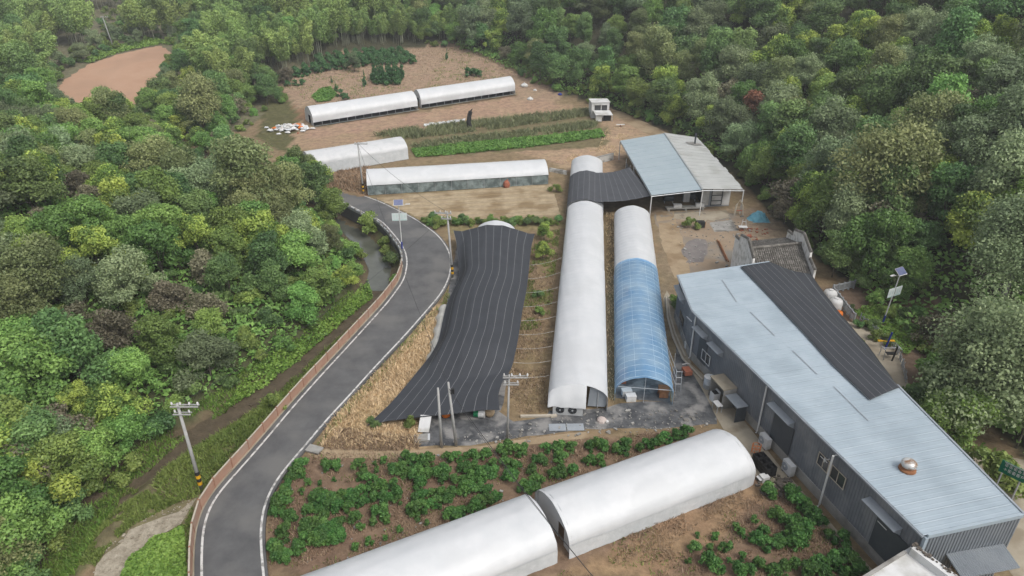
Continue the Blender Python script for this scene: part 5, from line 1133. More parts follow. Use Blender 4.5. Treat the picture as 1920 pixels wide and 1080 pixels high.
# yard by the canopy shed
c = at(1421,412,0); g = thing('tarp_heap', 'heap under a crumpled light blue tarpaulin by the canopy shed', 'tarpaulin', c); P = []; rr = random.Random(2)
for i in range(14):
    row = []
    for j in range(14):
        x, y = (i/13-0.5)*3.4, (j/13-0.5)*2.6; r_ = math.hypot(x/1.6, y/1.2); row.append(c+V3(x+rr.uniform(-.1,.1), y+rr.uniform(-.1,.1), max(0.03, 1.3*max(0, 1-r_*r_)+rr.uniform(0,0.28)*(r_ < 1.05))))
    P.append(row)
mb = MB(); mb.grid(P); mb.f = [f[::-1] for f in mb.f]; mb.build('tarpaulin', M['bluetarp'], g); mb = MB(); mb.box(c+V3(0.2,0,0.35), (1.8,1.2,0.7)); mb.build('load', M['dark'], g)
c = at(1312,426,0); g = thing('cage', 'dark wire cage standing in the yard', 'cage', c); mb = MB(); mb.box(c+up(0.55), (1.3,0.9,0.9)); mb.build('mesh_box', M['dark'], g)
for sx, sy in ((-1,-1),(1,-1),(1,1),(-1,1)): mb = MB(); mb.box(c+V3(sx*0.67,sy*0.47,0.55), (0.06,0.06,1.1)); mb.build('upright', M['rust'], g)
c = at(1392,432,0); g = thing('chair', 'white chair with missing seat cover standing in the yard', 'chair', c)
mb = MB(); mb.box(c+up(0.62), (1.3,0.8,0.06), -0.1); mb.build('seat', M['white'], g); mb = MB(); mb.tube([c+V3(0.6,0.4,0.62), c+V3(0.45,0.5,1.7)], 0.05, 5); mb.tube([c+V3(-0.1,0.45,0.62), c+V3(0.0,0.5,1.7)], 0.05, 5); mb.tube([c+V3(-0.05,0.48,1.3), c+V3(0.52,0.48,1.3)], 0.05, 5); mb.build('backrest', M['white'], g)
for sx, sy in ((-1,-1),(1,-1),(1,1),(-1,1)): mb = MB(); mb.box(c+V3(sx*0.58,sy*0.34,0.29), (0.06,0.06,0.58), -0.1); mb.build('leg', M['rust'], g)
for k, (a, b) in enumerate((((1345,450),(1362,488)),((1348,452),(1366,490)))):
    mb = MB(); mb.tube([at(*a,0.12+0.2*k), at(*b,0.12+0.2*k)], 0.11, 6); tag(mb.build('steel_beam', M['rust']), ('rust-red beam on the earth by the old tiled house, lower of two','rust-red beam on the earth by the old tiled house, upper of two')[k], 'beam')
c = at(1380,405,0); g = thing('leaning_timber', 'pale arched timber frame leaning beside the canopy room', 'frame', c); mb = MB(); mb.tube([c+V3(-0.3,0,0), c+V3(-0.1,0.3,1.8), c+V3(0.4,0.4,2.6), c+V3(0.9,0.3,1.8), c+V3(1.1,0,0)], 0.13, 6); mb.build('arch', M['cap'], g); mb = MB(); mb.tube([c+V3(0.0,0.1,0.9), c+V3(0.9,0.1,0.9)], 0.1, 6); mb.build('brace', M['red'], g)
for k, (px, py, s) in enumerate(((1420,300,0),)): pass
# white wall pieces by the far end of the short tunnel
a, b = gr(1118,308), gr(1150,300); g = thing('low_wall', 'low white block wall behind the short tunnel end', 'wall', a); panel(a, b, 0, 1.3, M['plaster'], 'wall', g, 0.3); panel(a, b, 1.303, 1.4, M['concrete'], 'coping', g, 0.4, 0.05)
a, b = gr(1030,322), gr(1062,328); g = thing('trough', 'long pale trough between the two tunnel ends', 'trough', a); panel(a, b, 0, 0.5, M['plaster'], 'side', g, 0.12); panel(a+V3(0,0.9,0), b+V3(0,0.9,0), 0, 0.5, M['plaster'], 'side', g, 0.12); panel(a+V3(0,0.8,0), b+V3(0,0.8,0), 0.3, 0.36, M['concrete'], 'bed', g, -0.75+0.0 if False else 0.7)
# ------------------------------------------------ garden terrace behind the shed
def baluster_rail(pa, pb, label, n=7):
    a, b = at(*pa, 0), at(*pb, 0); g = thing('stone_balustrade', label, 'balustrade', a); e = (b-a)/n; ez = math.atan2(e[1], e[0])
    for k in range(n+1): mb = MB(); mb.box(a+e*k+up(0.65), (0.16,0.16,1.3), ez); mb.build('post', M['bluegrey'], g)
    for k in range(n):
        for z, h_ in ((1.1,0.14),(0.3,0.12)): mb = MB(); mb.box(a+e*(k+0.5)+up(z), (np.linalg.norm(e)-0.18,0.12,h_), ez); mb.build('rail', M['bluegrey'], g)
        for s in (-0.25, 0.0, 0.25): mb = MB(); mb.box(a+e*(k+0.5+s)+up(0.695), (0.1,0.08,0.66), ez); mb.build('baluster', M['bluegrey'], g)
baluster_rail((1560,553), (1600,605), 'grey stone balustrade beside the white tanks, long side', 7)
baluster_rail((1560,550), (1600,541), 'short grey stone balustrade turning the garden corner', 4)
fence = [(1612,600),(1625,612),(1640,625),(1655,640),(1670,650),(1682,662),(1690,685),(1698,720)]
g = thing('picket_fence', 'broken white picket fence round the garden bed', 'fence', at(1655,640,0)); rr = random.Random(6)
for (p, q) in zip(fence[:-1], fence[1:]):
    a, b = at(*p, 0), at(*q, 0); n_ = max(2, int(np.linalg.norm(b-a)/0.28)); ez = math.atan2((b-a)[1], (b-a)[0])
    for k in range(n_):
        if rr.random() < 0.18: continue
        h_ = rr.uniform(0.7,1.05); c = a+(b-a)*k/n_; mb = MB(); mb.box(c+up(h_/2), (0.15,0.04,h_), ez+rr.uniform(-.2,.2), rr.uniform(-.12,.12)); mb.build('picket', M['bluegrey'], g)
    for z in (0.25, 0.65): mb = MB(); mb.tube([a+up(z), b+up(z)], 0.035, 4); mb.build('rail', M['bluegrey'], g)
def tank(px, py, label, s=1.0):
    c = at(px, py, 0.0); g = thing('water_tank', label, 'tank', c); mb = MB(); mb.lathe(c, [(0.75*s,0.0),(0.8*s,0.1),(0.8*s,1.35*s),(0.7*s,1.6*s),(0.3*s,1.75*s)], 20); mb.build('shell', M['white'], g, smooth=True); mb = MB(); mb.lathe(c+up(1.75*s), [(0.28*s,0),(0.28*s,0.1),(0.22*s,0.12)], 12); mb.build('lid', M['white'], g)
tank(1553,567,'white plastic water tank by the balustrade, farther from the orange one'); tank(1563,583,'white plastic water tank by the balustrade, next to the orange one')
c = at(1570,597,0); g = thing('plastic_drum', 'bright orange drum below the white tanks', 'drum', c); mb = MB(); mb.lathe(c, [(0.45,0),(0.5,0.08),(0.5,0.75),(0.42,0.95),(0.2,1.0)], 16); mb.build('shell', M['orange'], g, smooth=True); mb = MB(); mb.lathe(c+up(1.0), [(0.18,0),(0.18,0.08)], 10); mb.build('cap', M['orange'], g)
c = at(1659,655,0); g = thing('exercise_machine', 'blue and yellow outdoor exercise machine on the terrace', 'exercise machine', c); mb = MB(); mb.tube([c, c+V3(0.25,0,2.2)], 0.1, 8); mb.build('column', M['blue'], g)
for s in (-0.5, 0.5): mb = MB(); mb.tube([c+V3(0.1,0,1.0), c+V3(s*1.4,0.2,1.1)], 0.05, 6); mb.build('arm', M['yellow'], g); mb = MB(); mb.box(c+V3(s*1.4,0.2,1.02), (0.45,0.3,0.08)); mb.build('footplate', M['yellow'], g)
c = at(1668,672,0); g = thing('exercise_machine', 'black-framed outdoor exercise machine with twin hoops', 'exercise machine', c); mb = MB(); mb.tube([c+V3(0,-0.5,0), c+V3(0.15,-0.5,1.9)], 0.09, 8); mb.build('column', M['black'], g)
for s in (-0.9, 0.9): mb = MB(); mb.tube([c+V3(s,-0.4,0), c+V3(s,-0.3,1.3), c+V3(s,0.5,1.3), c+V3(s,0.6,0)], 0.05, 6); mb.build('hoop', M['steel'], g)
mb = MB(); mb.tube([c+V3(-0.9,0.1,1.3), c+V3(0.9,0.1,1.3)], 0.05, 6); mb.build('crossbar', M['steel'], g); mb = MB(); mb.box(c+V3(0,0.1,0.6), (0.9,0.5,0.1)); mb.build('seat', M['black'], g)
# green direction sign at the forecourt
c = at(1908,930,0); g = thing('direction_sign', 'green sign board with white lettering by the shed forecourt', 'sign', c); sp0, sp1 = at(1876,872,4.5), at(1924,896,4.5)
e = (sp1-sp0)/np.linalg.norm(sp1-sp0); ez = math.atan2(e[1], e[0]); sc = (sp0+sp1)/2; Lg = np.linalg.norm(sp1-sp0); nn = np.array([e[1],-e[0],0])
mb = MB(); mb.box(sc, (Lg,0.07,1.1), ez); bd = mb.build('board', M['signgreen'], g)
for s in (-0.35, 0.35): mb = MB(); q = sc+e*s*Lg-nn*0.1; mb.tube([base(q), q+up(0.3)], 0.06, 8); mb.build('post', M['steel'], g)
rr = random.Random(12)
for row, z in enumerate((0.3, -0.12)):
    for k in range(5):
        q = sc+e*(Lg*(-0.28+0.17*k))+nn*0.045+up(z); mb = MB()
        for (sx, sz, dx, dz) in ((0.22,0.035,0,0.1),(0.22,0.035,0,-0.02),(0.035,0.26,0,0.0),(0.2,0.03,0,-0.13),(0.03,0.2,-0.09,0.0)):
            if rr.random() < 0.85: mb.box(q+e*dx*1.0+up(dz), (sx,0.02,sz), ez)
        if mb.v: mb.build('lettering', M['white'], bd)
mb = MB(); mb.box(sc+nn*0.045+up(0.5), (Lg*0.8,0.02,0.05), ez); mb.build('lettering', M['white'], bd)
# ------------------------------------------------ far field: cabin, rubbish heap, standing net bundle
c = gr(1125,233); g = thing('site_cabin', 'small white cabin with a lower white lean-to at the track', 'cabin', c); cb = gr(1124,222)
def bx(c, s, z0, m, nm, par, rz=0.08): mb = MB(); mb.box(np.array([c[0], c[1], c[2]+z0+s[2]/2]), s, rz); return mb.build(nm, m, par)
k = cb+V3(0,2.2,0)
bx(k, (4.2,3.6,3.6), 0, M['white'], 'wall', g); bx(k, (4.5,3.9,0.14), 3.603, M['white'], 'roof', g)
wn = bx(k+V3(0.25,-1.83,0), (3.0,0.08,1.8), 1.2, M['glass'], 'window', g)
for s in (-1.25, 0.3, 1.75): bx(k+V3(s,-1.88,0), (0.14,0.1,1.9), 1.15, M['white'], 'frame', wn)
bx(k+V3(0.25,-1.88,0), (3.1,0.1,0.14), 3.05, M['white'], 'frame', wn)
mb = MB(); mb.hexa([k+V3(-1.6,-2.0,1.75), k+V3(2.4,-2.0,1.75), k+V3(2.7,-5.2,1.45), k+V3(-1.3,-5.2,1.45)], [k+V3(-1.6,-2.0,1.85), k+V3(2.4,-2.0,1.85), k+V3(2.7,-5.2,1.55), k+V3(-1.3,-5.2,1.55)]); mb.build('lean_to_roof', M['white'], g)
bx(k+V3(-0.5,-4.9,0), (1.5,0.15,1.45), 0, M['white'], 'lean_to_wall', g); bx(k+V3(1.5,-4.4,0), (1.8,0.15,1.3), 0, M['dark'], 'lean_to_back', g); bx(k+V3(2.6,-5.0,0), (0.12,0.12,1.45), 0, M['steel'], 'post', g)
c = gr(1163,238); g = thing('board', 'pale board lying on the weeds by the track', 'board', c); bx(c, (1.9,0.5,0.08), 0.5, M['white'], 'face', g); bx(c, (0.15,0.4,0.5), 0, M['rust'], 'prop', g)
# rubbish heap: each sack or sheet is its own thing
rr = random.Random(21); hc = gr(543,243)
cols = [('white',0.55),('film_skirt',0.2),('orange',0.06),('pvc',0.1),('bluegrey',0.06),('red',0.03)]
pn_ = {'white':'white','film_skirt':'grey-white','orange':'orange','pvc':'off-white','bluegrey':'grey','red':'rust-red'}
for i in range(80):
    r_ = rr.random(); acc = 0; mk = 'white'
    for k_, w_ in cols:
        acc += w_
        if r_ < acc: mk = k_; break
    x, y = rr.gauss(0, 2.6), rr.gauss(0, 1.4); hz_ = max(0, 0.9*(1-(x/6)**2-(y/3.5)**2)); s = rr.uniform(0.35, 0.95)
    q = hc+V3(x, y, hz_*rr.uniform(0.3,1)); q[2] += hz(q[0], q[1])-hc[2]
    mb = MB(); n_ = 7; top = []; ring = []
    for a in range(n_): t_ = 2*math.pi*a/n_; ring.append(q+V3(math.cos(t_)*s*rr.uniform(.5,1.1), math.sin(t_)*s*rr.uniform(.4,.9), rr.uniform(0,.12)))
    mid = [p*0.45+q*0.55+up(rr.uniform(.12,.35)) for p in ring]
    mb.add(ring+mid+[q+up(rr.uniform(.2,.45))], [(a, (a+1) % n_, n_+(a+1) % n_, n_+a) for a in range(n_)]+[(n_+a, n_+(a+1) % n_, 2*n_) for a in range(n_)]+[tuple(range(n_))[::-1]])
    tag(mb.build('rubbish_sack', M[mk]), pn_[mk]+' sack in the rubbish heap beside the far tunnel', 'sack', pn_[mk]+' sacks in the rubbish heap')
c = gr(880,243); g = thing('net_bundle', 'upright black bundle of netting in the crop strip', 'netting', c); mb = MB(); mb.tube([c+V3(0.3,0,0), c+V3(-0.1,0,1.6), c+V3(0.1,0.3,3.2), c+V3(0.4,0.3,4.0)], 0.55, 9, 0.45); mb.build('bundle', M['black'], g); mb = MB(); mb.tube([c+V3(0.2,0.3,3.8), c+V3(0.8,0.3,4.6)], 0.25, 7, 0.1); mb.build('tail', M['black'], g)
# bits at the forest edge of the far row
for k, (px, py, m_, lb, s) in enumerate(((983,162,'white','white block at the end of the far tunnel row',1.2),(1003,170,'white','small white bag at the forest edge past the far tunnels',0.6),(1050,178,'blue','blue bag at the forest edge past the far tunnels',0.7),(994,187,'white','flattened white film on the red earth past the far tunnels',0.9))):
    c = gr(px, py); g = thing('bag', lb, 'bag', c); mb = MB(); mb.lathe(c, [(s*0.8,0),(s*0.85,s*0.3),(s*0.5,s*0.6),(s*0.12,s*0.7)], 8); mb.build('bag', M[m_], g); mb = MB(); mb.lathe(c+up(s*0.7), [(s*0.1,0),(s*0.2,s*0.15)], 6); mb.build('knot', M[m_], g)
# film strip beside the crop row
a, b = gr(795,236), gr(872,226); g = thing('film_strip', 'crumpled pale film strip along the weedy crop row', 'film', a); P = []; rr = random.Random(5)
for i in range(30):
    q = a+(b-a)*i/29; q[2] = hz(q[0], q[1]); P.append([q+V3(0,-0.9+rr.uniform(-.2,.2),0.05+rr.uniform(0,.2)), q+V3(rr.uniform(-.1,.1),0,0.35+rr.uniform(-.1,.2)), q+V3(0,0.9+rr.uniform(-.2,.2),0.05+rr.uniform(0,.2))])
mb = MB(); mb.grid(P); mb.build('film', M['film_old'], g)
# ================================================================== VEGETATION
RG = np.random.default_rng(11)
def lobes(rng, H, W, trunk, n, flat=0.75, shape='round'):
    """lobe centres and radii filling an uneven crown"""
    out = []; ph = rng.uniform(0, 6.283, 3); n = int(n*1.35)
    for i in range(n):
        a = rng.uniform(0, 2*math.pi); wob = 1+0.26*math.sin(2*a+ph[0])+0.18*math.sin(3*a+ph[1])
        if shape == 'round':
            t = rng.uniform(0, 1)**0.75; r = W/2*math.sqrt(rng.uniform(0.02, 1))*(1-0.5*t*t)*0.86*wob
            z = trunk+(H-trunk)*(0.06+0.80*t+0.08*math.sin(2*a+ph[2]))
        elif shape == 'cone':
            t = rng.uniform(0, 1); r = W/2*(1-t)*rng.uniform(0.2, 0.8); z = trunk+(H-trunk)*(0.05+0.9*t)
        rad = W*(rng.uniform(0.085, 0.21))*(1.0 if shape == 'round' else 0.9*(1.1-t))
        out.append((r*math.cos(a), r*math.sin(a), z, rad, rad*flat*rng.uniform(0.7, 1.25)))
    return out
def crown(rng, lob, nl, size, long=1.5, spread=0.9, updir=0.35, two=False):
    w_ = np.array([l[3]**2 for l in lob]); w_ /= w_.sum(); cnt = (w_*nl).astype(int)+4; Vs, Ts = [], []
    for (x, y, z, r, rz), k in zip(lob, cnt):
        d = rng.normal(size=(k,3)); d[:,2] += 0.25; d /= np.linalg.norm(d, axis=1)[:,None]
        rr = np.where(rng.random(k) < 0.3, rng.uniform(0.3, 1.45, k), rng.uniform(0.75, 1.1, k))[:,None]+0.10*np.sin(d[:,:1]*7+x*3)+0.08*np.sin(d[:,1:2]*9+y*3)
        Pp = np.array([x, y, z])+d*rr*np.array([r, r, rz])
        N = d*np.array([1,1,1.3]); N[:,2] += updir
        lt = rng.uniform(0.15, 0.75) if not two else (rng.uniform(0.0, 0.25) if rng.random() < 0.55 else rng.uniform(0.6, 0.95))
        tone = np.clip(lt+rng.normal(0, 0.22, k), 0, 1)
        v, t = leaves(rng, Pp, N, size, tone, spread, long); Vs.append(v); Ts.append(t)
    return np.vstack(Vs), np.concatenate(Ts)
def trunkmesh(rng, H, trunk, lob, r0, limbs=6, m=None, lean=0.3):
    mb = MB(); tx, ty = rng.uniform(-lean, lean, 2); tp = np.array([tx, ty, trunk+(H-trunk)*0.55])
    mb.tube([np.array([0,0,-0.4]), np.array([tx*0.3, ty*0.3, trunk*0.5]), tp], r0, 7, r0*0.45)
    for l in sorted(lob, key=lambda q: -q[3])[:limbs]:
        st = np.array([tx, ty, 0])*0.5+np.array([0,0,trunk*rng.uniform(0.6, 1.05)]); en = np.array(l[:3])
        mb.tube([st, st*0.5+en*0.5+np.array([0,0,-0.15*abs(l[0])]), en], r0*0.42, 5, r0*0.1)
    return mb
def raw_mesh(mb, name, m, smooth=True):
    me = bpy.data.meshes.new(name); me.from_pydata(mb.v, [], mb.f); me.materials.append(m)
    if smooth: me.polygons.foreach_set('use_smooth', [True]*len(me.polygons))
    me.update(); return me
PROTO = {}
M['twig'] = mat('pale_bark', (0.28,0.27,0.24), (0.40,0.39,0.35), 2, 0.9)
def make_tree(key, H, W, trunk, nl, nleaf, size, mkey, shape='round', r0=0.16, long=1.5, spread=0.9, limbs=7, flat=0.75, bark=None, seed=0):
    rng = np.random.default_rng(seed+len(PROTO)*13); lob = lobes(rng, H, W, trunk, nl, flat, shape); V_, T_ = crown(rng, lob, nleaf, size, long, spread, two=(mkey == 'yellow'))
    PROTO.setdefault(key, []).append((quads_mesh('crown', V_, T_, L[mkey]), raw_mesh(trunkmesh(rng, H, trunk, lob, r0, limbs), 'trunk', bark or M['bark'])))
for s in range(3): make_tree('dark', 9.0+s*0.9, 7.6, 2.4, 28, 13000, 0.225, 'dark', seed=s)
for s in range(3): make_tree('mid', 8.6+s*0.7, 7.2, 2.2, 26, 13000, 0.215, 'mid', seed=10+s)
for s in range(2): make_tree('grey', 9.6, 8.0, 2.6, 30, 15000, 0.20, 'grey', seed=20+s)
for s in range(2): make_tree('yellow', 8.4, 6.8, 2.2, 24, 11000, 0.215, 'yellow', seed=30+s)
for s in range(2): make_tree('olive', 10.5, 7.8, 2.8, 32, 15000, 0.19, 'olive', seed=40+s, spread=1.1)
for s in range(2): make_tree('brown', 5.2, 5.2, 1.0, 18, 6000, 0.17, 'brown', seed=50+s, spread=1.3, limbs=12)
make_tree('red', 6.5, 4.6, 2.0, 16, 3600, 0.24, 'red', seed=60, spread=1.2, limbs=10)
for s in range(2): make_tree('great', 13.0, 12.5, 3.5, 52, 34000, 0.20, 'pale', seed=70+s, r0=0.4, limbs=18, spread=1.0, bark=M['twig'])
for s in range(3): make_tree('shrub', 2.2, 3.0, 0.3, 11, 3400, 0.145, ('mid','grass','dark')[s], seed=80+s, r0=0.05, limbs=4)
for s in range(4): make_tree('tea', 1.15, 1.35, 0.12, 12, 1700, 0.09, 'tea', seed=90+s, r0=0.03, limbs=3, long=2.0, spread=0.8, flat=0.8)
for s in range(2): make_tree('teasmall', 0.7, 0.75, 0.1, 7, 600, 0.085, 'tea', seed=97+s, r0=0.02, limbs=2, long=2.0)
for s in range(2): make_tree('hedge', 2.0, 2.3, 0.2, 10, 1100, 0.20, 'conifer', seed=100+s, r0=0.05, limbs=3)
make_tree('column', 7.0, 2.4, 0.3, 26, 2600, 0.20, 'conifer', shape='cone', seed=110, r0=0.09, limbs=4, flat=1.5)
def make_bamboo(seed):
    rng = np.random.default_rng(seed); Vs, Ts = [], []; mb = MB(); H0 = rng.uniform(10.5, 13)
    for i in range(8):
        a = rng.uniform(0, 2*math.pi); r = rng.uniform(0.3, 2.4); b = np.array([r*math.cos(a), r*math.sin(a), -0.3]); la = a+rng.uniform(-0.9, 0.9); ln = rng.uniform(1.0, 3.2); H = H0*rng.uniform(0.75, 1.1)
        def cp(t, b=b, la=la, ln=ln, H=H): return b+np.array([math.cos(la)*ln*t**2.6, math.sin(la)*ln*t**2.6, H*(t-0.14*t**5)])
        mb.tube([cp(t) for t in np.linspace(0, 0.95, 8)], 0.06, 5, 0.02)
        k = 1500; t = rng.uniform(0.34, 1.0, k)**0.8; C_ = np.array([cp(x) for x in t]); sp = (0.25+1.35*np.sin(np.pi*np.clip((t-0.3)/0.75, 0, 1)))[:,None]
        d = rng.normal(size=(k,3)); d /= np.linalg.norm(d, axis=1)[:,None]; P_ = C_+d*sp*np.array([1,1,0.7])*rng.uniform(0.3, 1.0, (k,1)); P_[:,2] -= 0.25*sp[:,0]
        N = d.copy(); N[:,2] += 0.6; v, tt_ = leaves(rng, P_, N, 0.19, np.clip(rng.uniform(0.1, 0.7)+0.35*(t-0.6)+rng.normal(0, 0.18, k), 0, 1), 0.7, 2.2); Vs.append(v); Ts.append(tt_)  # tone climbs with the culm: light on the tops put into leaf colour
    PROTO.setdefault('bamboo', []).append((quads_mesh('foliage', np.vstack(Vs), np.concatenate(Ts), L['bamboo']), raw_mesh(mb, 'culms', M['culm'])))
for s in range(4): make_bamboo(200+s)
NAMES = {'dark':'evergreen_tree','mid':'broadleaf_tree','grey':'grey_leaved_tree','yellow':'yellowing_tree','olive':'olive_leaved_tree','brown':'twiggy_bush','red':'red_leaved_tree','great':'spreading_tree','shrub':'shrub','tea':'tea_bush','teasmall':'tea_bush','hedge':'hedge_bush','column':'cypress','bamboo':'bamboo_clump'}
def plant(key, x, y, z, label, cat, group=None, scale=1.0, rot=None, var=None, sz=None):
    pr = PROTO[key]; cm, tm = pr[(var if var is not None else random.randrange(len(pr))) % len(pr)]
    o = bpy.data.objects.new(NAMES[key], None); C.objects.link(o); o.empty_display_size = 0.3
    o.location = (x, y, z); o.rotation_euler = (random.uniform(-.05,.05), random.uniform(-.05,.05), random.uniform(0, 6.283) if rot is None else rot); o.scale = (scale, scale, scale*(sz or 1.0))
    tag(o, label, cat, group)
    c = bpy.data.objects.new('foliage' if key == 'bamboo' else 'crown', cm); C.objects.link(c); c.parent = o
    t = bpy.data.objects.new('culm_cluster' if key == 'bamboo' else 'trunk', tm); C.objects.link(t); t.parent = o
    return o
EDG = lambda x, y: float(sdist(np.array([x]), np.array([y]), EDGE)[0])
STR = lambda x, y: float(sdist(np.array([x]), np.array([y]), STREAM)[0])
CLAY = pxpoly([(95,225),(90,180),(115,140),(165,112),(230,92),(300,78),(335,95),(320,125),(300,165),(240,225),(160,250)])
VALF = pxpoly([(-30,40),(28,8),(40,30),(10,45),(-30,60)])
def visible(x, y, z, top):
    px, py = proj(x, y, z+top); px0, py0 = proj(x, y, z)
    if not (-70 < px < 1990 and py0 > -25 and py < 1130): return False
    ts = np.linspace(0.15, 0.97, 60); X = x*ts; Y = y*ts; Z = CAMZ+(z+top-CAMZ)*ts
    return not np.any(height(X, Y)+2.2 > Z)
# tree positions by dart throwing over the wooded ground
def scatter(test, x0, x1, y0, y1, rad, tries, seed, top=7.0):
    rng = np.random.default_rng(seed); X = rng.uniform(x0, x1, tries); Y = rng.uniform(y0, y1, tries); Z = height(X, Y); ok = test(X, Y); pts = []; cell = {}
    for x, y, z in zip(X[ok], Y[ok], Z[ok]):
        r = rad(x, y); i, j = int(x//8), int(y//8); bad = False
        for a in (-1,0,1):
            for b in (-1,0,1):
                for (u, v, rr) in cell.get((i+a, j+b), ()):
                    if (u-x)**2+(v-y)**2 < (0.5*(r+rr))**2: bad = True; break
        if bad: continue
        cell.setdefault((i, j), []).append((x, y, r)); pts.append((x, y, z))
    return [p for p in pts if visible(*p, top)]
ROADPOLY = np.vstack([QLo, QRo[::-1]])
# --- east and north hills
def f_right(X, Y): return (sdist(X, Y, EDGE) < -2.2) & (X > -30)
def rad_r(x, y): return 4.2 if y < 150 else 5.0
PT = scatter(f_right, -30, 190, 15, 300, rad_r, 45000, 1)
lab = {'dark':'dark green broadleaf tree in the wood on the hillside behind the sheds','mid':'mid green broadleaf tree in the wood on the hillside behind the sheds','grey':'grey-green broadleaf tree in the wood on the hillside behind the sheds',
       'yellow':'yellow-green tree standing out in the wood behind the sheds','olive':'tall olive tree with loose crown in the wood behind the sheds','brown':'brownish bare-twigged bush at the wood behind the sheds','shrub':'low green bush at the foot of the wood behind the sheds'}
rng = random.Random(31); cnt = {}
YEL = [(1600,60),(1580,150),(1850,70),(1700,250),(1590,230),(1480,110),(1830,200),(1610,330)]
for x, y, z in PT:
    px, py = proj(x, y, z+5); r = rng.random()
    yel = any((px-a)**2+((py-b)*1.2)**2 < 45**2 for a, b in YEL)
    if abs(px-1425) < 26 and abs(py-185) < 22 and cnt.get('red', 0) < 1:
        cnt['red'] = 1; plant('red', x, y, z, 'rust-red tree among green crowns on the wooded hillside', 'tree', None, 1.05); continue
    if yel and r < 0.7: k = 'yellow'
    elif r < 0.36: k = 'dark'
    elif r < 0.60: k = 'grey'
    elif r < 0.80: k = 'mid'
    elif r < 0.87: k = 'olive'
    elif r < 0.91: k = 'brown'
    else: k = 'yellow'
    cnt[k] = cnt.get(k, 0)+1
    if px > 1640 and py > 420 and y < 75: continue             # kept for the two great trees
    plant(k, x, y, z-0.2, lab[k], 'bush' if k == 'brown' else 'tree', {'brown':'brown bushes'}.get(k, k+' green trees')+' behind the sheds', rng.uniform(0.72, 1.18), sz=rng.uniform(0.85, 1.2))
# --- two great trees and company beside the shed
for i, (px, py, sc, v, lb) in enumerate(((1830,800,1.0,0,'great pale grey-green tree with many bare twigs beside the garden'),(1880,560,0.92,1,'great grey-green tree on the slope behind the garden lamp'))):
    b = gr(px, py); plant('great', b[0], b[1], b[2], lb, 'tree', None, sc, rot=1.0+i, var=v)
for i, (px, py, k, sc, lb) in enumerate(((1740,720,'shrub',1.5,'dense green bush between terrace and great tree'),(1745,650,'brown',0.8,'dim brown bush under the great tree by the picket fence'),(1720,790,'shrub',1.6,'green bush hanging over the terrace end behind the shed roof'),
        (1780,840,'mid',0.8,'young green tree behind the shed roof near the direction sign'),(1850,905,'shrub',1.7,'dark bush behind the green direction sign'),(1905,840,'dark',0.85,'dark green tree above the green direction sign'),(1690,560,'olive',0.5,'small yellowing tree behind the garden lamp'),(1560,520,'dark',0.7,'dark tree at the corner of the old tiled house'),(1635,520,'dark',0.75,'dark tree behind the garden balustrade'),
        (1800,770,'dark',0.9,'dark tree under the great pale tree'),(1900,740,'dark',1.0,'dark tree behind the great pale tree trunk'))):
    b = gr(px, py); plant(k, b[0], b[1], b[2]-0.1, lb, 'bush' if k in ('shrub','brown') else 'tree', None, sc, var=i)
for px, py, k, sc, lb in ((1640,440,'olive',1.5,'towering olive-green tree with loose layered crown above the garden'),(1655,470,'brown',1.5,'big bare-twigged brown bush below the towering olive tree'),(1470,420,'brown',1.4,'brown-tinged bush at the wood edge near the blue tarpaulin'),(1760,330,'great',0.6,'broad pale tree on the slope above the towering olive one')):
    b = gr(px, py); plant(k, b[0], b[1], b[2]-0.1, lb, 'bush' if k == 'brown' else 'tree', None, sc)
# --- hill across the stream
RX, RY = ROADPOLY[:,0], ROADPOLY[:,1]
def f_left(X, Y):
    s = sdist(X, Y, STREAM)
    return (s > 3.4) & (Y < 158) & ~inpoly(X, Y, CLAY)
PL_ = scatter(f_left, -130, -10, 18, 160, lambda x, y: 3.5, 26000, 2, 6.0)
lab2 = {'dark':'dark green tree on the wooded hill across the stream','mid':'fresh green tree on the wooded hill across the stream','grey':'grey-green tree on the wooded hill across the stream','yellow':'yellow-green tree on the wooded hill across the stream','olive':'tall loose olive tree on the wooded hill across the stream','brown':'brown twiggy bush on the wooded hill across the stream','shrub':'low leafy bush on the bank across the stream'}
for x, y, z in PL_:
    px, py = proj(x, y, z+5); s = STR(x, y); r = rng.random()
    if s < 8 and r < 0.55: k = 'shrub'
    elif (abs(px-490) < 70 and abs(py-320) < 80) or (px < 110 and 420 < py < 600 and r < 0.6): k = 'olive'
    elif 230 < px < 480 and 480 < py < 760 and r < 0.45: k = 'brown'
    elif r < 0.10: k = 'brown'
    elif r < 0.38: k = 'mid'
    elif r < 0.62: k = 'dark'
    elif r < 0.82: k = 'yellow' if (py < 480 or px < 200) else 'mid'
    elif r < 0.93: k = 'grey'
    else: k = 'olive'
    sc = rng.uniform(0.62, 0.98)*(1.0 if s > 9 else 0.72)
    if k == 'shrub': sc *= 1.7
    plant(k, x, y, z-0.15, lab2[k], 'bush' if k in ('shrub','brown') else 'tree', {'brown':'brown bushes','shrub':'low bushes'}.get(k, k+' trees')+' across the stream', sc, sz=rng.uniform(0.8, 1.1))
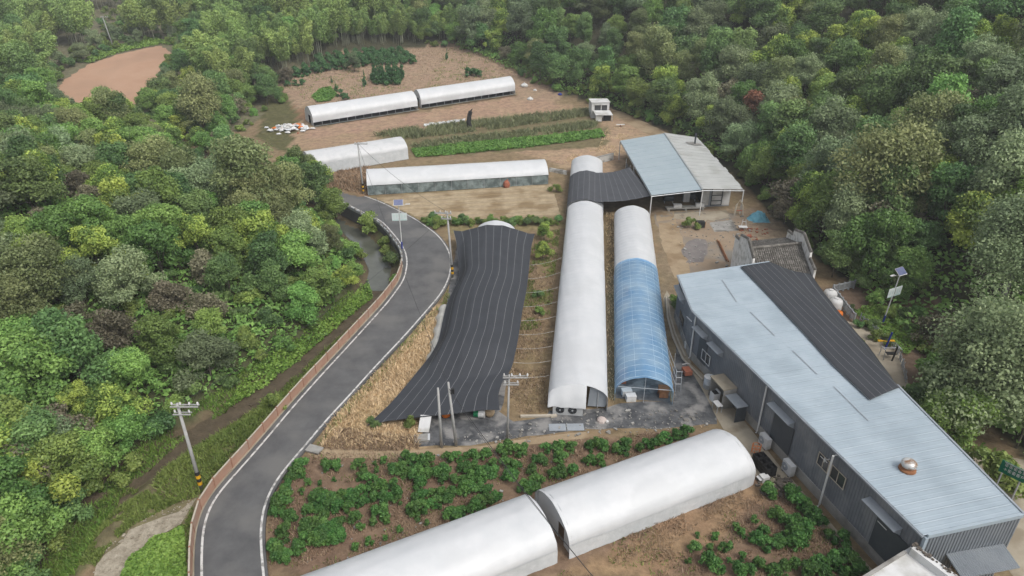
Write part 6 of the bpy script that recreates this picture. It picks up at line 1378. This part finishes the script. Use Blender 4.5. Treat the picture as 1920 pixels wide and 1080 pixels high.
for i, (px, py, k, sc) in enumerate(((25,1000,'mid',0.8),(85,965,'yellow',0.75),(55,1062,'mid',0.75),(135,935,'mid',0.7),(20,905,'yellow',0.8),(180,900,'mid',0.62),(105,885,'dark',0.75),(5,1100,'olive',0.7),(60,935,'brown',1.0),(215,880,'shrub',1.2),(190,925,'shrub',1.1),(150,965,'shrub',1.0),(110,1010,'shrub',1.1),(70,1085,'shrub',1.1),(250,850,'mid',0.55),(300,820,'shrub',1.2),(140,860,'brown',1.0),(40,860,'mid',0.8))):
    b = gr(px, py); plant(k, b[0], b[1], b[2]-0.1, lab2[k], 'bush' if k in ('shrub','brown') else 'tree', {'brown':'brown bushes','shrub':'low bushes'}.get(k, k+' trees')+' across the stream', sc)
for px, py, k, sc, lb in ((480,430,'olive',1.35,'tall shaggy olive tree at the crest above the road bend'),(385,262,'olive',1.3,'wide feathery tree below the clay field'),(590,392,'dark',0.95,'dark green tree at the stream edge before the weathered tunnel'),(600,368,'yellow',0.8,'yellowing tree overhanging the road by the weathered tunnel'),(548,378,'mid',0.85,'green tree on the spur where the road disappears'),(632,425,'mid',0.7,'small green tree on the stream edge at the road bend'),(562,350,'dark',0.68,'dark tree hiding the end of the weathered tunnel'),(230,250,'dark',0.9,'dark rounded tree at the near corner of the clay field')):
    b = gr(px, py); plant(k, b[0], b[1], b[2]-0.1, lb, 'tree', None, sc)
# --- bamboo and trees to the north-west
def f_nw(X, Y):
    e = sdist(X, Y, EDGE); terr = inpoly(X, Y, pxpoly([(500,160),(640,85),(800,80),(860,60),(1010,160),(960,200),(560,300),(480,260)]))
    return (((e < -1.5) & (X <= -30)) | ((X < -66) & (Y > 158))) & ~inpoly(X, Y, CLAY) & ~inpoly(X, Y, VALF) & ~terr
PB = scatter(f_nw, -260, -25, 120, 400, lambda x, y: 6.6 if y < 260 else 8.5, 16000, 3, 11.0)
nb_ = 0
GAP = [(200,60,55),(170,110,35),(320,60,22)]
for x, y, z in PB:
    px, py = proj(x, y, z); r = rng.random(); 
    px1, py1 = proj(x, y, z+8)
    if any((px-a)**2+((py-b)*1.5)**2 < c*c for a, b, c in GAP): k = 'shrub'
    elif 90 < px < 360 and 90 < py < 250: k = 'shrub'
    elif py < 8 and 430 < px < 560: k = 'grey'
    else: k = 'bamboo' if r < 0.72 else ('mid' if r < 0.85 else 'dark')
    lb = {'bamboo':'feathery light green bamboo clump in the grove beyond the fields','shrub':'low green bush on the slopes round the clay field','mid':'mid green tree among the bamboo beyond the fields','dark':'dark green tree among the bamboo beyond the fields','grey':'grey-green tree on the ridge behind the bamboo'}[k]
    plant(k, x, y, z-0.1, lb, {'bamboo':'bamboo','shrub':'bush'}.get(k, 'tree'), {'bamboo':'bamboo clumps beyond the fields','shrub':'bushes round the clay field'}.get(k, k+' trees among the bamboo'), rng.uniform(0.85, 1.15)*(1.2 if k == 'shrub' else 1.25 if k == 'bamboo' else 1.0), sz=rng.uniform(0.85, 1.1))
for i in range(52):
    f = (i+rng.random())/52; px = 405+460*f; py = 133-75*f+10*math.sin(f*9)-rng.choice((0,0,14,28)); b = gr(px, py)
    k = 'bamboo' if rng.random() < 0.8 else 'mid'
    plant(k, b[0], b[1], b[2]-0.1, {'bamboo':'feathery light green bamboo clump in the grove beyond the fields','mid':'mid green tree among the bamboo beyond the fields'}[k], {'bamboo':'bamboo'}.get(k, 'tree'), {'bamboo':'bamboo clumps beyond the fields'}.get(k, 'mid trees among the bamboo'), rng.uniform(0.8, 1.05)*(0.85 if f > 0.6 else 1.0))
# wood between the hill, the clay field and the terrace
def in_px(X, Y, poly): return inpoly(X, Y, pxpoly(poly))
MIDW = [(285,225),(320,170),(345,130),(400,140),(480,150),(515,175),(495,215),(485,250),(510,285),(575,318),(600,345),(560,352),(470,330),(380,300)]
for x, y, z in scatter(lambda X, Y: in_px(X, Y, MIDW), -110, -25, 100, 215, lambda x, y: 3.6, 9000, 8, 6.0):
    k = rng.choice(('mid','mid','olive','dark','yellow','shrub','brown')); qx, qy = proj(x, y, z)
    if qx > 440 and 225 < qy < 312: k = 'shrub'
    if qx > 475 and 222 < qy < 285: continue
    plant(k, x, y, z-0.2, {'shrub':'weedy bush on the rough slope above the rubbish heap','brown':'brown twiggy bush on the slope between hill and terrace'}.get(k, {'mid':'fresh green','olive':'loose olive','dark':'dark green','yellow':'yellow-tinged'}[k if k in ('mid','olive','dark','yellow') else 'mid']+' tree between the wooded hill and the red terrace'), 'bush' if k in ('shrub','brown') else 'tree', {'shrub':'weedy bushes above the rubbish heap','brown':'brown bushes on the slope'}.get(k, k+' trees between hill and terrace'), rng.uniform(0.6, 0.9)*(0.55 if qx > 430 and qy > 250 else 1.0))
RING = [(60,260),(70,170),(110,120),(170,95),(230,40),(330,40),(360,90),(350,150),(300,215),(200,260)]
n_r = 0
for x, y, z in scatter(lambda X, Y: in_px(X, Y, RING) & ~inpoly(X, Y, CLAY), -200, -55, 120, 330, lambda x, y: 3.0 if y < 220 else 4.0, 9000, 9, 2.0)[:120]:
    k = 'shrub' if rng.random() < 0.8 else 'grey'
    o = plant(k, x, y, z-0.1, {'shrub':'low green bush on the slopes round the clay field','grey':'small grey-green tree on the slopes round the clay field'}[k], {'shrub':'bush'}.get(k, 'tree'), {'shrub':'bushes round the clay field'}.get(k, 'grey trees round the clay field'), rng.uniform(0.7, 1.3) if k == 'shrub' else rng.uniform(0.4, 0.6))
    if k == 'shrub': o.name = 'slope_bush'
# bushes between terrace, rubbish heap and the wooded hill
for i in range(46):
    px, py = rng.uniform(430, 540), rng.uniform(150, 250); b = gr(px, py)
    if b[0] > gr(545, py)[0] or (px > 465 and py > 200): continue
    plant('shrub' if rng.random() < 0.75 else 'brown', b[0], b[1], b[2], 'weedy bush on the rough slope above the rubbish heap', 'bush', 'weedy bushes above the rubbish heap', rng.uniform(0.6, 1.1))
# --- tea and citrus bushes of the front field, row by row
Z8 = lambda x, y: (560+x/3, 680+y/3)
Z1 = lambda x, y: (x/3, 720+y/3)
Z7 = lambda x, y: (1280+x/3, 720+y/3)
ROWS = [[(590,545),(760,560)],[(830,535),(1060,515)],[(1110,505),(1300,492)],[(1380,482),(1540,470)],[(1610,475),(1740,465)],[(1760,505),(1880,455)],[(1900,480),(2080,430)],[(2110,420),(2200,395)],
        [(130,592),(240,575)],[(310,585),(375,572)],[(490,622),(690,605)],[(620,655),(840,595)],[(900,605),(1010,575)],[(1070,565),(1100,575)],[(1150,575),(1240,585)],[(1300,550),(1380,535)],[(1440,545),(1500,550)],
        [(350,625),(430,665)],[(800,655),(1000,645),(1110,615)],[(1180,645),(1210,635)],[(1290,605),(1350,615)],[(1400,635),(1490,625)],[(1540,595),(1560,592)],[(1620,560),(1700,545)],
        [(50,775),(150,755)],[(100,795),(350,745),(450,695),(560,692)],[(660,697),(700,690)],[(640,755),(780,735),(940,705)],[(900,725),(1080,695)],[(1240,705),(1310,695)],[(1300,720),(1360,660)],
        [(20,845),(80,835),(200,815),(300,805),(400,765),(570,745)],[(620,805),(720,805),(860,765)],[(820,865),(910,855),(1000,805),(1140,765)],
        [(30,965),(120,955),(220,905),(340,875)],[(400,845),(500,835)],[(620,845),(680,835)],[(30,985),(100,1012),(230,985),(260,965)]]
tea = []
for row in ROWS:
    for (x0, y0), (x1, y1) in zip(row[:-1], row[1:]):
        a, b = at(*Z8(x0, y0), 0.4), at(*Z8(x1, y1), 0.4); n_ = max(1, round(np.linalg.norm(b-a)/0.70))
        for k in range(n_): tea.append((*(a+(b-a)*(k+0.5)/n_)[:2], 1.0))
for row in ([(1690,455),(1650,510),(1610,590),(1570,680),(1550,740)],[(1580,735),(1660,745)],[(1560,820),(1600,860)],[(1550,900),(1585,950),(1720,925)],[(1760,650),(1840,640),(1910,680)],[(1790,740),(1860,740)],[(1720,800),(1900,810)],[(1540,980),(1640,985)],[(1800,880),(1900,870)]):
    for (x0, y0), (x1, y1) in zip(row[:-1], row[1:]):
        a, b = at(*Z1(x0, y0), 0.4), at(*Z1(x1, y1), 0.4); n_ = max(1, round(np.linalg.norm(b-a)/0.70))
        for k in range(n_): tea.append((*(a+(b-a)*(k+0.5)/n_)[:2], 1.05))
for (x, y) in [(480,600),(600,630),(660,675),(700,725),(770,775),(540,735),(590,785),(650,765),(700,795),(450,835),(480,900),(540,885),(600,865),(640,915),(830,845),(880,890),(840,975),(905,955),(945,975),(870,1015),(975,1025),(910,1045),(440,1015),(380,1045),(320,1055),(620,1015),(570,1055),(510,1065),(720,1065),(130,995),(60,915),(200,1040),(560,775),(630,845),(670,820),(800,1060),(990,1060),(420,880),(690,700),(780,1010),(740,750),(640,640)]:
    a = at(*Z7(x, y), 0.4); tea.append((a[0], a[1], rng.uniform(0.95, 1.25)))
T1T2 = []
for i, (x, y, sc) in enumerate(tea):
    x += rng.uniform(-.18,.18); y += rng.uniform(-.18,.18)
    plant('tea', x, y, 0, 'dark green tea bush in the field rows by the front greenhouses', 'bush', 'tea bushes in the front field', sc*rng.uniform(0.72, 1.08), sz=rng.uniform(0.85, 1.15))
SM = [Z8(*p) for p in ((420,915),(500,905),(350,945),(570,955),(560,800),(30,650),(60,690),(120,690),(200,670),(20,740),(430,580),(480,570),(440,620),(430,840),(320,1055),(400,1030),(490,1000),(720,915),(950,640),(1230,630),(1660,570),(1600,560))]+[Z7(*p) for p in ((380,875),(300,825),(220,945),(330,985),(260,1005),(400,785),(330,860),(700,875),(180,880),(80,860),(150,940),(30,1010),(260,930))]
for (x, y) in SM:
    a = at(x, y, 0); plant('teasmall', a[0], a[1], 0, 'small young tea bush between the field rows', 'bush', 'small tea bushes in the front field', rng.uniform(0.7, 1.2))
# --- far terrace: clipped hedge rows, cypress block, single conifers
for k in range(15):
    f = k/14; a = gr(525+250*f, 152-44*f-14*math.sin(math.pi*f)); b = gr(528+250*f+16*(f > 0.2), 140-46*f-6*f); n_ = 2 if f < 0.12 else (4 if f < 0.35 else 7)
    for j in range(n_):
        t = j/6.0; px = 524+252*f-16*t*(0.6+f); py = 153-30*f-(22 if f > 0.3 else 16)*t*(0.9)-10*math.sin(math.pi*f*0.9); b = gr(px, py)
        plant('hedge', b[0], b[1], b[2]-0.1, 'clipped dark green bush in the terrace hedge rows', 'bush', 'hedge bushes on the far terrace', rng.uniform(0.95, 1.25))
for k in range(9):
    for j in range(3):
        b = gr(702+6.2*k+rng.uniform(-2.5,2.5), 158-6*j+rng.uniform(-2,2)); plant('column', b[0], b[1], b[2], 'slender dark cypress in the tight block on the terrace', 'tree', 'cypresses in the terrace block', rng.uniform(0.62, 1.0), sz=rng.uniform(0.85,1.1))
for i, (px, py, sc, lb) in enumerate(((684,163,0.68,'single dark cypress beside the cypress block'),(838,112,0.5,'single small cypress on the red earth slope'),(622,155,0.3,'tiny conifer in a line below the hedge rows'),(630,168,0.35,'tiny conifer nearest the tunnel below the hedge rows'),(972,140,0.35,'tiny conifer at the wood edge'))):
    b = gr(px, py); plant('column', b[0], b[1], b[2], lb, 'tree', None, sc)
for i, (px, py, sc) in enumerate(((878,143,1.1),(888,142,1.1),(897,144,1.0),(540,162,0.8),(555,161,0.8),(568,159,0.8),(640,182,0.9),(648,188,0.9),(632,172,0.7))):
    b = gr(px, py); plant('hedge', b[0], b[1], b[2], 'low clipped bush dotted about the red terrace', 'bush', 'dotted bushes on the red terrace', sc)
b = gr(665,135); plant('grey', b[0], b[1], b[2], 'lone grey-green tree in front of the hedge rows', 'tree', None, 0.55)
# bushes by the road and yard
for i, (px, py, k, sc, lb) in enumerate(((693,435,'shrub',1.5,'round green bush by the road bend over the stream'),(720,470,'shrub',1.0,'leafy bush between road rail and stream'),(735,500,'shrub',1.0,'leafy bush below the solar lamp by the stream'),(742,535,'shrub',0.7,'low leafy plant at the end of the grey rail'),(1292,428,'shrub',0.8,'green potted-looking bush in the yard beside the cage'),(1268,585,'shrub',0.7,'green bush at the kinked corner of the shed'),(1265,570,'shrub',0.55,'small bush at the far corner of the shed'),
        (822,428,'shrub',0.8,'green bush at the road bend beside the striped pole'),(812,415,'shrub',0.7,'green bush where tilled plot meets the road'),(1020,450,'yellow',0.36,'yellow-green sapling between net and long tunnel, farther one'),(1018,490,'yellow',0.36,'yellow-green sapling between net and long tunnel, middle one'),(1010,560,'shrub',0.5,'green plant in the dry strip between net and long tunnel'),(1012,590,'shrub',0.5,'grey-green plant in the dry strip between net and long tunnel'),(1043,360,'shrub',0.7,'bright green plant in the gap beside the net-covered tunnel'),(700,820-20,'shrub',0.45,'green creeper under the front corner of the black net'),(770,800,'shrub',0.5,'green creeper beside the white board'),(520,765,'shrub',0.8,'grassy bush below the road fence on the bank'),(1440,580,'shrub',0.01,'')) ):
    if not lb: continue
    b = gr(px, py); plant(k, b[0], b[1], b[2], lb, 'tree' if k == 'yellow' else 'bush', None, sc, var=i)
for i in range(30):
    px = 800+i*8.5; b = gr(px, 421+3*math.sin(i*2.1)); plant('shrub', b[0], b[1], b[2], 'low green bush in the hedge between tilled plot and net', 'bush', 'hedge bushes below the tilled plot', rng.uniform(0.4, 0.65))
for i in range(16):
    f = i/15; b = gr(1590+130*rng.random(), 575+75*rng.random()); plant('shrub', b[0], b[1], b[2], 'leafy garden plant in the bed round the lamp', 'bush', 'garden plants round the lamp', rng.uniform(0.3, 0.6))
# --- what nobody could count: grass, weeds, crop leaves
def blades(name, pts_poly, n, hgt, wd, lk, label, cat, seed, lift=0.0, spread=0.5, clump=0.0, excl=()):
    rng = np.random.default_rng(seed); P_ = np.array(pts_poly); lo, hi = P_.min(0), P_.max(0); X = rng.uniform(lo[0], hi[0], n*3); Y = rng.uniform(lo[1], hi[1], n*3)
    ok = inpoly(X, Y, pts_poly)
    for e in excl: ok &= ~inpoly(X, Y, e)
    if clump: ok &= (noise2(X, Y, 1.4, seed)+0.6*noise2(X, Y, 0.5, seed+1) > clump)
    X, Y = X[ok][:n], Y[ok][:n]; Z = height(X, Y)+lift; k = len(X)
    a = rng.uniform(0, 6.283, k); h = hgt*rng.uniform(0.5, 1.4, k); ln = rng.normal(0, spread, (k, 2))*h[:,None]
    B = np.stack([X, Y, Z-0.02], 1); u = np.stack([np.cos(a), np.sin(a), np.zeros(k)], 1)*wd*rng.uniform(0.6, 1.4, k)[:,None]
    T = B+np.stack([ln[:,0], ln[:,1], h], 1); Md = B*0.5+T*0.5+np.stack([-0.15*ln[:,0], -0.15*ln[:,1], 0.12*h], 1)
    V_ = np.stack([B-u, B+u, Md+u*0.8, T, Md-u*0.8], 1).reshape(-1, 3)
    tone = np.clip(0.5+0.35*noise2(X, Y, 1.7, seed+3)+rng.normal(0, 0.2, k), 0, 1)
    return tag(link(name, quads_mesh(name, V_, tone, L[lk], 5)), label, cat, None, 'stuff')
blades('dry_grass', pxpoly([(600,842),(612,800),(690,715),(770,640),(812,580),(826,590),(800,690),(740,760),(700,800),(790,795),(785,838)], 0), 6500, 0.4, 0.04, 'straw', 'straw-coloured dry grass between the road and black net', 'grass', 1)
blades('dry_weeds', pxpoly([(600,842),(640,805),(720,815),(780,820),(790,842),(700,848)], 0), 1800, 0.4, 0.03, 'drybrown', 'brown dead weeds along the dirt path by the net', 'weeds', 2)
blades('verge_weeds', pxpoly([(590,842),(640,770),(760,640),(830,565),(840,540),(845,560),(770,650),(650,785)], 0), 2500, 0.4, 0.03, 'grass', 'green weeds along the road edge above the dry grass', 'weeds', 3, clump=0.0)
NF = [pxpoly([(1040,1085),(1065,1045),(1415,910),(1420,860),(1345,800),(1020,920),(1010,940)], 0), pxpoly([(560,1095),(590,1080),(990,935),(1045,1045),(1040,1095)], 0)]
blades('field_weeds', FIELD, 15000, 0.28, 0.025, 'drybrown', 'brown weeds and dry stems between the tea rows', 'weeds', 4, clump=-0.15, excl=NF)
blades('field_grass', FIELD, 5000, 0.22, 0.03, 'grass', 'sparse green grass tufts between the tea rows', 'grass', 5, clump=0.25, excl=NF)
blades('strip_weeds', pxpoly([(945,775),(978,600),(1003,440),(1050,430),(1030,600),(1026,775)], 0), 3500, 0.3, 0.03, 'drybrown', 'brown weeds in the strip between net and long tunnel', 'weeds', 6, clump=-0.2)
blades('strip_grass', pxpoly([(985,560),(1003,440),(1050,430),(1036,560),(1025,620),(975,620)], 0), 3800, 0.32, 0.035, 'grass', 'green weeds at the far end of the strip between net and long tunnel', 'weeds', 26, clump=-0.1)
blades('terrace_grass', pxpoly([(515,155),(560,128),(660,110),(700,160),(790,165),(850,75),(990,135),(960,145),(780,168),(590,198)]), 6000, 0.35, 0.06, 'grass', 'thin green grass on the red terrace', 'grass', 27, clump=0.15)
blades('gap_grass', pxpoly([(1137,400),(1152,400),(1153,755),(1139,755)], 0), 1500, 0.3, 0.04, 'straw', 'dry grass in the gap between the long tunnel and blue tunnel', 'grass', 7)
BANK = pxpoly([(370,935),(395,900),(470,830),(560,745),(640,660),(720,575),(740,548),(712,560),(660,615),(600,665),(520,738),(440,795),(350,850),(280,920),(290,960),(340,940)])
blades('bank_grass', BANK, 22000, 0.4, 0.04, 'grass', 'green grass on the stream bank below the road fence', 'grass', 8, clump=-0.6)
blades('far_bank_grass', pxpoly([(430,770),(500,715),(580,650),(640,595),(680,560),(660,545),(590,610),(500,660),(410,735),(300,800),(220,880),(120,1000),(60,1080),(140,1080),(230,930),(330,840)]), 24000, 0.4, 0.035, 'lush', 'lush green grass along the far bank of the stream', 'grass', 9, clump=-0.4)
blades('rough_grass', pxpoly([(300,940),(365,925),(358,990),(350,1085),(70,1085),(150,975),(230,900)]), 15000, 0.26, 0.03, 'grass', 'rough grass on the low ground beside the gravel path', 'grass', 10, clump=-0.25, excl=(pxpoly([(330,945),(365,925),(362,950),(345,985),(290,1010),(250,1050),(235,1095),(160,1095),(200,1030),(250,985)]),))
def groundleaf(name, poly, n, size, h, lk, label, cat, seed, bump=0.3, rows=0):
    rng = np.random.default_rng(seed); P_ = np.array(poly); lo, hi = P_.min(0), P_.max(0); X = rng.uniform(lo[0], hi[0], n*3); Y = rng.uniform(lo[1], hi[1], n*3); ok = inpoly(X, Y, poly)
    X, Y = X[ok][:n], Y[ok][:n]; k = len(X); top = h*(0.6+bump*noise2(X, Y, 0.7, seed)+0.25*noise2(X, Y, 0.28, seed+2)); Z = height(X, Y)+np.clip(top*rng.uniform(0.35, 1.0, k), 0.03, None)
    N = np.zeros((k,3)); N[:,2] = 1; v, t = leaves(rng, np.stack([X, Y, Z], 1), N, size, np.clip(0.5+0.3*noise2(X, Y, 1.1, seed)+rng.normal(0, 0.22, k), 0, 1), 0.7, 1.4)
    return tag(link(name, quads_mesh(name, v, t, L[lk])), label, cat, None, 'stuff')
groundleaf('creeper', pxpoly([(225,1090),(240,1055),(290,1012),(345,992),(352,1090)]), 9000, 0.16, 0.6, 'lush', 'dense leafy creeper between gravel path and road fence', 'creeper', 1)
groundleaf('bank_creeper', pxpoly([(480,690),(560,640),(640,585),(690,530),(700,560),(640,610),(560,680),(480,740),(420,770)]), 9000, 0.2, 0.9, 'lush', 'yellow-green creeper along the foot of the wooded hill', 'creeper', 2)
groundleaf('crop_rows', pxpoly([(772,282),(840,272),(1000,258),(1125,244),(1135,258),(1000,276),(860,290),(780,296)]), 14000, 0.3, 0.7, 'crop', 'bright green vegetable crop strip above the middle tunnel', 'crops', 3)
groundleaf('crop_patch', pxpoly([(585,182),(600,168),(620,165),(632,178),(620,190),(595,193)]), 2500, 0.3, 0.8, 'crop', 'bright green vegetable patch on the red terrace', 'crops', 4)
groundleaf('garden_leaves', pxpoly([(1600,585),(1640,570),(1690,590),(1730,640),(1700,668),(1650,630)], 0), 3500, 0.2, 0.5, 'lush', 'mixed green garden leaves round the lamp', 'plants', 5)
groundleaf('slope_cover', pxpoly([(150,118),(200,92),(290,72),(330,85),(300,84),(230,98),(170,120)]), 5000, 0.35, 1.0, 'lush', 'yellow-green crop hedge behind the clay field', 'crops', 6)
blades('tall_weeds', pxpoly([(700,255),(760,243),(900,228),(1110,205),(1118,216),(950,240),(760,262)]), 9000, 1.0, 0.07, 'weed', 'tall grey-green weed row between crop strip and red earth', 'weeds', 11, clump=-0.5)
blades('tall_weeds', pxpoly([(770,275),(840,262),(1000,245),(1120,228),(1118,240),(980,258),(790,280)]), 8000, 0.9, 0.07, 'weed', 'second tall weed row beside the bright crop strip', 'weeds', 12, clump=-0.5)
blades('terrace_weeds', pxpoly([(515,155),(640,98),(790,88),(850,72),(990,135),(960,145),(780,168),(590,198)]), 5000, 0.3, 0.06, 'drybrown', 'dry brown weeds on the red terrace', 'weeds', 13, clump=0.0)
blades('tunnel_weeds', pxpoly([(605,330),(690,305),(690,368),(620,352)]), 2500, 0.45, 0.06, 'drybrown', 'brown dead weeds below the weathered tunnel', 'weeds', 14)
blades('track_weeds', pxpoly([(1140,236),(1190,245),(1168,262),(1165,300),(1110,300),(1060,316),(1035,300),(1120,280)]), 2200, 0.28, 0.05, 'straw', 'brown weeds between the cabin and canopy shed', 'weeds', 15, clump=0.12)

# forest floor cover and low bushes
groundleaf('undergrowth', [(46,30),(62,30),(80,60),(85,110),(62,150),(36,180),(10,205),(-14,240),(-18,228),(0,200),(24,170),(36,152),(44,118),(45,80)], 42000, 0.45, 2.2, 'mid', 'dark leafy undergrowth along the foot of the wood behind the sheds', 'undergrowth', 21, 0.5)
groundleaf('undergrowth', [tuple(p) for p in offs(SQ, 3.2)[:78]]+[(-78,112),(-80,70),(-66,40),(-52,24)], 52000, 0.36, 1.6, 'mid', 'leafy undergrowth beneath the trees across the stream', 'undergrowth', 22, 0.5)
for x, y, z in scatter(lambda X, Y: (sdist(X, Y, STREAM) > 2.6) & (sdist(X, Y, STREAM) < 30) & (Y < 112), -70, -8, 20, 112, lambda x, y: 2.7, 9000, 5, 2.0)[:230]:
    o = plant('shrub', x, y, z-0.1, lab2['shrub'], 'bush', 'low bushes across the stream', rng.uniform(0.55, 1.1)); o.name = 'bank_bush'
for x, y, z in scatter(lambda X, Y: (sdist(X, Y, EDGE) < -0.3) & (sdist(X, Y, EDGE) > -4) & (X > -30) & ~((X < 44) & (Y > 75) & (Y < 92)), -30, 60, 30, 240, lambda x, y: 2.4, 9000, 6, 2.0)[:150]:
    plant('shrub', x, y, z-0.1, lab['shrub'], 'bush', 'low bushes at the foot of the wood', rng.uniform(0.5, 1.0))
def debris(name, poly, n, lo, hi_, m, label, seed):
    rr = random.Random(seed); P_ = np.array(poly); a, b = P_.min(0), P_.max(0); mb = MB(); k = 0
    while k < n:
        x, y = rr.uniform(a[0], b[0]), rr.uniform(a[1], b[1])
        if not inpoly(np.array([x]), np.array([y]), poly)[0]: continue
        s_ = rr.uniform(lo, hi_)*(1 if rr.random() < 0.85 else 2.0); z = hz(x, y); k += 1
        mb.box((x, y, z+0.03+s_*0.2), (s_*rr.uniform(.7,1.6), s_*rr.uniform(.5,1.1), s_*0.45), rr.uniform(0, 3.1), rr.uniform(-.3,.3))
    return tag(mb.build(name, m), label, 'rubble', None, 'stuff')
debris('rubble', pxpoly([(1250,410),(1400,405),(1425,440),(1370,500),(1290,500)], 0), 220, 0.06, 0.2, M['concrete'], 'loose stones and rubble strewn over the yard', 1)
debris('rubble', pxpoly([(1385,425),(1440,430),(1440,470),(1400,480)], 0), 90, 0.1, 0.3, M['red'], 'broken red brick beside the old tiled house', 2)
debris('rubble', pxpoly([(800,835),(960,800),(1130,770),(1330,770),(1330,803),(1130,815),(960,832)], 0), 260, 0.05, 0.16, M['concrete'], 'pale litter and stones on the dark ground mat', 3)
debris('rubble', pxpoly([(1415,905),(1440,880),(1490,905),(1480,935),(1430,930)], 0), 90, 0.08, 0.3, M['weed_dark'], 'dark rubble heap beside the closed tunnel end', 4)
debris('rubble', pxpoly([(510,1060),(520,930),(600,860),(1000,850),(1200,830),(980,930),(600,1070)], 0), 160, 0.04, 0.12, M['concrete'], 'small pale stones in the tea field', 5)
debris('stones', pxpoly([(330,945),(365,925),(362,950),(345,985),(290,1010),(250,1050),(235,1095),(160,1095),(200,1030),(250,985)]), 220, 0.04, 0.12, M['gravel'], 'loose stones along the gravel path', 6)
debris('stones', [tuple(p) for p in offs(SQ, 1.6)[12:48]]+[tuple(p) for p in offs(SQ, -1.6)[12:48]][::-1], 160, 0.05, 0.18, M['streambed'], 'stones in the stream bed', 7)
# the air itself: thin haze over the whole valley
hb = MB(); ztop = float(GZ.max())+22
hb.box((0, 205, (ztop-5)/2), (660, 620, ztop+5))
hv = bpy.data.materials.new('haze'); hv.use_nodes = True; hn = hv.node_tree.nodes; hn.remove(hn['Principled BSDF'])
pv = hn.new('ShaderNodeVolumePrincipled'); pv.inputs['Color'].default_value = (0.92,0.95,0.97,1); pv.inputs['Density'].default_value = HAZE; pv.inputs['Anisotropy'].default_value = 0.2
hv.node_tree.links.new(pv.outputs[0], hn['Material Output'].inputs['Volume'])
tag(hb.build('haze', hv), 'thin pale haze filling the valley air', 'haze', None, 'stuff')
